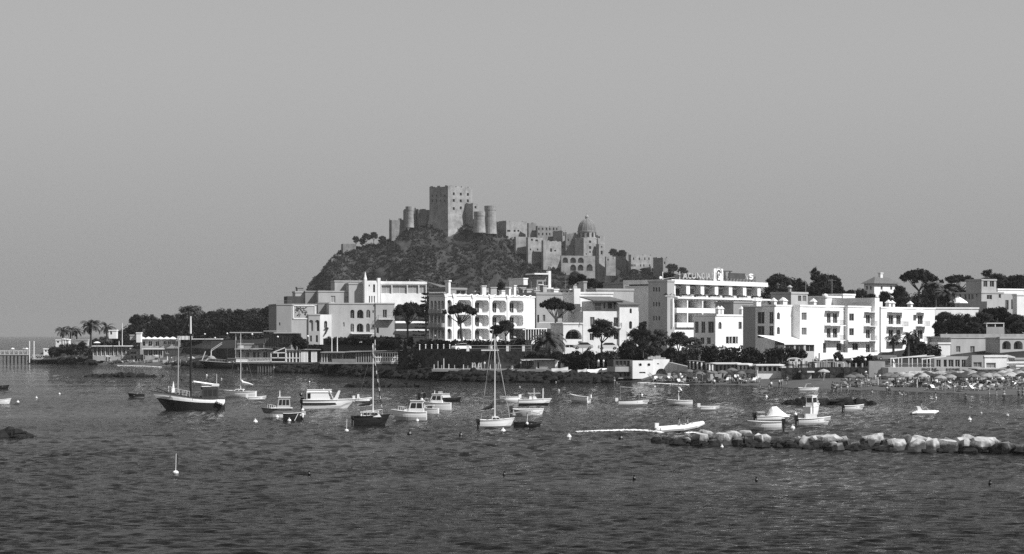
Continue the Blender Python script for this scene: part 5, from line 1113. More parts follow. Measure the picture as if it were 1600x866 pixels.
def bar_building(name, label, px0, px1, D, roof, sill, base, m=CREAM, rm=WFRAME, wn=4, rz=3, cat='beach bar', base_m=None, deep=4):
    b = Bld(name, label, cat, px0, D, rz, z0=Zp(base, D) - .5); x1 = b.U(px1); w = x1 / wn; zs, zr = b.Zf(px0, sill), b.Zf(px0, roof) - .2
    F = [dict(u0=i * w + .15, u1=(i + 1) * w - .1, z0=zs, z1=zr - .15, kind='win', depth=.3, frame=WFRAME) for i in range(wn)]
    b.block(0, x1, 0, deep, 0, zr, base_m or m, F); q = MB(); q.box(-.4, x1 + .4, -.7, deep + .2, zr + .002, zr + .25); b.part('roof_slab', rm, q); return b
bar_building('beach_bar', 'long low beach bar with a pale roof and veranda bays right of the striped cabins', 1117, 1154, 384, 567.5, 580.5, 585, m=OCHRE, wn=6)
bar_building('beach_bar', 'short veranda with a white counter right of the long low bar', 1154.5, 1172, 382, 568.5, 579.3, 583.5, m=WHITE, wn=3)
bar_building('beach_bar', 'white two-level beach bar with a raised deck in front of the big hedge', 1184, 1222, 378, 570, 580.5, 598, m=WHITE, wn=5)
bar_building('beach_bar', 'dark open bar bay between the veranda and the white bar', 1173, 1183.5, 381, 570.5, 580, 587, m=ROSE, wn=1)
bar_building('beach_hut', 'small hut with white posts in the shade right of the white beach bar', 1224, 1240, 376, 573.5, 583, 589, m=CONC, wn=3)
bar_building('beach_hut', 'open white-framed hut against the dark wall right of the white bar', 1253, 1268, 370, 580.5, 584, 597, m=CREAM, wn=2)
for k, (px, t, bt, D) in enumerate(((1183.5, 578, 598, 374), (1155, 582, 597, 376), (1328, 588, 601, 362), (1372, 592, 611, 345), (1433, 593, 612, 335), (1558, 594, 612, 330))):
    q = MB(); q.tube([(0, 0, -.3), (0, 0, (bt - t) / FPX * D)], .07, 6); one('beach_post', METALW, q, (X(px, D), D, Zp(bt, D)), ['white post at the corner of the white beach bar', 'slim white post before the veranda counter', 'white post of the dark sun shade', 'white post standing on the open beach', 'white post in front of the dense umbrellas', 'white post at the far right of the beach'][k], 'post')
for k, (px, w, r, D) in enumerate(((1329, 18, 589, 362), (1350, 26, 590, 358), (1205, 24, 560.5, 392), (1222, 10, 559.5, 392))):
    q = MB(); W = w / FPX * D; q.box(-W / 2, W / 2, 0, 2.4, -.1, 0); q.tube([(-W / 2 + .1, .1, -2.6), (-W / 2 + .1, .1, 0)], .05, 5); q.tube([(W / 2 - .1, .1, -2.6), (W / 2 - .1, .1, 0)], .05, 5)
    one('beach_canopy', [CLOTHD, CLOTHD, CLOTHW, CLOTHW][k], q, (X(px, D), D, Zp(r, D)), ['dark flat sun shade on a white post by the retaining wall', 'long dark sun shade behind the bathers', 'scalloped white awning in front of the dark hedge', 'small white awning right of the scalloped one'][k], 'sun shade')

# round-window bar
def round_bar():
    b = Bld('round_window_bar', 'white beach bar with two round windows and a curved slot like a face', 'beach bar', 993, 396, 18, z0=Zp(592, 396))
    U = b.U; Z = b.Zf; x1 = U(1021)
    def rnd(a, c, r, **kw): o = b.F(a - r, c - r, a + r, c + r, 'win', **kw); o['rt'] = o['rb'] = (o['u1'] - o['u0']) / 2; return o
    sl = b.F(998.5, 581.2, 1009, 583.6, 'win'); sl['rt'] = .25
    b.block(U(988.5), x1, 0, 5, 0, Z(1005, 563.5), WHITE, [rnd(1000.2, 570.2, 2.7), rnd(1013.6, 570.2, 2.7), sl])
    b.block(x1 + .01, U(1047), .3, 5, .2, Z(1030, 561.5), WHITE, [b.F(1026.5, 567.8, 1030, 569.6, 'slot', y=.3), b.F(1024.5, 576, 1042, 587, 'log', y=.3, depth=.5, rt=1.2, door=False, rail=False)])
    b.block(U(961, .6), U(988, .6), .6, 5, Z(975, 581, .6), Z(975, 573, .6), CONC); b.block(U(961, 1.4), U(988, 1.4), 1.4, 5, 0, Z(975, 581.1, 1.4), ROSE, [b.F(964, 582.5, 972, 589, y=1.4), b.F(975, 582.5, 984, 589, y=1.4)])
    b.block(U(960, 1), U(993, 1) - .3, 1.5, 5, Z(975, 572.9, 1), Z(975, 562.5, 1), DKPL, [b.F(962 + i * 6, 564, 966.5 + i * 6, 571, y=1.5) for i in range(4)])
    g = random.Random(3); q = MB()
    for i in range(7): u = U(1019 + i * 4); h = g.uniform(.3, .9); q.box(u - .25, u + .25, 1.5, 2, Z(1030, 561.5) - .01, Z(1030, 561.5) + h)
    b.part('rooftop_box', METALG, q)
round_bar()
for k, (a, c, t, bt, m, lab) in enumerate([(862, 888, 573.5, 586, CREAM, 'cream canvas windbreak left of the V-shaped one'), (879, 893, 577.5, 585, OCHRE, 'slatted low canopy at the left of the canvas row'), (903, 917, 576, 587, CREAM, 'folded canvas shelter with a dark V opening'), (918, 941, 575.5, 586, CLOTHW, 'white canvas shelter with upturned right end'), (941, 956, 574, 583, CLOTHW, 'slanting white canvas sail beside the round-window bar')]):
    D = 400; q = MB(); W = (c - a) / FPX * D; h = (bt - t) / FPX * D; q.add([(0, 0, h * .35), (W * .5, -.4, h * (.55 if k != 3 else .4)), (W, 0, h * (1.0 if k > 2 else .6)), (W, 2, h), (W * .5, 2, h * .8), (0, 2, h * .8), (0, 0, h * .1), (W * .5, -.4, h * .2), (W, 0, h * .5)], [(0, 1, 4, 5), (1, 2, 3, 4), (6, 7, 1, 0), (7, 8, 2, 1)])
    for u in (.1, W - .1): q.tube([(u, .1, -1), (u, .1, h * .5)], .05, 5)
    one('canvas_shelter', m, q, (X(a, D), D, Zp(bt, D)), lab, 'shelter', 'canvas shelters on the rocks')
def hut():
    b = Bld('bathing_hut', 'pale corrugated hut with white corner frames below the palm', 'hut', 837.5, 408, 8, z0=Zp(578, 408) - .5)
    b.block(0, b.U(867), 0, 3, 0, b.Zf(850, 563), CREAM, [b.F(839.5, 565.5, 842.5, 576, 'slot')]); b.block(b.U(867.5, -.6), b.U(884, -.6), -.6, 2.6, 0, b.Zf(875, 562.2, -.6), WHITE, [b.F(871.5, 565, 876.5, 577, 'door', y=-.6)])
    for i in range(16):
        u = .7 + i * .19; q = MB(); q.box(u, u + .07, -.05, -.003, .1, b.Zf(850, 563) - .2); b.part('corrugation', CONC, q)
    q = MB(); q.box(b.U(818), b.U(868), -.8, 2, b.Zf(850, 562.2), b.Zf(850, 561.2)); b.part('roof_slab', CONC, q)
hut()
bar_building('dark_shelter', 'dark open shelter left of the pale corrugated hut', 818, 836, 412, 562, 571, 578, m=DKPL, wn=2)

# street in front of the arcaded hotel
for k in range(7):
    px = 655.5 + k * 9.4; D = 432; q = MB(); q.lathe([(.12, 0), (.1, 1.0), (.16, 1.05), (.12, 1.2), (0, 1.22)], 7); one('street_bollard', METALW, q, (X(px, D), D, Zp(547, D)), 'pale street bollard left of the parked car', 'bollard', 'bollards along the street')
wallrun('street_parapet', 'low dark parapet along the street behind the bollards', [(640, 434, 545), (728, 426, 545), (822, 422, 546)], 0, DKPL, .3)
for k, px in enumerate((731, 767.5, 793, 818)):
    q = MB(); q.box(-.28, .28, -.28, .28, 0, 1.15); q.box(-.33, .33, -.33, .33, 1.15, 1.25); one('parapet_pillar', WHITE, q, (X(px, 420), 420.4, Zp(549, 420)), ['leftmost white pillar of the street railing', 'white pillar of the railing behind the sailing boat mast', 'third white pillar of the street railing', 'rightmost white pillar of the street railing beside the palm'][k], 'pillar', 'white pillars of the street railing')
fence_run('street_railing', 'thin pale railing between the white pillars above the sea wall', [(731, 420.3, 548.5), (830, 419, 548.5)], 1.1, METALG, 4)
q = MB(); q.box(0, 3.6, -.5, .3, 0, .22); one('wall_ledge', WHITE, q, (X(752, 419), 419.2, Zp(548.2, 419)), 'white ledge on top of the sea wall left of the mast', 'ledge')
def car(px, D, pyb, m, label, rz=0, name='parked_car'):
    root = empty(name, (X(px, D), D, Zp(pyb, D)), rz, label, 'car')
    def sec(x, w, z0, z1): return [(x, -w, z0), (x, w, z0), (x, w, z1), (x, -w, z1)]
    def loft(S, nm, mm):
        V = sum(S, []); F = [(0, 1, 2, 3)] + [(4 * i + j, 4 * i + (j + 1) % 4, 4 * i + 4 + (j + 1) % 4, 4 * i + 4 + j) for i in range(len(S) - 1) for j in range(4)] + [tuple(4 * (len(S) - 1) + j for j in (3, 2, 1, 0))]
        q = MB(); q.add(V, F); return q.build(nm, mm, root)
    loft([sec(-2.05, .72, .4, .7), sec(-1.9, .8, .25, .9), sec(-.9, .84, .22, .95), sec(1.1, .84, .22, .95), sec(1.9, .8, .25, .88), sec(2.05, .7, .35, .6)], 'body', m)
    loft([sec(-1.2, .7, .94, .95), sec(-.7, .66, .94, 1.4), sec(.9, .66, .94, 1.42), sec(1.5, .72, .94, .97)], 'cabin', GLASS)
    q = MB(); q.box(-.7, .9, -.62, .62, 1.41, 1.46); q.build('roof', m, root)
    for x in (-1.3, 1.3):
        for y in (-.78, .78):
            q = MB(); q.tube([(x, y - .1, .3), (x, y + .1, .3)], .31, 10); w = q.build('wheel', RUBBER, root); q = MB(); q.tube([(x, y - .11, .3), (x, y + .11, .3)], .15, 8); q.build('rim', METALG, w)
car(721, 428, 547.5, WPAINT, 'pale parked car nose down at the end of the bollards', .6)
car(950, 419, 546.5, WPAINT, 'white parked car side-on under the white villa', .05)
car(911, 421, 546, GPAINT, 'pale car half hidden by the tree left of the villa door', .1)
car(1383, 372, 563, MPAINT, 'car parked under the canopy between hotel and beach restaurant', .3)
for k, (px, D, t, bt) in enumerate(((679.5, 436, 523, 546), (893 + 86, 415, 516, 545), (866, 414, 541, 558), (320, 575, 521, 545), (336, 575, 527, 545), (355, 550, 520, 560), (394, 500, 521, 545), (434, 480, 525, 541), (481, 465, 524, 545), (1308, 372, 560, 573), (1331, 372, 560, 573), (1352, 372, 560, 573), (1353, 366, 580, 596))):
    h = (bt - t) / FPX * D; root = empty('street_lamp', (X(px, D), D, Zp(bt, D)), 0, ['globe lamp on the street before the arcaded hotel', 'slim lamp post at the right side of the white villa', 'globe lamp under the big palm', 'globe lamp above the left beach club roof', 'small globe lamp right of the left club roof', 'tall globe lamp with a mast above the moored dark boat', 'globe lamp under the long canopy beam', 'globe lamp before the slatted pavilion', 'globe lamp before the arched tower', 'left globe lamp in the dark terrace bushes', 'middle globe lamp in the dark terrace bushes', 'right globe lamp in the dark terrace bushes', 'globe lamp on the grey pier by the restaurant'][k], 'lamp', 'globe street lamps')
    q = MB(); q.tube([(0, 0, -1), (0, 0, h - .4)], .05, 5); q.build('pole', DFRAME if k != 1 else METALG, root); q = MB(); q.ball((0, 0, h - .22), .24 if k != 1 else .12, 8); q.build('globe', mat('lamp_globe', .85, .4, .02), root)
for k, (px, D, t, bt) in enumerate(((518.5, 472, 526, 566), (527, 472, 526, 550), (586, 470, 531, 548), (191, 632, 505, 541), (186, 632, 533, 541))):
    q = MB(); q.tube([(0, 0, 0), (0, 0, (bt - t) / FPX * D)], [.13, .09], 6); one('flagpole', METALW, q, (X(px, D), D, Zp(bt, D)), ['tall bare white pole left of its pair before the modernist hotel', 'bare white pole right of its pair before the modernist hotel', 'single white pole right of the small sign on the dark wall', 'tall white pole above the flat roof of the left beach club', 'short white stub pole beside the tall one on the left'][k], 'pole', 'bare white poles')
q = MB(); q.box(-.42, .42, -.05, .05, 0, .55); one('notice_board', WHITE, q, (X(562.5, 480), 480.5, Zp(535.5, 480)), 'small blank white board on the dark wall under the hotel', 'sign')

# ---- bars on stilts ----
def stilt_bar():
    b = Bld('stilt_restaurant', 'white glazed restaurant with lattice railing standing on stilts over the water', 'restaurant', 368, 500, 0, z0=-.6)
    U = b.U; Z = b.Zf; zd = Z(420, 566)
    q = MB(); q.box(0, U(500), 0, 9, zd - .35, zd); b.part('deck', WOOD, q)
    for c in (403, 406.5, 410.5, 415, 419.5, 423, 428, 437, 445, 452):
        for y in (.4, 5): q = MB(); u = U(c, y); q.tube([(u, y, 0), (u, y, zd - .35)], .14, 6); b.part('stilt', WOOD if c % 2 else PALEW, q)
    for c in (372, 379, 386): q = MB(); u = U(c, .5); q.tube([(u, .5, 1), (u, .5, zd - .35)], .12, 6); b.part('stilt', WOOD, q)
    zt = Z(400, 546.5)
    b.block(U(369, 1.5), U(424, 1.5), 1.5, 8.8, zd, zt, CREAM, [b.F(a, 550, c, 563, 'win', y=1.5, frame=WFRAME) for a, c in ((372.5, 377), (383, 389), (395, 400), (402, 405), (411, 418))])
    q = MB(); q.box(-.3, U(426), .3, 9, zt + .01, zt + .3); q.add([(U(404), .2, zt + .1), (U(440), .2, Z(440, 543.3)), (U(440), 9, Z(440, 543.3)), (U(404), 9, zt + .1)], [(0, 1, 2, 3)]); b.part('roof', CONC, q)
    # gabled glass room
    gx0, gx1, gm = U(423.5), U(446.5), U(440); z1, z2 = Z(425, 552), Z(440, 543.5)
    fr = MB()
    for a, c in (((gx0, 0, zd), (gx0, 0, z1)), ((gx0, 0, z1), (gm + .8, 0, z2)), ((gx1, 0, zd), (gx1, 0, z2 - .2)), ((gx0, 0, zd + .08), (gx1, 0, zd + .08)), ((gx0, 0, zd + 1.05), (gx1, 0, zd + 1.05)), ((gx0, 0, z1 + .1), (gx1, 0, z1 + .1)), ((gx0 + 1.7, 0, zd + 1), (gx0 + 1.7, 0, z1))): fr.bar(a, c, .22)
    b.part('white_frame', WFRAME, fr)
    q = MB(); q.add([(gx0, .3, zd), (gx1, .3, zd), (gx1, .3, z2), (gx0, .3, z1)], [(0, 1, 2, 3)]); b.part('glass_wall', GLASS, q)
    # lattice railing
    q = MB(); n = 15; ua, ub = U(388), U(423)
    for i in range(n):
        a = ua + (ub - ua) * i / n; c = ua + (ub - ua) * (i + 1) / n; q.bar((a, 0, zd), (c, 0, zd + .95), .06); q.bar((c, 0.03, zd), (a, .03, zd + .95), .06)
    q.bar((0, 0, zd + 1), (ub, 0, zd + 1), .1); q.bar((0, 0, zd + .05), (ub, 0, zd + .05), .1); b.part('lattice_railing', WFRAME, q)
    q = MB(); q.box(.1, U(388), .05, .12, zd + .1, zd + .9); b.part('railing_panel', WFRAME, q)
    # glazed wing with white columns, then curtains
    zw = Z(455, 549)
    q = MB(); q.box(U(447), U(470), .6, 1, zw, zw + .3); q.box(U(447), U(470), .6, .9, zd + .9, zd + 1.1)
    for c in (447.5, 452.5, 457.5, 463, 468.5): u = U(c, .6); q.box(u - .14, u + .14, .62, .95, zd, zw)
    b.part('columns', WFRAME, q)
    b.block(U(447), U(470), 1.2, 8, zd, zw + .2, ROSE, [b.F(448.5 + 5.2 * i, 551, 452.5 + 5.2 * i, 564, 'win', y=1.2) for i in range(4)])
    for a, c in ((470.5, 481.5), (486, 495.5)):
        q = MB(); n = 10
        for i in range(n):
            u0 = U(a) + (U(c) - U(a)) * i / n; u1 = U(a) + (U(c) - U(a)) * (i + 1) / n; y0, y1 = .5 + .08 * (i % 2), .5 + .08 * ((i + 1) % 2); q.add([(u0, y0, zd), (u1, y1, zd), (u1, y1, zw), (u0, y0, zw)], [(0, 1, 2, 3)])
        b.part('curtain', CLOTHW, q)
    b.block(U(470.5), U(500), 1.3, 8, zd, zw, DKPL, [b.F(482, 551, 485.5, 564, y=1.3)])
    q = MB(); q.box(U(446), U(501), .3, 8.2, zw + .31, zw + .5); b.part('wing_roof', CONC, q)
stilt_bar()
def slat_bar():
    b = Bld('cliff_restaurant', 'long restaurant with a slatted white balcony overhanging the dark shore', 'restaurant', 501, 464, -3, z0=-.5)
    U = b.U; Z = b.Zf; zd = Z(560, 566); zr = Z(560, 551.5)
    q = MB(); q.box(0, U(641), -1, 8, zd - .4, zd); b.part('deck', CONC, q)
    q = MB(); q.box(0, U(545), -.4, 8, zr, zr + .22); b.part('roof_slab', CONC, q)
    q = MB(); q.add([(U(541), -1.4, zr + .1), (U(632), -1.4, Z(630, 547.5)), (U(632), 8, Z(630, 547.5)), (U(541), 8, zr + .1), (U(541), -1.4, zr + .35), (U(632), -1.4, Z(630, 547)), (U(632), 8, Z(630, 547)), (U(541), 8, zr + .35)], [(0, 3, 2, 1), (4, 5, 6, 7), (0, 1, 5, 4), (1, 2, 6, 5), (3, 0, 4, 7)]); b.part('sloping_roof', CONC, q)
    b.block(U(503, 1), U(582, 1), 1, 7.8, zd, zr - .01, ROSE, [b.F(505 + i * 7.2, 553.5, 510.5 + i * 7.2, 564.5, 'win', y=1) for i in range(10)])
    for c in (503, 507, 511, 535.5, 556): u = U(c, 0); q = MB(); q.box(u - .12, u + .12, 0, .2, zd, zr); b.part('column', PALEW, q)
    q = MB(); q.box(U(519, -.9), U(556, -.9), -.95, -.85, zd + .05, zd + .75); b.part('canvas_front', CLOTHG, q)
    # upright slats
    y = -.9; zt = Z(600, 552); zt2 = Z(638, 550)
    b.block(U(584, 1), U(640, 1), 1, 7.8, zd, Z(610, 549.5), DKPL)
    for i in range(22):
        c = 557 + i * 3.75; u = U(c, y); q = MB(); q.box(u - .11, u + .11, y - .06, y + .02, zd, zr if c < 584 else zt); b.part('slat', OCHRE if c < 584 else WFRAME, q)
    q = MB(); q.box(U(584, y), U(640, y), y - .1, y + .05, zd - .1, zd + .25); q.box(U(584, y), U(640, y), y - .09, y + .04, zd + .95, zd + 1.2); q.box(U(584, y), U(640, y), y - .09, y + .04, zt, zt + .35); b.part('balcony_frame', WFRAME, q)
    q = MB(); q.box(U(584, y), U(640, y), y + .05, y + .09, zd + .1, zd + .95); b.part('balcony_panel', CLOTHG, q)
    q = MB(); q.box(U(637, y), U(642, y), y - .2, 6, zd - .3, Z(638, 548)); b.part('end_wall', WHITE, q)
    q = MB(); q.box(U(592), U(621), .5, 6, Z(600, 578.5), Z(600, 569.5)); b.part('lower_store', CREAM, q)
    q = MB()
    for c in (510, 530, 552, 575, 630): q.box(U(c) - .3, U(c) + .3, 0, .6, -2, zd - .4)
    b.part('support', DKPL, q)
slat_bar()
def pavilion():
    b = Bld('slatted_pavilion', 'dark flat-roofed pavilion with upright slats left of the arched tower', 'pavilion', 413, 512, 5, z0=Zp(543, 512) - 1)
    U = b.U; Z = b.Zf; b.block(0, U(470), 0, 8, 0, Z(430, 521), DKPL, [b.F(a, 525, a + 4.2, 537, 'win') for a in (437, 443, 449, 455, 461)])
    for i in range(7): q = MB(); u = U(414 + i * 2.6); q.box(u, u + .12, -.12, -.003, 1, Z(430, 521.5)); b.part('slat', WOOD, q)
    q = MB(); q.box(-.2, U(447), -1, 8, Z(430, 518), Z(430, 516.8)); b.part('roof_slab', CONC, q)
    q = MB(); q.box(U(428), U(468), -1.8, 6, Z(440, 521), Z(440, 519.6)); b.part('lower_roof_slab', CREAM, q)
    q = MB(); q.box(U(359), U(412), -.6, 1, Z(385, 520.5), Z(385, 519)); b.part('canopy_beam', CREAM, q)
    q = MB(); u = U(368.7); q.bar((u, 0, Z(369, 532)), (u, 0, Z(369, 520.5)), .2); b.part('beam_post', CREAM, q)
    q = MB(); q.box(U(455), U(490), -3, -2.6, Z(470, 547), Z(470, 539)); b.part('garden_parapet', CONC, q)
pavilion()
simple('grey_beach_house', 'grey block house with two white shutters above the stilt restaurant', 'house', 371, 520, 2, 370, 411, 537, 548, CONC, fw=((374.5, 539, 381, 544), (399, 539, 403, 545)), frame=WFRAME, fill='blind', deep=4, down=2)
for k, (c, D, t) in enumerate(((377.7, 519.6, 539.2), (401, 519.6, 539.2))):
    q = MB(); q.box(-.5, .5, -.08, 0, 0, .85); one('white_shutter', WHITE, q, (X(c, D), D, Zp(545, D)), ['left white shutter on the grey block house', 'right white shutter on the grey block house'][k], 'shutter', 'white shutters of the grey block house')

# ---- left shore: beach clubs, pier ----
bar_building('beach_club', 'light beach club with a thin flat roof and tall panels on the left shore', 145, 203, 634, 540.5, 556, 562, m=CREAM, wn=9, deep=6)
bar_building('beach_club', 'dim glazed end of the light beach club, left of it', 137, 147, 636, 542, 556, 560, m=ROSE, wn=1, deep=5)
b = simple('terrace_bar', 'white stepped terrace with sun-bathers between the two left beach clubs', 'terrace', 203, 630, 10, 201, 224, 546, 562, CREAM, fw=((203.5, 549.5, 213, 553.5), (204, 556, 208, 561), (209.5, 556, 213.5, 561)), deep=6)
bar_building('beach_club', 'two-storey grey beach club: its lower glazed front', 224, 254, 622, 545, 556, 562, m=CONC, wn=4, deep=5)
b = simple('beach_club_upper', 'upper terrace storey of the grey beach club with white framed windows', 'beach club', 219, 628, 4, 217, 280, 529, 544, OCHRE, fw=((223, 533, 227, 541), (232, 533, 238, 541), (243, 533, 249, 541), (255.5, 533, 260.5, 538.5), (262.5, 533, 267, 538.5), (269, 533, 273.5, 538.5)), frame=WFRAME, deep=5, down=2)
for k in range(6):
    px = 222 + k * 9.5; q = MB(); q.lathe([(1.3, 0), (1.0, .3), (0, .75)], 8); one('scalloped_awning', CLOTHW, q, (X(px, 628), 628.5, Zp(530, 628)), 'pale awning dome in the row above the upper beach club storey', 'awning', 'awnings above the beach club')
for k in range(4):
    px = 280 + k * 6; q = MB(); q.box(-.5, .5, -.1, .1, 0, 1.15); one('roof_panel', WHITE, q, (X(px, 628), 628, Zp(531, 628)), 'white panel in the row on the roof left of the dark mast', 'panel', 'white panels on the roof')
simple('boat_house', 'small grey boat house under a long thin white roof', 'boat house', 316, 590, 8, 314, 331, 530, 544, CONC, deep=5)
q = MB(); q.box(0, 8.4, 0, 4, 0, .22); one('roof_sheet', WFRAME, q, (X(300, 588), 588, Zp(530.5, 588)), 'long thin white roof sheet over the grey boat house', 'roof')
simple('shore_hut', 'dark hut with a small white window behind the dark mast', 'hut', 255, 624, 5, 254, 285, 545, 560, DKPL, fw=((259, 548, 265, 553),), frame=WFRAME, deep=5)
for a in ((170, 620, 516, 524, 182, 'small white house among the trees above the light beach club', WHITE), (203, 622, 523.5, 526.5, 213, 'pale low wall in the trees left of the gabled house', CREAM), (213, 620, 520, 530, 220, 'small white structure at the foot of the grove', WHITE), (87, 640, 531, 537, 96, 'tiny white building under the leftmost palms', WHITE), (97.5, 640, 529.5, 538, 100, 'narrow white pillar between the palm trunks', WHITE), (101, 640, 530, 537.5, 104, 'second white pillar by the palm trunks', WHITE), (105.5, 640, 530.5, 537.5, 108, 'third white pillar right of the palm trunks', WHITE), (68, 655, 545, 551, 78, 'small white kiosk on the far pier', WHITE), (118, 636, 531, 536, 137, 'pale low wall below the big palm', OCHRE)):
    simple('white_hut', a[5], 'hut', a[0], a[1], 3, a[0] - .5, a[4], a[2], a[3], a[6], deep=3, down=1, fw=((a[0] + 2, a[2] + 2, a[0] + 5, a[3] - 1),) if a[4] - a[0] > 8 and a[6] is WHITE else ())
b = simple('gabled_house', 'gabled pale house end in the grove left of the modernist hotel', 'house', 224, 640, 30, 222, 232, 510, 526, OCHRE, deep=5, down=3)
q = MB(); q.add([(-.4, -.4, b.z1), (b.x1 + .4, -.4, b.z1), (b.x1 + .4, b.y1, b.z1), (-.4, b.y1, b.z1), (b.x1 + .4, -.4, b.z1 + 1.4), (b.x1 + .4, b.y1, b.z1 + 1.4)], [(0, 1, 4), (0, 4, 5, 3), (1, 2, 5, 4)]); b.part('sloping_roof', TILE, q)
def pier():
    D = 672; root = empty('pier', (X(0, D), D, 0), 0, 'long pier on dark piles with a white panelled railing at the far left', 'pier'); x0, x1 = -3.0, (51 / FPX) * D; zd = Zp(554.5, D)
    q = MB(); q.box(x0, x1, 0, 5, zd - .35, zd); q.build('deck', WOOD, root)
    k = 0; x = x0 + 4
    while x < x1:
        for y in (.2, 4.5):
            q = MB(); q.tube([(x, y, -2), (x, y, zd - .35)], .16, 6); q.build('pile', DWOOD, root)
        x += 1.22
    q = MB(); zt = Zp(548, D); q.bar((x0, 0, zt), (x1 - 1, 0, zt), .16); q.bar((x0, 0, zd + .1), (x1 - 1, 0, zd + .1), .16); q.bar((x0, 0, (zt + zd) / 2 + .3), (x1 - 1, 0, (zt + zd) / 2 + .3), .08); x = x0
    while x < x1 - 1: q.bar((x, 0, zd), (x, 0, zt), .14); q.bar((x, 0, zd), (x + .8, 0, zt), .06); x += 1.5
    q.build('railing', METALW, root)
pier()
def pier2():
    D = 650; root = empty('jetty', (X(50, D), D, 0), 0, 'second jetty with a white truss railing right of the pier', 'jetty'); x1 = (137 - 50) / FPX * D; zd = Zp(561, D); zt = Zp(555, D)
    q = MB(); q.box(0, x1, 0, 5, zd - .3, zd); q.build('deck', CONC, root)
    q = MB(); q.bar((0, 0, zt), (x1, 0, zt), .2); q.bar((0, 0, zd + .1), (x1 * .62, 0, zd + .1), .14); n = 16
    for i in range(n):
        a = x1 * i / n; c = x1 * (i + 1) / n
        if i % 4 in (0, 3): q.bar((a, 0, zt if i % 4 == 0 else zd), (c, 0, zd if i % 4 == 0 else zt), .13)
        else: q.bar((a, 0, zd + .1 if i % 4 == 1 else zt), (c, 0, zt if i % 4 == 1 else zd + .1), .1)
        q.bar((a, 0, zd), (a, 0, zt), .1)
    q.build('truss_railing', METALW, root)
    for i in range(18): q = MB(); x = .5 + i * .95; q.tube([(x, .3, -2), (x, .3, zd - .3)], .15, 5); q.build('pile', DWOOD, root)
    q = MB(); q.box(0, x1, 4.8, 5, -1, zd - .31); q.build('under_deck_shade', DKPL, root)  # dark sheet added to draw the shade under the deck
pier2()
for k, (px, t, bt) in enumerate(((46, 533, 562), (53, 533, 568))):
    D = 655; q = MB(); q.tube([(0, 0, -1), (0, 0, (bt - t) / FPX * D)], .17, 6); one('mooring_pole', METALW, q, (X(px, D), D, Zp(bt, D)), ['white pole at the landward end of the pier', 'white pole standing in the water between pier and jetty'][k], 'pole')
for k, (px, py, w) in enumerate(((18, 543.5, 4.5), (35, 543.5, 4), (40, 543.5, 4), (83, 549, 7), (97, 549, 9), (111, 549, 6), (119, 549, 6), (150, 533.7, 10))):
    D = 660 if k < 3 else (648 if k < 7 else 620); r = w / FPX * D / 2 + .2; root = empty('beach_umbrella', (X(px, D), D + 1.5, Zp(py + 8, D)), 0, ['single pale umbrella on the outer pier', 'left of the two umbrellas close together on the pier', 'right of the two umbrellas close together on the pier', 'umbrella on the jetty nearest the white kiosk', 'widest grey umbrella on the jetty', 'umbrella on the jetty below the palms', 'umbrella at the shore end of the jetty', 'bright white umbrella above the light beach club roof'][k], 'umbrella', 'umbrellas on the piers')
    h = 8 / FPX * D; q = MB(); q.lathe([(r, h - .45), (r * .5, h - .12), (0, h)], 8); q.build('canopy', CLOTHW if k in (0, 2, 7) else CLOTHG, root); q = MB(); q.tube([(0, 0, 0), (0, 0, h)], .04, 5); q.build('pole', WOOD, root)
q = MB()
for a, c, e in (((0, 0, 0), (0, .2, 1.9), .22), ((0, 0, 1.9), (3.0, 0, 3.9), .14), ((-.1, .9, 1.5), (2.9, .9, 3.5), .14), ((-2.4, 0, -2.1), (0, 0, 0.2), .2), ((-2.0, .9, -2.4), (0.4, .9, 0), .2), ((-1.6, 0, 1.4), (-2.6, 0, -1.2), .2)): q.bar(a, c, e)
one('gangway_stairs', METALW, q, (X(330, 575), 575, Zp(557, 575)), 'white stair rails slanting down behind the moored dark boat', 'stairs')

# ---------------- gardens, trees, hedges ----------------
PN = 'umbrella pines among the hotels'
tree(637, 462, 532, 472, 56, 'umbrella pine with a wide flat crown before the modernist hotel lounge', 'pine', LEAFD, 0, 'umbrella pine', PN, .42, zb=Zp(532, 462))
tree(667, 470, 532, 473, 40, 'darker umbrella pine beside the monkey puzzle tree', 'pine', LEAFD, 1, 'umbrella pine', PN, .5)
tree(722, 433, 531, 473, 58, 'umbrella pine with a forked white-lit trunk before the arcaded hotel', 'pine', LEAFD, 2, 'umbrella pine', PN, .45, lean=-.12)
tree(868, 432, 524, 465, 62, 'umbrella pine with long forked stems between the arcaded hotel and villa', 'pine', LEAFD, 3, 'umbrella pine', PN, .45, lean=.0)
def araucaria(px, D, pyb, pyt, label):
    root = empty('monkey_puzzle_tree', (X(px, D), D, Zp(pyb, D)), 0, label, 'conifer'); H = (pyb - pyt) / FPX * D; q = MB(); q.tube([(0, 0, 0), (0, 0, H)], [.2, .04], 6); q.build('trunk', BARK, root)
    g = random.Random(2); cl = []; n = 12
    for i in range(n):
        z = H * (.12 + .85 * i / n); r = (1 - .85 * i / n) * 3.0
        for k in range(7):
            a = k * .9 + i * .5
            for t in (.3, .55, .8, 1.0): cl.append((math.cos(a) * r * t, math.sin(a) * r * t, z + .25 * t * t, .26 + .12 * t))
    V, F = leaves(cl, 9, .14, 4, .5); link('foliage', np_mesh('foliage', V, F, [LEAFD]), root)
araucaria(665, 468, 535, 452, 'tiered monkey puzzle tree between the white lounge and the arcaded hotel')
palm(858, 413, 562, 512, 54, 'big palm with drooping fronds in front of the grey house')
palm(142, 628, 541, 497, 32, 'large palm standing above the left headland')
palm(98, 642, 537, 509, 22, 'leftmost palm of the group on the headland', nf=26)
palm(110, 645, 537, 508, 22, 'middle palm leaning into the headland group', nf=26)
palm(120, 647, 538, 511, 20, 'smaller palm left of the large headland palm', nf=26)
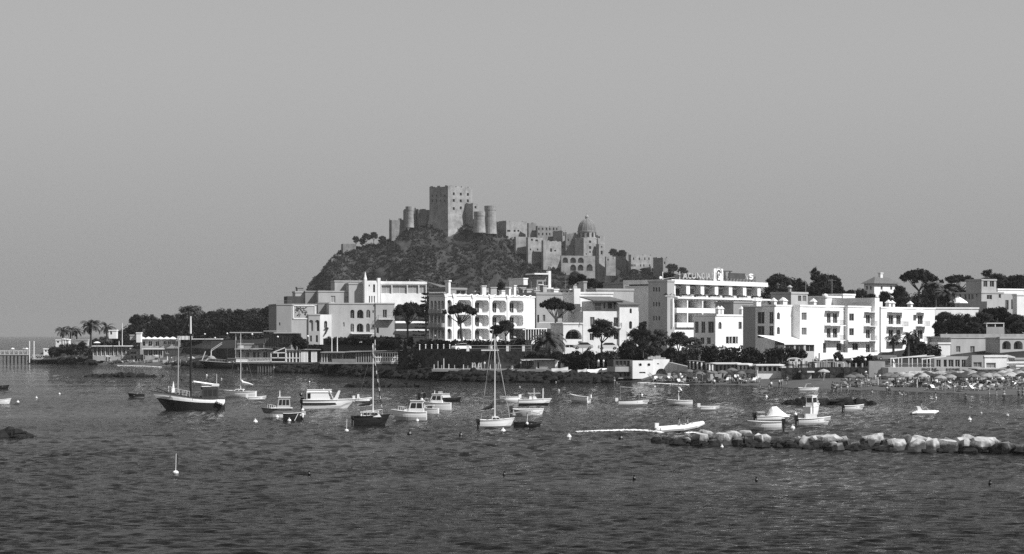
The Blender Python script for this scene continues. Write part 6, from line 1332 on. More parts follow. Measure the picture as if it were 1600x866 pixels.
palm(167, 640, 532, 502, 26, 'palm half hidden in the bushes right of the large one', nf=26)
palm(1478, 470, 484, 447, 36, 'palm with bright fronds left of the white parasol')
palm(1462, 480, 484, 438, 26, 'slender palm beside the big umbrella pine at right', nf=28)
palm(1396, 372, 566, 520, 26, 'yucca-like palm before the right end of the long white hotel', nf=24)
palm(1419, 372, 566, 516, 22, 'second yucca-like palm with upturned heads by the hotel end', nf=20)
palm(1237, 380, 570, 557, 12, 'small dark palm above the white beach bar', nf=18)
# left grove
GL = 'dense grove left of the modernist hotel'
g = random.Random(21)
for i, (px, t, w) in enumerate([(212, 490, 22), (232, 487, 30), (262, 486, 34), (298, 475, 44), (330, 482, 34), (352, 480, 34), (376, 480, 34), (398, 476, 34), (420, 476, 32), (247, 500, 30), (280, 497, 34), (315, 494, 36), (345, 497, 34), (372, 496, 34), (402, 495, 34), (425, 498, 26), (205, 506, 26), (228, 508, 28), (258, 510, 30), (292, 512, 34), (328, 512, 34), (362, 512, 34), (395, 510, 30), (190, 514, 22)]):
    D = 688 - (t - 475); lab = {0: 'small domed pine at the left end of the grove skyline', 1: 'second domed pine of the grove skyline, left part', 3: 'tallest rounded pine of the left grove', 8: 'grove tree touching the modernist hotel'}.get(i, 'dark broad tree crowded in the grove left of the modernist hotel')
    tree(px, D, min(545, t + 44), t + (i * 7 % 5), w * 1.3, lab, 'broad', (LEAFD, LEAF, LEAFD, LEAFM)[i % 4], i % 4, 'tree', GL, .12, name='pine_tree' if i in (0, 1, 3) else None)
for i, (px, t, bt, w, D) in enumerate([(165, 524, 542, 30, 648), (186, 520, 542, 26, 648), (148, 526, 542, 24, 648), (130, 533, 551, 34, 632), (105, 536, 553, 40, 636), (85, 541, 556, 26, 640), (140, 540, 556, 26, 648), (205, 528, 544, 20, 648), (180, 530, 542, 22, 648), (118, 538, 553, 26, 630)]):
    tree(px, D, bt, t, w, ['bush right of the large headland palm', 'bush at the foot of the tall white pole', 'bush behind the bright white umbrella', 'dark bush on the headland under the big palm', 'wide dark bush on the headland under the leftmost palms', 'low bush at the sea end of the headland', 'dark bush against the light beach club', 'bush below the gabled house', 'rounded bush behind the light beach club', 'bush in the middle of the headland'][i], 'bush', LEAFM if i % 3 == 0 else LEAF, cat='bush', group='bushes on the left headland')
def hedge(label, pts, rad, m=LEAF, name='hedge', cat='hedge', size=.28, seed=1, up=1.0, per=60):
    """pts: (px, D, top row, bottom row)"""
    g = random.Random(seed); cl = []
    for (a, D0, t0, b0), (c, D1, t1, b1) in zip(pts, pts[1:]):
        n = max(2, int(abs(X(c, D1) - X(a, D0)) / (rad * .62)))
        for i in range(n):
            f = (i + g.random()) / n; px = a + (c - a) * f; D = D0 + (D1 - D0) * f; t = Zp(t0 + (t1 - t0) * f, D); bt = Zp(b0 + (b1 - b0) * f, D); rows = max(1, int((t - bt) / (rad * .8)))
            for k in range(rows + 1): cl.append((X(px, D) + g.uniform(-.3, .3), D + g.uniform(-rad, rad) + (k * .3), bt + (t - bt - rad * .8) * (k / max(1, rows)) + g.uniform(-.15, .15) * rad, rad * g.uniform(.75, 1.1)))
    o = np.array(cl[0][:3]); C = np.array(cl); C[:, :3] -= o; V, F = leaves(C, per, size, seed, .9)
    return setp(link(name, np_mesh(name, V, F, [m]), None, tuple(o)), label, cat)
hedge('clipped dark hedge in front of the arcaded hotel ground floor', [(650, 440, 531, 541), (820, 432, 531, 543)], .9, LEAFD, seed=2)
hedge('long dark rounded hedge above the striped cabins and bars', [(1085, 392, 543, 566), (1100, 392, 540, 568), (1140, 390, 541, 569), (1180, 388, 542, 568), (1196, 388, 550, 566)], 1.1, LEAFD, seed=3)
hedge('dark hanging hedge under the modernist hotel terrace', [(512, 495, 527, 534), (600, 474, 526, 536), (645, 461, 527, 538)], .8, LEAFD, seed=4)
hedge('dark hedge along the dining terrace of the long white hotel', [(1196, 392, 546, 562), (1236, 388, 543, 560)], .9, LEAFD, seed=6)
hedge('dark clipped hedge behind the beach restaurant roof', [(1418, 380, 537, 556), (1466, 382, 538, 556)], .9, LEAFD, seed=7)
hedge('creeper hanging over the right part of the sea wall', [(822, 416, 553, 566), (880, 414, 556, 570)], .8, LEAF, seed=8)
hedge('low bushes on top of the dark embankment by the slatted restaurant', [(640, 430, 549, 572), (668, 428, 552, 576)], 1.0, LEAF, seed=9)
hedge('dark planting on the grey balustrade over the street', [(413, 525, 539, 543), (512, 500, 539, 546)], .55, LEAFD, seed=12)
for lab, pts, rad, sd in (('dark undergrowth below the crowns of the left grove', [(192, 640, 508, 545), (225, 640, 498, 545), (260, 636, 493, 545), (345, 630, 490, 545), (436, 620, 488, 543)], 2.2, 31), ('dark undergrowth below the middle skyline grove', [(1196, 548, 445, 485), (1260, 548, 442, 485), (1315, 548, 448, 485)], 1.8, 32), ('dark undergrowth around the hipped villa and right pines', [(1318, 530, 462, 490), (1410, 528, 466, 492), (1470, 575, 446, 478), (1530, 575, 446, 475)], 1.8, 33), ('dark undergrowth under the garden trees at right', [(1464, 436, 500, 530), (1600, 434, 500, 530)], 1.3, 34), ('dark shrubs between villa and big hotel', [(965, 418, 548, 574), (1085, 412, 548, 572)], 1.2, 35), ('dark shrubs above the bathing hut', [(866, 416, 552, 576), (965, 414, 550, 576)], 1.1, 36)):
    setp(hedge(lab, pts, rad, LEAFD, 'undergrowth', 'undergrowth', .34, sd, per=45), kind='stuff')
for i, (px, D, bt, t, w, shp, m, lab) in enumerate([
    (940, 414, 548, 497, 52, 'broad', LEAF, 'round leafy tree in front of the white villa'),
    (790, 428, 533, 499, 34, 'broad', LEAF, 'leafy tree before the right loggias of the arcaded hotel'),
    (775, 430, 533, 507, 26, 'broad', LEAFD, 'smaller tree left of the leafy one at the arcaded hotel'),
    (1000, 416, 556, 510, 44, 'broad', LEAF, 'bushy tree right of the white villa'),
    (1030, 414, 558, 513, 40, 'broad', LEAFM, 'pale flowering tree below the grey hotel tower'),
    (1060, 402, 558, 517, 40, 'broad', LEAF, 'tree in front of the big hotel balconies'),
    (1082, 400, 558, 526, 34, 'broad', LEAFM, 'low pale tree left of the grey seafront house'),
    (985, 412, 566, 528, 40, 'bush', LEAFD, 'dark shrub mass above the round-window bar'),
    (1018, 410, 562, 530, 40, 'bush', LEAF, 'shrub below the pale flowering tree'),
    (1050, 408, 566, 540, 40, 'bush', LEAFD, 'dark shrub left of the long rounded hedge'),
    (1074, 397, 562, 540, 30, 'bush', LEAFM, 'speckled shrub at the left end of the long hedge'),
    (1005, 404, 555, 498, 20, 'tall', LEAF, 'narrow tree between villa and annex'),
    (895, 408, 572, 543, 44, 'bush', LEAFD, 'dark shrub below the villa arch'),
    (920, 406, 574, 545, 40, 'bush', LEAFD, 'dark shrub under the parked pale car'),
    (950, 406, 570, 547, 40, 'bush', LEAF, 'shrub under the white parked car'),
    (872, 409, 566, 548, 30, 'bush', LEAFD, 'dark shrub right of the big palm trunk'),
    (975, 412, 560, 548, 30, 'bush', LEAF, 'shrub left above the round-window bar'),
    (900, 408, 576, 562, 26, 'bush', LEAF, 'small shrub right of the corrugated hut'),
    (940, 408, 574, 562, 30, 'bush', LEAF, 'small shrub behind the canvas shelters'),
    (560, 480, 532, 524, 40, 'bush', LEAFD, 'low dark shrub under the modernist hotel doors'),
    (606, 470, 548, 527, 50, 'bush', LEAFD, 'wide dark shrub right of the small white board'),
    (632, 462, 549, 528, 36, 'bush', LEAFM, 'pale-topped shrub at the end of the hotel terrace'),
    (655, 437, 552, 540, 26, 'bush', LEAF, 'shrub at the left end of the bollards'),
    (466, 476, 544, 522, 26, 'bush', LEAFD, 'round dark shrub left of the arched tower'),
    (475, 474, 543, 527, 18, 'bush', LEAFD, 'small dark shrub at the foot of the arched tower'),
    (1222, 386, 566, 543, 26, 'bush', LEAFD, 'dark shrub before the hotel dining room'),
    (1248, 384, 562, 544, 30, 'bush', LEAFD, 'dome-shaped dark shrub under the hotel awning'),
    (1310, 380, 563, 549, 18, 'bush', LEAF, 'small spiky shrub on the hotel terrace'),
    (1340, 376, 574, 552, 38, 'bush', LEAFD, 'broad dark shrub on the terrace right of the railing'),
    (1360, 378, 572, 553, 26, 'bush', LEAFD, 'dark shrub right of the broad terrace shrub'),
    (1208, 384, 573, 556, 22, 'bush', LEAFD, 'dark shrub behind the scalloped awning'),
    (1232, 378, 580, 562, 18, 'bush', LEAFD, 'dark shrub above the small shaded hut'),
    (908, 528, 456, 427, 26, 'broad', LEAFD, 'dark tree on the roofscape left of the annex'),
    (925, 530, 458, 434, 26, 'broad', LEAFD, 'second dark tree on the roofscape left of the annex'),
    (894, 535, 452, 430, 16, 'broad', LEAFD, 'small dark tree on the roofscape under the arcade'),
    (940, 532, 456, 440, 24, 'broad', LEAFD, 'low dark tree behind the cream low house'),
    (782, 520, 464, 440, 18, 'broad', LEAFD, 'dark tree behind the arcaded hotel roof'),
    (994, 500, 446, 438, 40, 'bush', LEAFD, 'dark roof planting on the annex'),
    (1018, 500, 446, 434, 24, 'bush', LEAFD, 'dark roof planting beside the pole with the crossbar'),
    (1044, 560, 446, 424, 24, 'broad', LEAFH, 'hazy tree behind the hotel roof letters'),
    (1425, 395, 545, 515, 30, 'bush', LEAF, 'leafy shrub before the balconies at the right hotel end'),
    ]):
    tree(px, D, bt, t, w, lab, shp, m, cat='bush' if shp == 'bush' else 'tree', group='shrubs and trees along the sea front', trunkf=.25 if shp == 'broad' and t > 480 else .1)
# right background trees
GR = 'dark pines on the skyline behind the right hotels'
for i, (px, t, bt, w, D, shp, lab) in enumerate([
    (1215, 426, 480, 52, 560, 'broad', 'rounded dark pine right of the hotel roof letters'), (1243, 432, 480, 44, 570, 'broad', 'dark pine in the dip of the skyline grove'),
    (1274, 417, 470, 18, 575, 'tall', 'pointed tree rising over the skyline pines'), (1285, 426, 476, 44, 565, 'broad', 'dark pine below the pointed tree'), (1300, 428, 478, 36, 570, 'broad', 'right-hand pine of the middle skyline grove'),
    (1262, 445, 482, 44, 540, 'broad', 'lower dark pine behind the roof rooms'), (1225, 447, 482, 44, 540, 'broad', 'lower dark pine behind the chimney flue'), (1312, 446, 480, 26, 545, 'broad', 'small dark tree at the edge of the middle grove'), (1330, 452, 482, 34, 545, 'broad', 'tree left below the hipped villa'), (1345, 449, 482, 24, 540, 'broad', 'small tree in front of the hipped villa'),
    (1382, 454, 484, 30, 520, 'broad', 'round tree in front of the hipped villa right side'), (1360, 458, 486, 34, 515, 'broad', 'bushy tree behind the hotel end chimneys'), (1410, 462, 488, 34, 510, 'broad', 'grey-green tree right of the end chimneys'),
    (1436, 420, 470, 64, 545, 'pine', 'biggest umbrella pine on the right skyline'), (1498, 428, 466, 62, 560, 'pine', 'flat umbrella pine between the biggest one and the look-out tower'), (1455, 440, 478, 40, 560, 'broad', 'dark tree under the biggest umbrella pine'), (1485, 442, 478, 44, 565, 'broad', 'dark tree behind the palm at the right'),
    (1543, 418, 460, 22, 560, 'tall', 'spiky tree top left behind the look-out tower'), (1558, 426, 460, 40, 560, 'broad', 'pine right behind the look-out tower'), (1590, 428, 466, 50, 560, 'broad', 'pine at the right edge of the skyline'), (1574, 432, 464, 40, 570, 'broad', 'pine between tower and right edge'), (1612, 428, 466, 40, 560, 'broad', 'pine cut by the right edge'),
    (1405, 445, 478, 30, 560, 'broad', 'small tree left under the biggest umbrella pine')]):
    tree(px, D, bt, t, w, lab, shp, LEAFD if i % 3 else LEAF, i % 4, 'tree', GR, .32 if shp == 'pine' else .1)
GG = 'dark garden trees below the look-out tower'
for i, (px, t, bt, w, D) in enumerate([(1476, 486, 528, 44, 440), (1505, 488, 528, 50, 438), (1535, 486, 528, 46, 442), (1562, 478, 524, 50, 446), (1586, 490, 524, 40, 435), (1490, 498, 530, 44, 425), (1520, 502, 530, 40, 424), (1545, 480, 510, 34, 455), (1592, 502, 526, 36, 420), (1468, 500, 530, 26, 420)]):
    tree(px, D, bt, t, w, ['dark garden tree at the left end under the white terrace wall', 'broad dark garden tree under the white terrace wall', 'dark garden tree left of the pergola', 'tall garden tree before the look-out tower', 'garden tree at the right edge under the white block', 'low dark tree above the rose shed', 'low dark tree above the shuttered house', 'tree at the foot of the look-out tower', 'low tree right of the pergola', 'low tree beside the hotel end wall'][i], 'broad', LEAFD if i % 2 else LEAF, i % 4, 'tree', GG, .1)

# ---------------- boats ----------------
def pos(px, py): D = Dw(py); return X(px, D), D
def hull_into(root, L, B, fb, sheer=.5, mats=(WPAINT, GPAINT), stripe=.3, tw=.75, rake=.35, draft=.25, name='hull', deck=WPAINT, strake=None, open_=False, flare=.92, stern=.06):
    q = MB(); N = 13; st = []; ns = 6
    for i in range(N):
        t = i / (N - 1)
        b = B / 2 * ((1 - ((t - .38) / .62) ** 2.7) if t > .38 else 1 - (1 - tw) * ((.38 - t) / .38) ** 2); b = max(b, .015)
        s = fb * (1 + sheer * t ** 2.4 + stern * (1 - t) ** 2); bw = b * (flare - .35 * t ** 3); zz = [-draft, -.02, stripe * s, (stripe + (1 - stripe) * .4) * s, (stripe + (1 - stripe) * .72) * s, s]; bb = [0.0 if i == N - 1 else bw * .45, bw, b * (flare + (1 - flare) * stripe) if t < .9 else b * .7, b * (flare * .3 + .7), b * .96, b]
        st.append([(L * (t - .5) + rake * fb * t ** 5 * max(0, zz[j]) / fb, bb[j], zz[j]) for j in range(ns)])
    for sgn in (1, -1):
        V = [(x, sgn * y, z) for s_ in st for x, y, z in s_]
        F = []; M = []
        for i in range(N - 1):
            for j in range(ns - 1):
                f = (i * ns + j, (i + 1) * ns + j, (i + 1) * ns + j + 1, i * ns + j + 1); f = f if sgn < 0 else f[::-1]; b0 = len(q.v); F.append(f); M.append(1 if j < 2 else 0)
        b0 = len(q.v); q.v.extend(V); q.f.extend([tuple(k + b0 for k in f) for f in F]); q.m.extend(M)
    tr = [(p[0], p[1], p[2]) for p in st[0]] + [(p[0], -p[1], p[2]) for p in reversed(st[0])]; q.add(tr, [tuple(range(len(tr)))], 0)
    h = q.build(name, [mats[0], mats[1]], root, smooth=False)
    dz = -.12 if not open_ else -min(.35, fb * .55); D_ = MB(); V = []
    for s_ in st: x, y, z = s_[-1]; V += [(x, y * .93, z + dz), (x, -y * .93, z + dz)]
    D_.add(V, [(2 * i, 2 * i + 1, 2 * i + 3, 2 * i + 2) for i in range(N - 1)]); D_.build('deck', deck, root)
    if open_:
        I = MB()
        for sgn in (1, -1):
            V = []
            for s_ in st: x, y, z = s_[-1]; V += [(x, sgn * y * .95, z), (x, sgn * y * .93, z + dz)]
            I.add(V, [(2 * i, 2 * i + 1, 2 * i + 3, 2 * i + 2) for i in range(N - 1)])
        I.build('lining', deck, root)
    G = MB()
    for sgn in (1, -1): G.tube([(s_[-1][0], sgn * s_[-1][1], s_[-1][2]) for s_ in st], .045 if B > 1.6 else .035, 5)
    G.build('strake', strake or mats[0], root)
    def sheerz(x): t = max(0, min(1, x / L + .5)); return fb * (1 + sheer * t ** 2.4 + stern * (1 - t) ** 2)
    return sheerz
def cabin(root, x0, x1, w, z0, z1, mat_=WPAINT, sf=.4, sb=.1, wins=2, name='cabin', glass=GLASS, taper=.88, roof=None, over=.1, wz=(.45, .85)):
    """x1 is the bow end, sf / sb how far its front and back lean in"""
    q = MB(); W = w / 2; V = [(x0, -W, z0), (x1, -W, z0), (x1, W, z0), (x0, W, z0), (x0 + sb, -W * taper, z1), (x1 - sf, -W * taper, z1), (x1 - sf, W * taper, z1), (x0 + sb, W * taper, z1)]
    q.add(V, [(0, 3, 2, 1), (4, 5, 6, 7), (0, 1, 5, 4), (1, 2, 6, 5), (2, 3, 7, 6), (3, 0, 4, 7)]); c = q.build(name, mat_, root)
    h = z1 - z0
    def pt(fx, fz, sgn, off=.012):
        xa = x0 + sb * fz; xb = x1 - sf * fz; y = W * (1 - (1 - taper) * fz) + off; return (xa + (xb - xa) * fx, sgn * y, z0 + h * fz)
    for sgn in (1, -1):
        for i in range(wins):
            a = .06 + .88 * i / wins + .03; b = .06 + .88 * (i + 1) / wins - .03; p = MB(); p.add([pt(a, wz[0], sgn), pt(b, wz[0], sgn), pt(b, wz[1], sgn), pt(a, wz[1], sgn)], [(0, 1, 2, 3)]); p.build('window', glass, c)
    for fx, nm, xo in ((1, 'windscreen', .012), (0, 'window', -.012)):
        p = MB(); A = [pt(fx, wz[0], 1, -.08), pt(fx, wz[0], -1, -.08), pt(fx, wz[1], -1, -.08), pt(fx, wz[1], 1, -.08)]; p.add([(a[0] + xo, a[1], a[2]) for a in A], [(0, 1, 2, 3)]); p.build(nm, glass, c)
    if roof is not False:
        p = MB(); p.box(x0 + sb - over, x1 - sf + over, -W * taper - over * .6, W * taper + over * .6, z1 + .002, z1 + .07); p.build('roof', roof or mat_, c)
    return c
def outboard(root, L, z, y=0, m=BPAINT, s=1.0):
    q = MB(); x = -L / 2 - .22 * s; q.box(x - .16 * s, x + .2 * s, y - .14 * s, y + .14 * s, z + .1, z + .55 * s); q.box(x - .06, x + .08, y - .05, y + .05, -.3, z + .1); q.box(x - .0, x + .25, y - .12, y + .12, z - .05, z + .1); return q.build('outboard_motor', m, root)
def mastp(root, x, z0, h, r=.06, m=METALW, name='mast', lean=0):
    q = MB(); q.tube([(x, 0, z0), (x + lean, 0, z0 + h)], [r, r * .7], 6); return q.build(name, m, root)
def stays(root, pts, r=.02, m=RAILM, name='stay'):
    for a, b in pts: q = MB(); q.tube([a, b], r, 4, cap=False); q.build(name, m, root)
def guard(root, L, B, sz, x0, x1, h=.5, m=METALW, n=5, name='guard_rail'):
    q = MB()
    for sgn in (1, -1):
        P = []
        for i in range(n + 1):
            x = x0 + (x1 - x0) * i / n; t = x / L + .5; b = B / 2 * ((1 - ((t - .38) / .62) ** 2.7) if t > .38 else 1) * .93; p = Vector((x, sgn * b, sz(x))); P.append(p + Vector((0, 0, h))); q.bar(p, P[-1], .035)
        for a, b in zip(P, P[1:]): q.bar(a, b, .04)
    return q.build(name, m, root)
def boat(name, px, py, rz, label, cat='boat', group=None):
    x, y = pos(px, py); return empty(name, (x, y, 0), R(rz), label, cat, group)
MB_ = 'boats moored in the bay'
# the dark two-masted ketch (bow to the left)
def ketch():
    r = boat('two_masted_boat', 305, 640, 196, 'dark two-masted wooden boat with a white sheer band and wheelhouse', 'sailing boat', MB_); L, B = 7.0, 2.5
    sz = hull_into(r, L, B, 1.25, .85, (WPAINT, BPAINT), .62, .6, .8, .4, deck=WOOD, strake=DWOOD, stern=.05)
    q = MB(); q.tube([(L / 2 - .2, 0, 2.1), (L / 2 + 1.2, 0, 2.7)], [.12, .07], 6); q.build('bowsprit', DWOOD, r)
    q = MB(); q.tube([(L / 2 + 1.1, 0, 2.6), (L / 2 + .5, 0, .2)], .035, 4); q.build('anchor_chain', DWOOD, r)
    q = MB(); q.tube([(.55, 0, 1.2), (.55, 0, 9.0)], [.15, .12], 8); a = q.build('main_mast', BPAINT, r); q = MB(); q.tube([(.55, 0, 9.2), (.55, 0, 11.3)], [.12, .09], 8); q.build('mast_top', METALW, a)
    q = MB(); q.tube([(2.1, 0, 1.3), (2.0, 0, 8.9)], [.08, .05], 6); q.build('fore_mast', METALG, r)
    q = MB(); q.tube([(.4, 0, 3.3), (-2.6, 0, 2.8)], [.09, .07], 6); q.build('boom', METALG, r)
    q = MB(); q.add([(.2, -.1, 3.35), (-2.4, -.35, 2.95), (-2.4, .35, 2.95), (.2, .1, 3.35), (.2, 0, 3.5), (-2.4, 0, 3.1)], [(0, 1, 2, 3), (0, 4, 5, 1), (3, 2, 5, 4)]); q.build('furled_sail', CLOTHW, r)
    cabin(r, -2.7, -.7, 1.7, 1.15, 2.75, DWOOD, .1, .05, 3, 'wheelhouse', roof=CLOTHW, wz=(.3, .8)); q = MB(); q.box(-2.8, -1.9, -.8, .85, 2.84, 3.1); q.build('roof_locker', METALW, r)
    q = MB(); q.box(-2.6, -1.6, -1.0, -.98, 1.75, 2.5); q.build('white_board', CLOTHG, r)
    cabin(r, 1.0, 3.2, 1.3, 1.6, 2.0, WOOD, .3, .1, 0, 'deck_house')
    guard(r, L, B, sz, .8, 3.2, .65, METALW, 6)
    q = MB(); q.add([(2.4, -.3, 2.1), (2.9, .3, 2.1), (2.6, 0, 3.5), (2.7, 0, 2.0)], [(0, 1, 2), (0, 2, 3), (1, 3, 2)]); q.build('folded_jib', CLOTHW, r)
    for k in range(6): q = MB(); q.ball((-2.75 - .12 * k if k < 4 else -2.2 - .4 * (k - 4), (1.15 if k % 2 else -1.15) * (1 if k < 4 else 1.1), .75 + .1 * (k % 3)), .27, 8); q.build('fender', WPAINT, r)
    q = MB(); q.tube([(-2.6, 0, 2.8), (-2.6, 0, 4.3)], .03, 4); q.build('aerial', METALW, r)
    stays(r, [((.55, 0, 11.8), (L / 2 + 1.1, 0, 2.65)), ((.55, 0, 9), (.3, 1.35, 1.4)), ((.55, 0, 9), (.3, -1.35, 1.4)), ((2.0, 0, 8.6), (3.3, 0, 2.1)), ((2.0, 0, 8.6), (.6, 0, 5.0))], .025, DFRAME)
    for x, y, z in ((1.6, -.5, 3.7), (3.9, 0, 4.2), (-1.0, -.4, 3.4)): q = MB(); q.add([(x - .25, y, z), (x + .2, y, z + .1), (x, y, z - .35), (x, y + .2, z)], [(0, 1, 2), (0, 3, 1), (0, 2, 3), (1, 3, 2)]); q.build('pennant', DFRAME, r)
ketch()
def sloop(px, py, rz, label, L, mast_py, hm=(WPAINT, WPAINT), mx=.06, sail=CLOTHW, sail_len=.42, r_=.05, deckc=WPAINT, fbd=.75, cab=True):
    r = boat('sailing_boat', px, py, rz, label, 'sailing boat', MB_); B = L * .32; D = Dw(py); sz = hull_into(r, L, B, fbd, .3, hm, .25, .7, .5, deck=deckc)
    h = (py - mast_py) / FPX * D; x = L * mx; mastp(r, x, fbd, h - fbd, r_)
    if cab: cabin(r, -L * .12, L * .28, B * .6, fbd - .1, fbd + .38, deckc, .5, .1, 2, 'coachroof', wz=(.35, .75), roof=False)
    q = MB(); q.tube([(x, 0, fbd + 1.15), (x - L * sail_len, 0, fbd + .95)], .05, 5); q.build('boom', METALW, r)
    q = MB(); q.tube([(x - .1, 0, fbd + 1.7), (x - .3, 0, fbd + 1.35), (x - L * sail_len * .6, 0, fbd + 1.2), (x - L * sail_len, 0, fbd + 1.0)], [.1, .2, .14, .05], 7); q.build('furled_sail', sail, r)
    stays(r, [((x, 0, h - .2), (L / 2, 0, fbd * 1.25)), ((x, 0, h - .2), (-L / 2, 0, fbd)), ((x, 0, h * .8), (x - .1, B * .46, fbd)), ((x, 0, h * .8), (x - .1, -B * .46, fbd))], .015)
    return r, sz
sloop(377, 620, 172, 'white sloop with furled sail just right of the dark two-masted boat', 4.4, 521, r_=.055, mx=.02)
r, sz = sloop(577, 664, 4, 'dark-hulled sailing boat with a dark mainsail cover left of centre', 3.1, 537, (BPAINT, BPAINT), .12, CLOTHD, .5, r_=.06, fbd=.85)
q = MB(); q.tube([(.3, 0, 8.0), (1.35, 0, 1.2)], [.03, .08], 6); q.build('furled_jib', CLOTHD, r)
for k in range(8): q = MB(); f = k / 8; q.tube([(.3 + 1.05 * f, -.09, 8.0 - 6.8 * f), (.3 + 1.05 * (f + .05), -.09, 8 - 6.8 * (f + .05))], .03, 4); q.build('sail_tie', METALW, r)
cabin(r, -.9, 1.2, .9, .8, 1.25, WPAINT, .3, .1, 2, 'coach_house', roof=WPAINT); outboard(r, 3.1, .5, s=.8); guard(r, 3.1, 1.0, sz, -.6, 1.3, .5)
r, sz = sloop(773, 669, 5, 'white sailing boat with a tall bright mast near the middle of the bay', 2.9, 529, (WPAINT, MPAINT), .0, CLOTHD, .45, r_=.07, fbd=.75)
stays(r, [((-.15, .1, 9.6), (-1.35, .1, .8)), ((.0, .1, 9.0), (1.45, 0, 1.0))], .03, METALG); outboard(r, 2.9, .4, s=.9); q = MB(); q.ball((1.55, 0, .8), .12, 6); q.build('anchor_roller', DFRAME, r)
q = MB(); q.box(-1.3, 1.3, -.5, -.47, .42, .5); 
sloop(1064, 633, 178, 'small open sailing dinghy with a bare stub mast right of centre', 3.0, 605, (WPAINT, GPAINT), .1, CLOTHW, .0, r_=.07, fbd=.55, cab=False)
# motor boats
def cruiser():
    r = boat('motor_cruiser', 508, 638, 3, 'large white motor cruiser with a dark stripe and radar arch, bow right', 'motor boat', MB_); L, B = 5.4, 2.0
    sz = hull_into(r, L, B, 1.0, .15, (WPAINT, WPAINT), .3, .85, .9, deck=WPAINT, strake=METALW)
    hb = lambda x: B / 2 * ((1 - (max(0, x / L + .5 - .38) / .62) ** 2.7) if x / L + .5 > .38 else 1 - .15 * ((.38 - x / L - .5) / .38) ** 2) + .015
    for sgn in (1, -1):
        q = MB(); P = [-L / 2 + i * (L * .94) / 9 for i in range(10)]; V = []
        for x in P: V += [(x, sgn * hb(x), .46), (x, sgn * hb(x), .7)]
        q.add(V, [(2 * i, 2 * i + 2, 2 * i + 3, 2 * i + 1) for i in range(9)]); q.build('stripe', BPAINT, r)
    cabin(r, -2.1, .7, 1.6, .95, 1.95, WPAINT, .3, 0, 0, 'cabin', wz=(.6, .9)); cabin(r, -2.3, .9, 1.5, 1.97, 2.25, WPAINT, .2, .2, 0, 'canopy')
    q = MB(); q.box(-2.35, -1.75, -.83, .83, 1.25, 1.85); q.build('stern_opening', GLASS, r)
    for x in (-2.25,): q = MB(); q.box(x, x + .1, -.86, -.76, 1, 2.2); q.build('canopy_post', METALW, r)
    for sgn in (1, -1): q = MB(); q.add([(1.0, sgn * .8, 1.0), (1.5, sgn * .8, 1.0), (1.9, sgn * .7, 2.2), (1.65, sgn * .7, 2.2), (1.0, sgn * .74, 1.0), (1.5, sgn * .74, 1.0), (1.9, sgn * .64, 2.2), (1.65, sgn * .64, 2.2)], [(0, 1, 2, 3), (7, 6, 5, 4), (1, 5, 6, 2), (0, 3, 7, 4)]); q.build('radar_arch', WPAINT, r)
    q = MB(); q.box(.9, 1.9, -.7, .7, 2.15, 2.25); q.build('arch_top', DFRAME, r); q = MB(); q.bar((.55, -.75, 2.2), (1.1, -.8, 1.0), .1); q.bar((.55, .75, 2.2), (1.1, .8, 1.0), .1); q.build('screen_frame', METALW, r)
    q = MB(); q.ball((-.2, 0, 2.3), .12, 6); q.build('lamp', METALW, r)
    q = MB(); q.ball((-2.95, 0, 1.7), .24, 8); q.box(-3.0, -2.6, -.3, .3, 1.1, 1.3); q.build('tender_motor', BPAINT, r); outboard(r, L, .5)
    q = MB(); q.bar((L / 2 + .3, 0, 1.1), (L / 2 + .95, 0, .85), .14); q.build('bow_roller', METALW, r)
cruiser()
def cuddy(px, py, rz, label, L, hm=(WPAINT, GPAINT), ch=1.3, cl=(-.25, .2), fb=.8, wins=2, lower=None, group=MB_, sheer=.35, name='cabin_boat', cm=WPAINT, sf=.35, roofm=None):
    r = boat(name, px, py, rz, label, 'motor boat', group); B = L * .36; sz = hull_into(r, L, B, fb, sheer, hm, .4, .8, .5)
    cabin(r, L * cl[0], L * cl[1], B * .72, fb - .15, fb + ch, cm, sf, .1, wins, 'wheelhouse', roof=roofm); cabin(r, L * cl[1] - .2, L * .36, B * .6, fb - .05, fb + .35, cm, .5, .05, 0, 'fore_cabin', roof=False)
    guard(r, L, B, sz, L * .15, L * .44, .4, METALW, 4); return r, sz
r, sz = cuddy(437, 652, 188, 'small cabin boat with striped hull and glazed wheelhouse, left part of the bay', 3.0, (MPAINT, WPAINT), 1.35, (-.4, .12), .8, 3, cm=GPAINT, sf=.25, roofm=WPAINT)
q = MB(); q.tube([(0, 0, 2.1), (0, 0, 2.9)], .06, 5); q.build('aerial', METALW, r); q = MB(); q.box(-1.4, 1.0, -.6, .6, .98, 1.06); q.build('ledge', WPAINT, r)
r = boat('rowing_boat', 458, 657, 10, 'dark wooden boat with light mooring ropes in front of the striped cabin boat', 'boat', MB_); sz = hull_into(r, 2.1, 1.1, .7, .3, (BPAINT, BPAINT), .3, .8, .3, deck=GPAINT, strake=GPAINT, open_=True)
q = MB(); q.tube([(.5, -.56, .75), (.1, -.75, 0)], .035, 4); q.build('mooring_rope', METALW, r); q = MB(); q.ball((1.0, -.2, .5), .13, 6, sq=(1, 1, 2.5)); q.build('fender', WPAINT, r)
cuddy(643, 657, 176, 'cabin cruiser with large slanted windows and portholes near the centre', 3.2, (WPAINT, GPAINT), 1.2, (-.42, .12), .85, 2, sf=.35)[0]
for k in range(3):
    pass
r, sz = cuddy(668, 646, 170, 'plain white cabin boat half behind the centre cabin cruiser', 2.6, (WPAINT, WPAINT), .35, (-.3, .1), .55, 1)
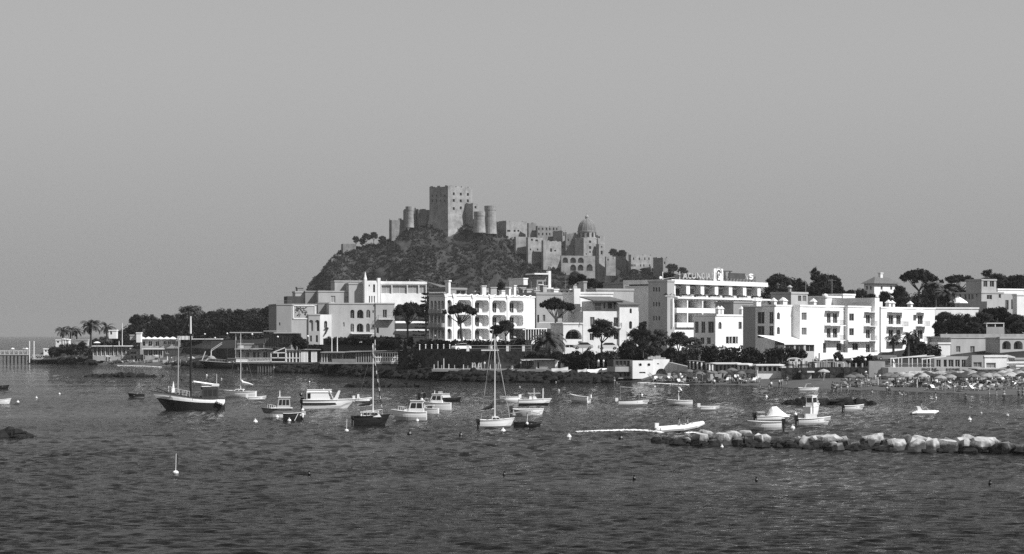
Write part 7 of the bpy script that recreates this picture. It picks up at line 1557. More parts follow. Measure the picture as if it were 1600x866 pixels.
r, sz = cuddy(683, 640, 174, 'rounded white cabin boat right of the centre cabin cruiser', 3.4, (WPAINT, WPAINT), 1.1, (-.2, .3), .75, 2, sf=.5); q = MB(); q.tube([(.3, 0, 1.8), (.3, 0, 2.3)], .04, 4); q.build('aerial', METALW, r)
r = boat('inflatable_boat', 696, 627, 5, 'dark inflatable boat with a white console, bow right', 'inflatable boat', MB_); hull_into(r, 4.0, 1.6, .45, .3, (BPAINT, BPAINT), .3, .9, .3, deck=MPAINT); cabin(r, -1.2, .8, 1.0, .4, .95, WPAINT, .3, .1, 0, 'console'); q = MB(); q.box(-1.0, -.4, -.4, .4, .95, 1.35); q.build('seat', GPAINT, r)
r = boat('moored_dinghy', 660, 630, 90, 'dark dinghy with two outboard motors behind the rounded white cabin boat', 'boat', MB_); hull_into(r, 2.6, 1.5, .6, .2, (BPAINT, BPAINT), .3, .9, .3); outboard(r, 2.6, .7, -.35, s=1.3); outboard(r, 2.6, .7, .35, s=1.3); q = MB(); q.ball((-1.6, 0, .5), .25, 8); q.build('fender', WPAINT, r)
def small(px, py, rz, label, L, hm=(WPAINT, GPAINT), fb=.5, motor=None, name='small_boat', cat='boat', sheer=.4, deck=GPAINT, open_=True, tw=.8, console=None, bw=.4, strake=None):
    r = boat(name, px, py, rz, label, cat, MB_); sz = hull_into(r, L, L * bw, fb, sheer, hm, .35, tw, .35, deck=deck, open_=open_, strake=strake)
    for x in (-.2, .15): q = MB(); q.box(L * x - .12, L * x + .12, -L * bw * .44, L * bw * .44, fb * .72, fb * .8); q.build('thwart', PALEW, r)
    if motor: outboard(r, L, fb * .7, m=motor)
    if console: q = MB(); a, b, z = console; q.add([(a, -.35, fb * .5), (b, -.35, fb * .5), (b, .35, fb * .5), (a, .35, fb * .5), (a + .05, -.3, z), (b - .2, -.3, z), (b - .2, .3, z), (a + .05, .3, z)], [(4, 5, 6, 7), (0, 1, 5, 4), (1, 2, 6, 5), (2, 3, 7, 6), (3, 0, 4, 7)]); q.build('console', WPAINT, r)
    return r, sz
small(401, 626, 8, 'small white dinghy moored against the white sloop', 2.2, (WPAINT, MPAINT), .45, WPAINT)
small(568, 629, 8, 'small white dinghy with a motor behind the dark-hulled sailing boat', 2.2, (WPAINT, BPAINT), .5, WPAINT, console=(-.9, -.4, 1.1))
r, sz = small(214, 622, 184, 'dark covered rowing boat alone at the left of the bay', 2.1, (BPAINT, MPAINT), .5, None, 'rowing_boat', open_=False, deck=CLOTHD); q = MB(); q.ball((0, -.5, .45), .16, 8); q.build('fender', WPAINT, r)
small(3, 631, 4, 'white boat stern cut by the left edge', 1.9, (WPAINT, WPAINT), .5, BPAINT, deck=CLOTHD, open_=False)
r, sz = small(1, 608, 4, 'dark small boat cut by the left edge, farther out', 2.4, (BPAINT, BPAINT), .5, None, open_=False, deck=CLOTHD)
small(797, 628, 200, 'small boat with a raised white outboard left of the black-canopied speedboat', 2.4, (WPAINT, GPAINT), .6, WPAINT, sheer=.3)
def framed(px, py, rz, label, L, bimini=BPAINT, name='speedboat'):
    r = boat(name, px, py, rz, label, 'motor boat', MB_); B = L * .36; sz = hull_into(r, L, B, .7, .2, (WPAINT, BPAINT), .35, .85, .6)
    cabin(r, -L * .15, L * .15, B * .5, .65, 1.35, WPAINT, .4, .1, 0, 'console'); q = MB(); q.box(-.7, .9, -.5, .5, 1.5, 1.56); q.build('tee_top', WPAINT, r)
    for x in (0.1, L * .34):
        for sgn in (1, -1): q = MB(); q.bar((x, sgn * B * .33, .7), (x, sgn * B * .33, 2.2), .07); q.build('frame_post', METALW, r)
    q = MB(); q.box(0, L * .36, -B * .36, B * .36, 2.2, 2.3); q.build('bimini', bimini, r); return r
framed(833, 633, 4, 'white speedboat with a black flat canopy frame, right of the tall bright mast', 3.8)
small(824, 648, 4, 'low long white boat below the black-canopied speedboat', 3.3, (WPAINT, WPAINT), .6, DFRAME, deck=WPAINT, open_=False, sheer=.1, bw=.3)
small(818, 649.5, 175, 'small grey open boat in front of the low long white boat', 1.7, (GPAINT, GPAINT), .5)
r, sz = small(823, 667, 3, 'dark low boat under a thin curved canvas awning', 2.6, (BPAINT, BPAINT), .42, None, deck=CLOTHD); q = MB()
for i in range(8): a, b = -1.6 + i * .36, -1.6 + (i + 1) * .36; za, zb_ = 1.25 + .22 * math.sin(i / 8 * 3.1), 1.25 + .22 * math.sin((i + 1) / 8 * 3.1); q.add([(a, -.5, za), (b, -.5, zb_), (b, .5, zb_), (a, .5, za), (a, -.5, za + .05), (b, -.5, zb_ + .05), (b, .5, zb_ + .05), (a, .5, za + .05)], [(0, 3, 2, 1), (4, 5, 6, 7), (0, 1, 5, 4), (2, 3, 7, 6)])
q.build('awning', CLOTHG, r); q = MB(); q.tube([(0, -.4, .3), (0.05, -.4, 1.4)], .03, 4); q.tube([(0, .4, .3), (0.05, .4, 1.4)], .03, 4); q.build('awning_pole', METALW, r); q = MB(); q.ball((0, -.5, .35), .16, 8); q.build('fender', WPAINT, r)
small(907, 629, 150, 'stubby white open boat with an outboard, alone between the centre boats', 2.5, (WPAINT, GPAINT), .75, WPAINT, sheer=.5)
r, sz = small(988, 635, 4, 'long open fishing boat with thin canopy poles right of centre', 3.6, (WPAINT, MPAINT), .75, WPAINT, sheer=.25, bw=.34, strake=DFRAME)
q = MB(); q.tube([(-1.6, 0, 2.45), (1.5, 0, 2.3)], .035, 4); q.tube([(.85, 0, .8), (.85, 0, 2.4)], .035, 4); q.tube([(-1.5, 0, .8), (-1.5, 0, 2.4)], .02, 4); q.build('canopy_pole', METALG, r)
small(1108, 642, 4, 'small double-hulled dinghy right of the stub-masted dinghy', 2.1, (WPAINT, MPAINT), .5, WPAINT, sheer=.1)
small(1333, 642, 3, 'small open boat below the right-hand dark reef', 2.1, (WPAINT, GPAINT), .55, BPAINT)
# covered speedboat and neighbour
r = boat('covered_speedboat', 1206, 659, 4, 'speedboat under a big white tent-like tarpaulin', 'motor boat', MB_); L = 3.3; sz = hull_into(r, L, 1.4, .55, .3, (WPAINT, MPAINT), .4, .85, .4)
q = MB(); rg = [(-.55, .5, .55), (-.3, .62, 1.2), (.0, .66, 1.55), (.5, .62, 1.6), (1.0, .5, 1.15), (1.5, .35, .8), (1.85, .15, .55)]
for (xa, wa, za), (xb, wb, zb_) in zip(rg, rg[1:]): q.add([(xa, -wa, .5), (xb, -wb, .5), (xb, -wb * .7, zb_ * .8), (xa, -wa * .7, za * .8), (xa, 0, za), (xb, 0, zb_), (xa, wa * .7, za * .8), (xb, wb * .7, zb_ * .8), (xa, wa, .5), (xb, wb, .5)], [(0, 1, 2, 3), (3, 2, 5, 4), (4, 5, 7, 6), (6, 7, 9, 8)])
q.build('tarpaulin', CLOTHW, r); q = MB(); q.box(-1.6, -.8, -.5, .5, .9, 1.05); q.build('seat_back', GPAINT, r); outboard(r, L, .4)
small(1197, 672, 176, 'open boat with a grey hull moored before the tarpaulin-covered speedboat', 2.9, (WPAINT, GPAINT), .75, BPAINT, sheer=.15)
r, sz = cuddy(1269, 648, 60, 'white cabin boat seen end-on with a dark windscreen, by the right reef', 3.2, (WPAINT, WPAINT), 1.25, (-.3, .2), .9, 1, sf=.1)
r, sz = small(1270, 664, 3, 'white open boat with an upright post in front of the end-on cabin boat', 3.0, (WPAINT, GPAINT), .6, BPAINT, console=(-.8, .5, 1.1)); q = MB(); q.box(-.05, .07, -.05, .07, .4, 2.3); q.build('post', METALG, r)
# pedal boats
def pedalo(px, py, rz, label, sc=1.0, D=None, z=0.0):
    x, y = pos(px, py) if D is None else (X(px, D), D); r = empty('pedal_boat', (x, y, z), R(rz), label, 'pedal boat', 'pedal boats')
    for sgn in (1, -1): q = MB(); q.tube([(-1.5 * sc, sgn * .5, .15), (-1.0 * sc, sgn * .5, .22), (1.0 * sc, sgn * .5, .22), (1.6 * sc, sgn * .45, .4)], [.12, .26, .26, .08], 8); q.build('float', WPAINT, r)
    q = MB(); q.box(-1.1 * sc, .9 * sc, -.6, .6, .3, .48); q.add([(-.8 * sc, -.5, .48), (-.3 * sc, -.5, .48), (-.6 * sc, -.5, .95), (-.95 * sc, -.5, .95), (-.8 * sc, .5, .48), (-.3 * sc, .5, .48), (-.6 * sc, .5, .95), (-.95 * sc, .5, .95)], [(0, 1, 2, 3), (7, 6, 5, 4), (1, 5, 6, 2), (3, 2, 6, 7), (0, 3, 7, 4)]); q.build('seat', WPAINT, r); return r
PB = pedalo(1443, 648, 8, 'white pedal boat with one rider alone on the water at the right', 1.0)
r = boat('tilted_speedboat', 1263, 611, 6, 'white small boat with a curved screen drawn up at the beach edge', 'boat', MB_); hull_into(r, 3.1, 1.2, .5, .1, (WPAINT, GPAINT), .3, .8, .4); q = MB(); q.add([(-.6, -.5, .45), (.9, -.5, .5), (.5, -.4, 1.15), (-.3, -.4, 1.15), (-.6, .5, .45), (.9, .5, .5), (.5, .4, 1.15), (-.3, .4, 1.15)], [(3, 2, 6, 7), (0, 3, 7, 4), (1, 5, 6, 2)]); q.build('hood', WPAINT, r)
# speeding inflatable with its wake
r = boat('inflatable_boat', 1064, 675, 12, 'white inflatable boat speeding right with two people and a foaming wake', 'inflatable boat'); L = 4.3; q = MB()
for sgn in (1, -1): q = MB(); q.tube([(-L / 2, sgn * .62, .22), (0, sgn * .66, .36), (L * .3, sgn * .5, .58), (L / 2, 0, .8)], [.27, .29, .27, .2], 9); q.build('tube', WPAINT, r)
q = MB(); q.add([(-L / 2, -.5, .15), (1.6, -.3, .4), (1.6, .3, .4), (-L / 2, .5, .15)], [(0, 1, 2, 3)]); q.build('floor', GPAINT, r); outboard(r, L, .3, m=WPAINT)
INFL = r
g = random.Random(13); q = MB(); cx, cy = pos(1064, 675)
pts = [(1030, 676.5), (1015, 675.0), (1000, 673.5), (975, 673), (952, 673.6), (925, 674.5), (900, 675.2)]
for (a, ra), (b, rb) in zip(pts, pts[1:]):
    n = max(2, int(abs(a - b) / .8))
    for i in range(n):
        f = i / n; px = a + (b - a) * f; py = ra + (rb - ra) * f; s = .3 * (1 - .6 * (1030 - px) / 130); x, y = pos(px, py); rock_into(q, (x - cx, y - cy + g.uniform(-.5, .5), .05), (s * g.uniform(.6, 1.6), s * g.uniform(.5, 1), s * g.uniform(.2, .42)), g.randrange(999), .5, nu=6, nv=4)
one('wake_foam', FOAM, q, (cx, cy, 0), 'foaming wake trailing left behind the speeding inflatable', 'foam', None, smooth=True)['kind'] = 'stuff'
q = MB(); cx, cy = pos(1095, 676)
for i in range(26): x, y = pos(1072 + i * 1.4, 677.3 + g.uniform(-.3, .2)); rock_into(q, (x - cx, y - cy, .03), (.2, .18, .1), g.randrange(999), .5, nu=6, nv=4)
one('bow_foam', FOAM, q, (cx, cy, 0), 'thin line of foam beside the speeding inflatable', 'foam')['kind'] = 'stuff'
# moored dark boat at the left beach
x, D_ = X(368, 556), 556; r = empty('beached_boat', (x, D_, 0), R(180), 'large dark boat crowded with gear moored against the left beach', 'boat'); L = 15.0
sz = hull_into(r, L, 3.6, 1.35, .55, (BPAINT, BPAINT), .3, .7, 1.2, .4, deck=WOOD, strake=GPAINT); guard(r, L, 3.4, sz, -6.8, 5.4, .7, METALG, 14); g = random.Random(6)
cabin(r, -1, 2.2, 1.8, 1.3, 2.7, DWOOD, .2, .1, 3, 'wheelhouse', roof=GPAINT)
for k in range(18): q = MB(); x = g.uniform(-6.5, 4.5); s = g.uniform(.15, .4); q.box(x - s, x + s, g.uniform(-1.2, 0), 1, 1.2, 1.3 + s * 2.2); q.build('deck_gear', g.choice([CLOTHW, CLOTHG, DWOOD, MPAINT, WPAINT]), r)
q = MB(); q.tube([(0, 0, 1.3), (0, 0, 9.5)], [.09, .05], 6); q.build('mast', METALG, r)
# buoys
BUOY = {}
def buoy(px, py, label, m=WPAINT, s=1.0):
    r_ = .22 * s; k = (m.name, s)
    if k not in BUOY: q = MB(); q.ball((0, 0, .08), r_, 8); q.lathe([(.05, r_), (.05, r_ + .1), (.1, r_ + .12), (0, r_ + .14)], 6, (0, 0, .04)); BUOY[k] = q.mesh('buoy', m)
    x, y = pos(px, py); return setp(link('buoy', BUOY[k], None, (x, y, 0)), label, 'buoy', 'mooring buoys')
for b_ in [(28, 629.5, 'white buoy nearest the left edge', WPAINT, .9), (57, 622.5, 'bright white buoy, second from the left edge', WPAINT, .7), (93, 616.5, 'tiny white buoy left of the long thin reef', WPAINT, .7), (399, 660.5, 'bright round white buoy below the striped cabin boat', WPAINT, 1.1), (433, 653, 'white buoy touching the striped cabin boat', WPAINT, .9), (452, 658.5, 'white buoy at the rope of the dark wooden boat', WPAINT, .9), (473, 642, 'white buoy between dark wooden boat and motor cruiser', WPAINT, .9), (483.5, 597.5, 'small buoy above the motor cruiser', WPAINT, .7), (346, 593, 'grey buoy above the white sloop', GPAINT, .8), (323, 587, 'pale buoy over the two-masted boat bow', WPAINT, .9), (597, 663, 'upper white buoy at the stem of the dark-hulled sailing boat', WPAINT, 1.0),
    (652, 658.5, 'white buoy under the centre cabin cruiser', WPAINT, .8), (786, 675, 'round white buoy right below the tall bright mast boat', WPAINT, 1.1), (799, 658, 'white buoy right of the tall bright mast boat', WPAINT, .8), (873, 611, 'pale buoy near the inner bay, above the alone stubby boat', GPAINT, .9), (812, 606, 'faint buoy above the black-canopied speedboat', GPAINT, .7), (868, 597.5, 'white upright buoy near the rocky shore', WPAINT, .8), (889, 684, 'white flat buoy below the wake', WPAINT, 1.0), (970, 686, 'dark buoy below the wake', BPAINT, 1.0), (1003, 618, 'white buoy above the fishing boat stern', WPAINT, .8), (1023, 605, 'tiny white buoy near the small surf', WPAINT, .6), (1197.5, 621, 'white buoy above the tarpaulin-covered boat', WPAINT, .9), (1243, 648.5, 'white buoy left of the end-on cabin boat', WPAINT, .9), (1238.5, 670.5, 'bright white buoy before the breakwater', WPAINT, 1.1), (1515, 657, 'bright white buoy at the right of the bay', WPAINT, 1.0), (1533, 647, 'small dark buoy right of the pedal boat', GPAINT, .7), (1574, 650.5, 'dark and white buoy nearest the right edge', GPAINT, .9), (1409, 618, 'dim buoy between reef and beach', GPAINT, .7), (483, 742, 'dark buoy in the open foreground water', BPAINT, .5), (788, 743, 'dark buoy low in the centre foreground', BPAINT, .5), (991, 749, 'dark buoy right of the centre foreground', BPAINT, .5), (1182, 752, 'small dark buoy below the breakwater', BPAINT, .5), (1547, 757, 'small dark buoy at the lower right', BPAINT, .5), (640, 679, 'dark float in the ripples below the cabin cruiser', BPAINT, 1.1), (720, 681, 'dark float left of the tall-masted boat foot', BPAINT, .9), (1128, 700, 'small pale float before the breakwater', WPAINT, .6)]: buoy(*b_)
def marker(px, py, pyt, label, flag=True):
    x, y = pos(px, py); h = (py - pyt) / FPX * y; r = empty('marker_buoy', (x, y, 0), 0, label, 'marker buoy'); q = MB(); q.ball((0, 0, .06), .2, 10, sq=(1, 1, .7)); q.build('float', WPAINT, r); q = MB(); q.tube([(0, 0, .1), (.03, 0, h)], .025 if flag else .03, 5); q.build('staff', METALW, r)
    if flag: q = MB(); q.add([(.03, 0, h), (.16, .02, h - .1), (.14, .05, h - .8), (.03, 0, h - .7), (.03, .03, h), (.16, .05, h - .1), (.14, .08, h - .8), (.03, .03, h - .7)], [(0, 1, 2, 3), (7, 6, 5, 4), (0, 4, 5, 1), (1, 5, 6, 2), (2, 6, 7, 3)]); q.build('flag', CLOTHD, r)
marker(274.5, 740, 709, 'white marker buoy with a staff and furled dark flag in the left foreground')
marker(541.5, 674, 655, 'white marker buoy with a bare staff left of the dark-hulled sailing boat', False)

# ---------------- reefs, rocks and the breakwater ----------------
def reef(px0, px1, py, pyt, label, seed, n=60, m=ROCKD, W=5, name='rock_reef'):
    x0, D = pos(px0, py); x1, _ = pos(px1, py); D += W / 2; H = (py - pyt) / FPX * D * .8; o = link(name, rocks_mesh(name, m, (x1 - x0), W, H, n, seed), None, ((x0 + x1) / 2, D, 0)); return setp(o, label, 'reef', 'dark rock reefs')
reef(130, 240, 589.5, 580.5, 'long thin dark reef in front of the left beach', 3, 70, W=6)
reef(541, 660, 605, 592.5, 'long dark reef behind the dark-hulled sailing boat', 4, 70, W=5)
reef(1226, 1373, 632, 618, 'dark reef right of the end-on cabin boat', 5, 80, W=4)
reef(-14, 30, 683, 664, 'dark rock at the left edge of the picture', 6, 40, W=3); reef(14, 48, 684, 673, 'lower right end of the dark rock at the left edge', 7, 24, W=2)
reef(58, 74, 686, 683, 'tiny rock just off the left edge rock', 8, 6, W=1)
g = random.Random(31); q = 0
def shore_rocks(label, pts, n, s0, s1, seed, m=ROCKD, name='shore_rocks'):
    """pts: (px, waterline row, top row)"""
    g = random.Random(seed); mb = MB(); cx, cy = pos(pts[0][0], pts[0][1])
    for i in range(n):
        f = g.random() * (len(pts) - 1); k = int(f); f -= k; a, b = pts[k], pts[k + 1]; px = a[0] + (b[0] - a[0]) * f; wl = a[1] + (b[1] - a[1]) * f; tp = a[2] + (b[2] - a[2]) * f
        D0 = Dw(wl); zt = Zp(tp, D0 + 3); u = g.random(); y = D0 + u * 7; z = zt * u ** .7; s = g.uniform(s0, s1); rock_into(mb, (X(px, y) - cx, y - cy, z), (s * g.uniform(.8, 1.5), s * g.uniform(.8, 1.3), s * g.uniform(.5, .9)), g.randrange(9999), .4, nu=7, nv=5)
    return setp(one(name, m, mb, (cx, cy, 0), label, 'rocks'), kind='stuff')
shore_rocks('dark jumbled rocks below the stilted bars', [(436, 582, 575), (500, 584, 571), (560, 589, 576), (640, 592, 579)], 330, .4, 1.1, 2)
shore_rocks('dark shore rocks in front of the sea wall', [(600, 590, 581), (680, 594, 578), (760, 597, 582), (860, 598, 584), (960, 598, 588)], 420, .4, 1.0, 3)
shore_rocks('dark rocks at the foot of the left headland', [(50, 567, 563), (100, 569, 562), (150, 570, 564)], 120, .5, 1.3, 4)
shore_rocks('low rocks along the left beach beside the moored dark boat', [(240, 571, 567), (300, 574, 566), (325, 576, 568)], 80, .4, 1.0, 5)
shore_rocks('pale rubble under the bushes at the end of the sea wall', [(625, 588, 566), (655, 590, 572), (690, 592, 576)], 110, .5, 1.2, 6, EARTH)
# lower bathing platform
q = MB(); x0, x1 = X(675, 410), X(880, 402); q.box(0, x1 - x0, 0, 8, Zp(577, 408) - .5, Zp(577, 408)); one('bathing_platform', ROSE, q, (x0, 409, 0), 'low concrete bathing platform below the sea wall', 'platform', rz=R(-4))
g = random.Random(17)
for k, (px, h) in enumerate([(678, .9), (684, 1.6), (693, 2.1), (690, .8), (701, 1.0), (710, .8), (724, .9), (731, .7), (738, 1.3), (742, 1.3), (748, 1.2), (752, 1.3), (766, .9), (779, 1.4), (782, .9), (776, 1.0)]):
    q = MB(); q.box(-.07, .07, -.07, .07, 0, h); one('platform_post', PALEW if k % 2 else METALW, q, (X(px, 409), 410 + g.uniform(-1, 1), Zp(577, 408)), 'pale upright post on the bathing platform below the sea wall', 'post', 'posts on the bathing platform')
for k, (px, lab) in enumerate(((741, 'white folding frame, left one, on the bathing platform'), (749, 'white folding frame, right one, on the bathing platform'))):
    q = MB(); q.bar((-.4, 0, 0), (-.15, 0, 1.2), .1); q.bar((.4, 0, 0), (.15, 0, 1.2), .1); q.bar((-.15, 0, 1.2), (.2, 0, 1.2), .1); q.bar((-.3, .0, .5), (.3, 0, .5), .08); one('folding_frame', METALW, q, (X(px, 408), 408.5, Zp(577, 408)), lab, 'frame')
# breakwater boulders: (centre column, base row, top row, width, flat?)
BW = [(1030, 694, 688, 20, 0), (1043, 693, 684, 16, 0), (1060, 696, 687, 26, 0), (1078, 696, 684, 20, 1), (1096, 697, 675.5, 26, 1), (1106, 690, 674.5, 28, 1), (1125, 697, 675, 30, 1), (1120, 698, 686, 22, 0), (1146, 695, 674.5, 24, 1), (1157, 698, 683, 20, 0), (1172, 690, 676, 26, 1), (1168, 698, 684, 18, 0), (1177, 698, 688, 16, 0), (1196, 697, 678, 24, 1), (1213, 697, 689, 18, 0), (1222, 699, 688, 14, 0), (1235, 700, 690, 18, 0), (1242, 700, 694, 14, 0),
      (1256, 700, 680.5, 18, 1), (1272, 698, 681, 30, 1), (1284, 700, 688, 24, 0), (1302, 700, 680, 34, 1), (1303, 704, 689, 20, 1), (1322, 700, 682, 20, 1), (1328, 703, 696, 20, 0), (1344, 702, 694, 14, 0), (1368, 699, 681, 32, 1), (1381, 696, 680, 18, 1), (1372, 704, 697, 36, 0), (1390, 702, 688, 16, 0), (1402, 704, 684, 26, 1), (1417, 702, 683, 18, 0), (1433, 706, 683, 34, 1), (1444, 700, 682, 26, 1), (1458, 706, 684, 28, 1), (1452, 707, 702, 20, 0), (1478, 706, 684, 28, 1), (1486, 703, 683, 22, 0), (1509, 706, 681, 34, 1), (1519, 700, 680, 18, 1), (1534, 707, 684, 30, 1), (1550, 702, 684, 40, 1), (1565, 708, 690, 34, 0), (1580, 708, 693, 22, 0), (1594, 709, 698, 26, 0), (1604, 709, 696, 24, 0), (1417, 707, 703, 24, 0), (1390, 706, 700, 18, 0), (1512, 708, 700, 20, 0), (1100, 698, 692, 20, 0), (1263, 702, 695, 18, 0)]
names = {}
def wet_shaded_foot(m):   # algae and wet stone near the waterline, also painting the shade of undercut fronts
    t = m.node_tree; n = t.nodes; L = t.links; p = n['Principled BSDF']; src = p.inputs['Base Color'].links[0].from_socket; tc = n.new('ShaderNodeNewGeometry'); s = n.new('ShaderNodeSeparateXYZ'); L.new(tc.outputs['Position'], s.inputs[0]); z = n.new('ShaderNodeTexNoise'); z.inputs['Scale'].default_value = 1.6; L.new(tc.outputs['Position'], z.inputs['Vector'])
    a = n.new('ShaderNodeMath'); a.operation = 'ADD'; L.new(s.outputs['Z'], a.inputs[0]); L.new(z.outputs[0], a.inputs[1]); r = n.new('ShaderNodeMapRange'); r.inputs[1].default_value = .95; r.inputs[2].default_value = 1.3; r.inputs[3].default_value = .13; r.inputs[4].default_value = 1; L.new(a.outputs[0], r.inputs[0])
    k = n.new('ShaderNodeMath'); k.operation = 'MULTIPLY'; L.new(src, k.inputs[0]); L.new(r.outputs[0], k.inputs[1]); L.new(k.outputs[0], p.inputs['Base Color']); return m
BOULD, BOULDD = wet_shaded_foot(ROCKB), wet_shaded_foot(mat('shaded_boulder', .14, .9, .5, 1.0, .2))  # rounded boulders take a darker copy, with shade put into its colour
for k, (px, pb, pt, w, flat) in enumerate(BW):
    x, D = pos(px, pb); W = w / FPX * D; H = (pb - pt) / FPX * D; q = MB(); dy = (698 + (px - 1030) * .018 - pb) * .35
    rock_into(q, (0, 0, 0), (W * (.72 if px > 1400 else .64), W * .5, H * 1.02), 500 + k * 7, .4, blocky=.8 if flat else .5, nu=9, nv=6)
    q.v = [(a, b, min(c, H * (.95 + .12 * math.sin(k * 3.3) * a / W)) if flat else c) for a, b, c in q.v]
    seg = 'left group' if px < 1250 else ('middle group' if px < 1350 else 'right group'); names[seg] = names.get(seg, 0) + 1
    size = 'large' if w >= 28 else ('medium' if w >= 20 else 'small'); tone = 'pale flat-topped' if flat else 'dark rounded'
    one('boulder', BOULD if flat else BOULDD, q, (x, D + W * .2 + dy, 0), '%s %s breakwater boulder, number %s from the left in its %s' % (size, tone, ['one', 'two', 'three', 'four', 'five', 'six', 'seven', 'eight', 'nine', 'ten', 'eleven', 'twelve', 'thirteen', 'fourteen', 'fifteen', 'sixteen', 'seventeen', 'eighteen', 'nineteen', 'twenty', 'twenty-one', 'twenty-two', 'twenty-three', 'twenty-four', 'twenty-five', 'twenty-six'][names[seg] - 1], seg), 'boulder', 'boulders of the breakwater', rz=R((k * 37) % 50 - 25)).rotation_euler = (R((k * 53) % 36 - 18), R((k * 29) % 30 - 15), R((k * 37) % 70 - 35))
shore_rocks('small wet stones along the foot of the breakwater', [(1022, 694, 692), (1100, 698, 695), (1240, 701, 698), (1300, 704, 700), (1400, 706, 702), (1600, 709, 705)], 260, .2, .55, 9)

# ---------------- people, umbrellas and loungers ----------------
def person_meshes():
    """one continuous skinned body per pose, from a chain of joints"""
    out = {}
    def body(name, J, E):
        me = bpy.data.meshes.new(name); vs = [j[0] for j in J]; me.from_pydata(vs, E, []); o = bpy.data.objects.new(name, me); COL.objects.link(o)
        sk = o.modifiers.new('s', 'SKIN'); sk.use_smooth_shade = True
        lay = me.skin_vertices[0].data if me.skin_vertices else None
        if lay is None: me.attributes.new  # never reached: the modifier creates the layer
        for i, j in enumerate(J): lay[i].radius = (j[1], j[1] * (j[2] if len(j) > 2 else 1)); lay[i].use_root = (i == 0)
        ss = o.modifiers.new('u', 'SUBSURF'); ss.levels = 1; ss.render_levels = 1
        bpy.context.view_layer.update(); dg = bpy.context.evaluated_depsgraph_get(); m2 = bpy.data.meshes.new_from_object(o.evaluated_get(dg)); m2.name = 'body'; bpy.data.objects.remove(o); bpy.data.meshes.remove(me)
        m2.materials.clear(); m2.materials.append(SKIN); return m2
    def fig(pelvis, chest, neck, head, armL, armR, legL, legR):
        J = [(pelvis, .135, .8)]; E = []
        def add(p, r, par, k=1): J.append((p, r, k)); E.append((par, len(J) - 1)); return len(J) - 1
        mid = tuple((pelvis[i] + chest[i]) / 2 for i in range(3)); a = add(mid, .12, 0, .75); c = add(chest, .15, a, .7); n = add(neck, .055, c); h0 = add(tuple(head[i] - (.06 if i == 2 else 0) for i in range(3)), .085, n); add(tuple(head[i] + (.06 if i == 2 else 0) for i in range(3)), .085, h0)
        for arm in (armL, armR):
            p = c
            for q_, r in zip(arm, (.055, .042, .034, .036)): p = add(q_, r, p)
        for leg in (legL, legR):
            p = 0
            for q_, r in zip(leg, (.095, .065, .045, .04)): p = add(q_, r, p)
        return J, E
    S = {}
    S['standing'] = fig((0, 0, .93), (0, 0, 1.32), (0, 0, 1.47), (0, -.01, 1.62), [(-.2, 0, 1.4), (-.25, .02, 1.12), (-.24, -.06, .88), (-.24, -.08, .8)], [(.2, 0, 1.4), (.26, .02, 1.12), (.25, -.06, .88), (.25, -.08, .8)], [(-.1, 0, .85), (-.12, -.01, .48), (-.13, .02, .1), (-.13, -.12, .04)], [(.1, 0, .85), (.12, -.01, .48), (.13, .02, .1), (.14, -.12, .04)])
    S['walking'] = fig((0, 0, .92), (.03, 0, 1.31), (.05, 0, 1.46), (.09, 0, 1.6), [(0, -.2, 1.38), (-.12, -.24, 1.13), (-.02, -.24, .92), (.02, -.24, .85)], [(.03, .2, 1.38), (.18, .24, 1.14), (.32, .22, .98), (.38, .22, .95)], [(.02, -.1, .84), (.22, -.1, .5), (.25, -.1, .12), (.38, -.1, .06)], [(-.02, .1, .84), (-.12, .1, .48), (-.38, .1, .2), (-.34, .1, .06)])
    S['raised'] = fig((0, 0, .93), (0, 0, 1.32), (0, 0, 1.47), (0, -.01, 1.62), [(-.2, 0, 1.4), (-.38, -.04, 1.25), (-.3, -.1, 1.5), (-.25, -.1, 1.6)], [(.2, 0, 1.4), (.3, 0, 1.14), (.16, -.12, 1.0), (.1, -.14, 1.0)], [(-.1, 0, .85), (-.16, -.01, .48), (-.2, .02, .1), (-.22, -.12, .04)], [(.1, 0, .85), (.12, -.01, .48), (.1, .02, .1), (.12, -.12, .04)])
    S['sitting'] = fig((0, 0, .14), (-.05, 0, .5), (-.05, 0, .66), (-.03, 0, .8), [(-.06, -.2, .58), (-.22, -.24, .34), (-.28, -.24, .1), (-.34, -.24, .06)], [(-.06, .2, .58), (.08, .24, .36), (.26, .16, .4), (.32, .14, .42)], [(.12, -.1, .14), (.42, -.1, .42), (.62, -.12, .1), (.76, -.12, .06)], [(.12, .1, .14), (.46, .12, .3), (.8, .14, .1), (.92, .14, .1)])
    S['lying'] = fig((0, 0, .15), (-.4, 0, .2), (-.55, 0, .26), (-.68, 0, .32), [(-.48, -.2, .2), (-.3, -.28, .16), (-.1, -.26, .14), (-.02, -.26, .13)], [(-.48, .2, .2), (-.35, .32, .18), (-.5, .26, .26), (-.58, .2, .28)], [(.1, -.1, .15), (.48, -.12, .2), (.85, -.13, .1), (.95, -.13, .16)], [(.1, .1, .15), (.44, .12, .42), (.75, .13, .1), (.88, .13, .08)])
    for k, (J, E) in S.items():
        hd = J[5][0]; out[k] = body('body', J, E)
        q = MB(); q.ball((hd[0] + (.0 if k in ('standing', 'raised') else -.02), hd[1] + .02, hd[2] + .01), .112, 8, sq=(1, 1, 1.02)); q.v = [v for v in q.v]; hm = q.mesh('hair', HAIR, True)
        pe = J[0][0]; up = (Vector(J[1][0]) - Vector(pe)).normalized(); trunks = []
        for mi, mm in enumerate((CLOTHW, CLOTHD, CLOTHG, MPAINT)):
            q = MB(); q.tube([Vector(pe) - up * .12, Vector(pe), Vector(pe) + up * .12], [.13, .165, .15], 8); trunks.append(q.mesh('swimwear', mm, True))
        out[k] = (out[k], hm, trunks)
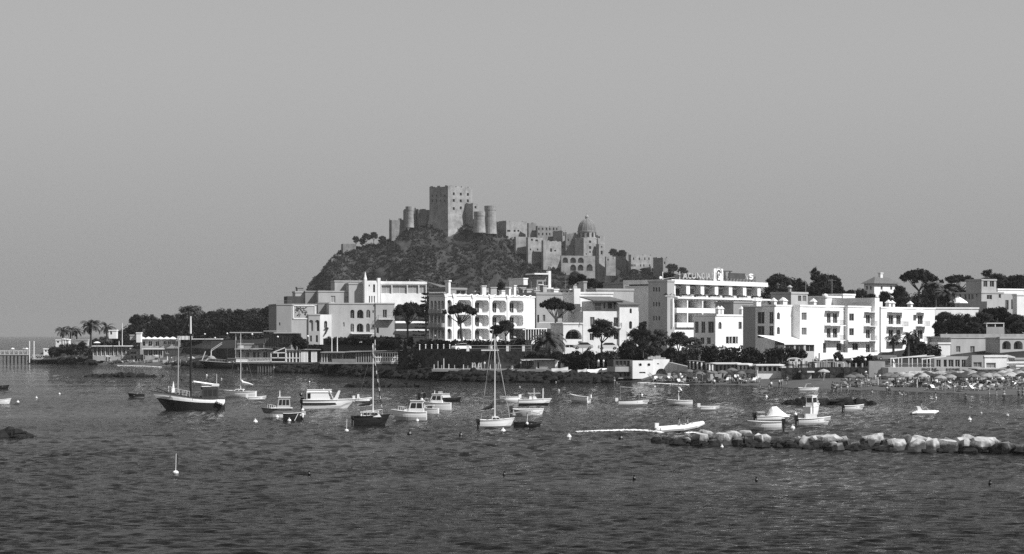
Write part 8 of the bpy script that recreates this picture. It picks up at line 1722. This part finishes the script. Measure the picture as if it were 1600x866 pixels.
    q = MB(); q.tube([(0, 0, 1.0), (0, 0, 1.2), (0, 0, 1.42)], [.18, .175, .19], 8); out['shirt'] = q.mesh('shirt', CLOTHW, True)
    q = MB(); q.lathe([(.3, .62), (.22, .85), (.15, 1.0)], 8); out['skirt'] = q.mesh('skirt', CLOTHD, True)
    return out
PM = person_meshes(); PC = {'n': 0}
def person(pose, x, y, z, rz, label, group=None, sc=1.0, shirt=False, skirt=False):
    PC['n'] += 1; b, h, t = PM[pose]; r = empty('person', (x, y, z), rz, label, 'person', group); r.scale = (sc,) * 3
    link('body', b, r); link('hair', h, r); link('swimwear', t[PC['n'] % 4], r)
    if shirt and pose in ('standing', 'raised'): link('shirt', PM['shirt'], r)
    if skirt and pose in ('standing', 'raised'): link('skirt', PM['skirt'], r)
    return r
def beach_z(x, y): return max(ground(x, y), 0.0)
# riders of the inflatable and the pedal boat
ix, iy = pos(1064, 675)
person('sitting', ix - .15, iy - .1, .38, R(12), 'left of the two people sitting in the speeding inflatable', sc=1.0); person('sitting', ix + .65, iy + .1, .42, R(12), 'right of the two people sitting in the speeding inflatable', sc=1.0)
px_, py_ = pos(1443, 648); person('sitting', px_ - .2, py_, .5, R(10), 'person riding the white pedal boat')
# distinct figures at the water's edge
BATH = [(1304, 611.5, 'walking', 'dark figure walking left at the head of the strolling group'), (1308, 611.5, 'standing', 'tall person in white standing in the strolling group'), (1314, 612, 'raised', 'pale person with raised arm in the strolling group'), (1301, 610, 'standing', 'person in dark behind the strolling group'), (1324, 610.5, 'walking', 'bending walker right of the strolling group'), (1282, 602, 'walking', 'person near the dark parasol by the wall'), (1288, 602.5, 'standing', 'person standing before the beige beach parasol'), (1275, 597, 'standing', 'person at the foot of the retaining wall'), (1363, 614, 'sitting', 'child crouching at the water edge, upper beach centre'), (1116, 603.5, 'standing', 'person in white wading off the central beach'), (1188, 606, 'sitting', 'bather crouching left of the wading pair'), (1205, 607.5, 'standing', 'bather wading off the white beach bar'), (1202, 606, 'sitting', 'bather seated in the shallows below the white bar'), (1218, 605, 'standing', 'left one of a pair standing off the white bar'), (1222, 605, 'raised', 'right one of a pair standing off the white bar'), (1230, 604.5, 'walking', 'walker at the edge right of the standing pair'), (1386, 612, 'standing', 'bather standing before the lounger rows at the corner'), (1390, 613.5, 'standing', 'darker bather standing beside another at the corner'), (1406, 616, 'sitting', 'person sitting at the water edge before the umbrellas'), (1412, 616.5, 'sitting', 'second person sitting at the water edge before the umbrellas'), (1462, 622, 'standing', 'swimmer up to the chest far from the umbrellas') , (1509, 624, 'standing', 'swimmer wading out below the kiosk'), (1545, 622, 'standing', 'bather at the edge, left one of the tall wading pair'), (1557, 624.5, 'standing', 'tallest wading bather at the right'), (1569, 623, 'standing', 'bather at the right of the tall wading pair'), (1592, 622.5, 'standing', 'wader close to the right edge'), (1598, 622.5, 'walking', 'walker cut by the right edge'), (964, 600, 'sitting', 'person crouching on the shore rocks'), (960, 599.5, 'raised', 'person with a pale towel on the shore rocks'), (1135, 600.5, 'sitting', 'bather sitting at the edge by the air mattress'), (1153, 601, 'standing', 'bather before the veranda bar'), (1168, 601.5, 'walking', 'walker before the veranda bar'), (1346, 609, 'walking', 'walker between strolling group and crouching child'), (1340, 608, 'sitting', 'sitter left of the crouching child'), (1352, 608.5, 'standing', 'upright bather near the dark sun shade')]
for k, (px, py, pose, lab) in enumerate(BATH):
    x, y = pos(px, py); z = ground(x, y); z = max(z, -.9 if 'swimmer' in lab else -.35); person(pose, x, y, z, random.Random(k).uniform(-1.5, 1.5), lab, 'bathers at the water edge', shirt='white' in lab, skirt=k % 7 == 3)
# parasols and loungers
def umb_mesh(m, r=1.1, h=2.1, tilt=0.0, fold=False):
    q = MB()
    if fold: q.lathe([(.05, .9), (.16, 1.1), (.12, 1.8), (.03, 2.3)], 7)
    else: q.lathe([(r * .99, h - .62), (r, h - .48), (r * .6, h - .2), (.03, h)], 8)
    return q.mesh('canopy', m)
UM = [umb_mesh(m) for m in (CLOTHG, mat('pale_parasol', .36, .9, .1), mat('dim_parasol', .13, .9, .15), CLOTHD)]
UMF = [umb_mesh(CLOTHW, fold=True), umb_mesh(CLOTHD, fold=True)]
q = MB(); q.tube([(0, 0, -.2), (0, 0, 2.1)], .03, 5); POLE = q.mesh('pole', METALW)
def parasol(x, y, k, label, group, rz=0.0, fold=None):
    r = empty('beach_umbrella', (x, y, beach_z(x, y)), rz, label, 'beach umbrella', group); link('canopy', UM[k] if fold is None else UMF[fold], r); link('pole', POLE, r); return r
q = MB(); q.box(-.95, .35, -.3, .3, .28, .34); q.add([(.35, -.3, .28), (.35, .3, .28), (.95, .3, .75), (.95, -.3, .75), (.35, -.3, .34), (.35, .3, .34), (.9, .3, .8), (.9, -.3, .8)], [(0, 3, 2, 1), (4, 5, 6, 7), (0, 1, 5, 4), (2, 3, 7, 6), (1, 2, 6, 5), (3, 0, 4, 7)]); LB = [q.mesh('canvas', m) for m in (CLOTHW, CLOTHG, MPAINT, CLOTHD)]
q = MB(); q.bar((-.85, 0, .27), (.35, 0, .27), .05)
for x in (-.8, .3):
    q.bar((x, -.28, .27), (x, .28, .27), .04)
    for y in (-.27, .27): q.bar((x, y, 0), (x, y, .3), .04)
LF = q.mesh('frame', METALW)
def lounger(x, y, rz, k, label, group):
    r = empty('sun_lounger', (x, y, beach_z(x, y)), rz, label, 'sun lounger', group); link('canvas', LB[k], r); link('frame', LF, r); return r
g = random.Random(77)
# dense rows at the right
rows = [330, 333.2, 336.4, 339.6, 343, 346.5]
cnt = 0
for ri, D in enumerate(rows):
    px = 1398 + (ri % 2) * 9 - ri * 3 if D > 338 else 1468 + (ri % 2) * 9 - ri * 12
    while px < 1612:
        if Dw(np.interp(px, SHX, [p[1] for p in SHP])) < D - 6:
            x = X(px, D) + g.uniform(-.25, .25); y = D + g.uniform(-.4, .4); k = g.choices([0, 1, 2, 3], [4, 1, 5, 4])[0]
            parasol(x, y, k, ['grey beach umbrella packed in the dense rows below the beach restaurant', 'pale bright beach umbrella packed in the dense rows below the restaurant', 'dim beach umbrella packed in the dense rows below the restaurant', 'dark beach umbrella packed in the dense rows below the restaurant'][k], 'umbrellas in the dense rows', g.random())
            for s in (-.75, .75):
                if g.random() < .8: kk = g.choices([0, 1, 2, 3], [5, 4, 2, 2])[0]; lounger(x + s + g.uniform(-.1, .1), y - .8 + g.uniform(-.4, .4), R(90) + g.uniform(-.5, .5), kk, ['white', 'grey', 'mid-toned', 'dark'][kk] + ' sun lounger under the dense umbrellas at the right', 'sun loungers in the dense rows')
            if g.random() < .62: person(g.choice(['standing', 'sitting', 'lying', 'raised', 'walking']), x + g.uniform(-1, 1), y - 1.2 + g.uniform(-.5, .4), beach_z(x, y - 1), g.uniform(-3, 3), 'bather among the loungers of the dense umbrella rows', 'bathers in the dense rows', shirt=g.random() < .3)
        px += 19 + g.uniform(-2, 2)
for D in (319.5, 322.5, 326):
    px = 1402 if D > 325 else (1440 if D > 320 else 1490)
    while px < 1612:
        if Dw(np.interp(px, SHX, [p[1] for p in SHP])) < D - .8:
            x = X(px, D); y = D + g.uniform(-1, 1); kk = g.randrange(4)
            if g.random() < .55: lounger(x, y, g.uniform(0, 3), kk, ['white', 'grey', 'mid-toned', 'dark'][kk] + ' lounger between the dense umbrellas and the water', 'sun loungers at the water edge')
            else: person(g.choice(['standing', 'sitting', 'lying', 'raised']), x, y, beach_z(x, y), g.uniform(-3, 3), 'bather between the dense umbrellas and the water', 'bathers by the dense rows', shirt=g.random() < .3)
        px += 11 + g.uniform(-3, 3)
# open beach, middle
for i in range(44):
    px = g.uniform(1318, 1500); D = g.uniform(334, 352) if px > 1390 else g.uniform(342, 356); x, y = X(px, D), D
    if D < Dw(np.interp(px, SHX, [p[1] for p in SHP])) + 3: continue
    t = g.random()
    if t < .45: person(g.choice(['standing', 'sitting', 'walking', 'raised']), x, y, beach_z(x, y), g.uniform(-3, 3), 'bather in the loose crowd left of the dense umbrella rows', 'bathers on the open beach', shirt=g.random() < .4)
    elif t < .8: k = g.randrange(4); lounger(x, y, g.uniform(0, 3), k, ['white', 'grey', 'mid-toned', 'dark'][k] + ' lounger in the loose crowd on the open beach', 'sun loungers on the open beach')
    else: parasol(x, y, g.choice([2, 3]), 'dark umbrella standing in the loose crowd on the open beach', 'umbrellas on the open beach')
parasol(X(1287, 361), 361, 1, 'single beige umbrella before the retaining wall', 'umbrellas on the open beach')
# central beach: rows of dim umbrellas, clutter of loungers
for D, a, b in ((368, 1052, 1186), (372, 1046, 1180), (376, 1040, 1172), (380, 1058, 1150)):
    px = a
    while px < b:
        x = X(px, D) + g.uniform(-.3, .3); y = D + g.uniform(-.5, .5)
        if Dw(np.interp(px, SHX, [p[1] for p in SHP])) < D - 2:
            if g.random() < .6: parasol(x, y, g.choice([2, 3, 3]), 'dim umbrella in the crowded central beach below the striped cabins', 'umbrellas on the central beach', g.random())
            k = g.choices([0, 1, 2, 3], [5, 3, 2, 3])[0]; lounger(x + .8, y - .6, g.uniform(.8, 2.2), k, ['white', 'grey', 'mid-toned', 'dark'][k] + ' lounger in the crowd of the central beach', 'sun loungers on the central beach')
            if g.random() < .7: person(g.choice(['standing', 'sitting', 'lying', 'raised', 'walking']), x - .8, y - .9, beach_z(x, y), g.uniform(-3, 3), 'bather in the crowd of the central beach', 'bathers on the central beach', shirt=g.random() < .25)
        px += 10.5 + g.uniform(-1.5, 1.5)
for k in range(22):
    px = g.uniform(1018, 1075); y = Dw(np.interp(px, SHX, [p[1] for p in SHP])) + g.uniform(1, 9); x = X(px, y); kk = g.randrange(4); lounger(x, y, g.uniform(0, 3), kk, ['white', 'grey', 'mid-toned', 'dark'][kk] + ' lounger left of the central crowd, by the round-window bar', 'sun loungers by the round-window bar')
# few people elsewhere
for k, (px, D, z, pose, lab) in enumerate([(205, 628, 'deck', 'sitting', 'sun-bather on the white terrace roof, left one'), (214, 628, 'deck', 'standing', 'person standing on the white terrace roof'), (757, 411, 577, 'standing', 'person standing on the bathing platform'), (800, 409, 577, 'sitting', 'person sitting on the bathing platform, right part'), (814, 408, 577, 'raised', 'person by the plants at the right of the bathing platform'), (935, 403, 574, 'standing', 'person in white behind the canvas shelters'), (943, 403, 574, 'standing', 'second person behind the canvas shelters'), (300, 585, 565, 'standing', 'person on the left beach beside the hut'), (268, 600, 566, 'standing', 'person in white on the left beach'), (172, 605, 567, 'sitting', 'person sitting on the beach before the light beach club')]):
    zz = Zp(545 if k < 2 else z, D) if z != 'deck' else Zp(546, D); person(pose, X(px, D), D + (1.5 if k < 2 else 0), zz, k * .7, lab, None, shirt=True)
for k in range(30):
    px = g.choice([g.uniform(140, 235), g.uniform(240, 330)]); D = Dw(np.interp(px, SHX, [p[1] for p in SHP])) + g.uniform(2, 9); x = X(px, D); kk = g.randrange(4)
    if k % 3: lounger(x, D, g.uniform(0, 3), kk, ['white', 'grey', 'mid-toned', 'dark'][kk] + ' lounger on the left beach before the beach clubs', 'sun loungers on the left beach')
    else: person(g.choice(['sitting', 'standing', 'lying']), x, D, beach_z(x, D), g.uniform(-3, 3), 'sun-bather on the left beach before the beach clubs', 'sun-bathers on the left beach')
# surf lines
def surf(label, pts, seed):
    g = random.Random(seed); q = MB(); cx, cy = pos(*pts[0])
    for (a, ra), (b, rb) in zip(pts, pts[1:]):
        n = max(3, int(abs(a - b) / 1.3))
        for i in range(n): f = i / n; x, y = pos(a + (b - a) * f, ra + (rb - ra) * f); rock_into(q, (x - cx, y - cy - .1, .05), (.5, .22 + .1 * g.random(), .1), g.randrange(999), .4, nu=6, nv=4)
    setp(one('surf', FOAM, q, (cx, cy, 0), label, 'surf'), kind='stuff')
surf('thin white line of surf left of the central beach', [(1000, 598.6), (1040, 600.3), (1075, 602.2)], 2)
surf('thin white line of surf on the left beach', [(185, 571.5), (225, 572.5), (252, 574.0)], 3)
# clutter of the left beach: folded umbrellas and windbreaks
g = random.Random(55)
for k in range(26):
    px = g.uniform(132, 332); D = Dw(np.interp(px, SHX, [p[1] for p in SHP])) + g.uniform(4, 13); x = X(px, D)
    if k % 3 == 0: parasol(x, D, 0, 'folded white beach umbrella on the left beach', 'umbrellas on the left beach', fold=g.randrange(2))
    elif k % 3 == 1: parasol(x, D, g.choice([0, 1, 2]), 'open beach umbrella on the left beach', 'umbrellas on the left beach')
    else: q = MB(); w = g.uniform(.5, 1.6); q.box(-w, w, -.06, .06, 0, g.uniform(.6, 1.3)); one('windbreak', g.choice([CLOTHW, CLOTHG, CLOTHD, CREAM]), q, (x, D, beach_z(x, D)), 'canvas windbreak standing on the left beach', 'windbreak', 'windbreaks on the left beach', g.uniform(-.3, .3))
# neighbours that look alike are told apart by their order
ORD = 'first second third fourth fifth sixth seventh eighth ninth tenth eleventh twelfth thirteenth fourteenth fifteenth sixteenth seventeenth eighteenth nineteenth twentieth'.split() + ['twenty-' + w for w in 'first second third fourth fifth sixth seventh eighth ninth'.split()] + ['thirtieth'] + ['thirty-' + w for w in 'first second third fourth fifth sixth seventh eighth ninth'.split()]
bpy.context.view_layer.update(); same = {}
for o in bpy.data.objects:
    if o.parent is None and 'label' in o.keys(): same.setdefault(o['label'], []).append(o)
for lab, os_ in same.items():
    if 1 < len(os_) <= 39:
        for i, o in enumerate(sorted(os_, key=lambda o: o.location.x / max(1, o.location.y))): o['label'] = '%s from the left: %s' % (ORD[i], lab)
make_haze()
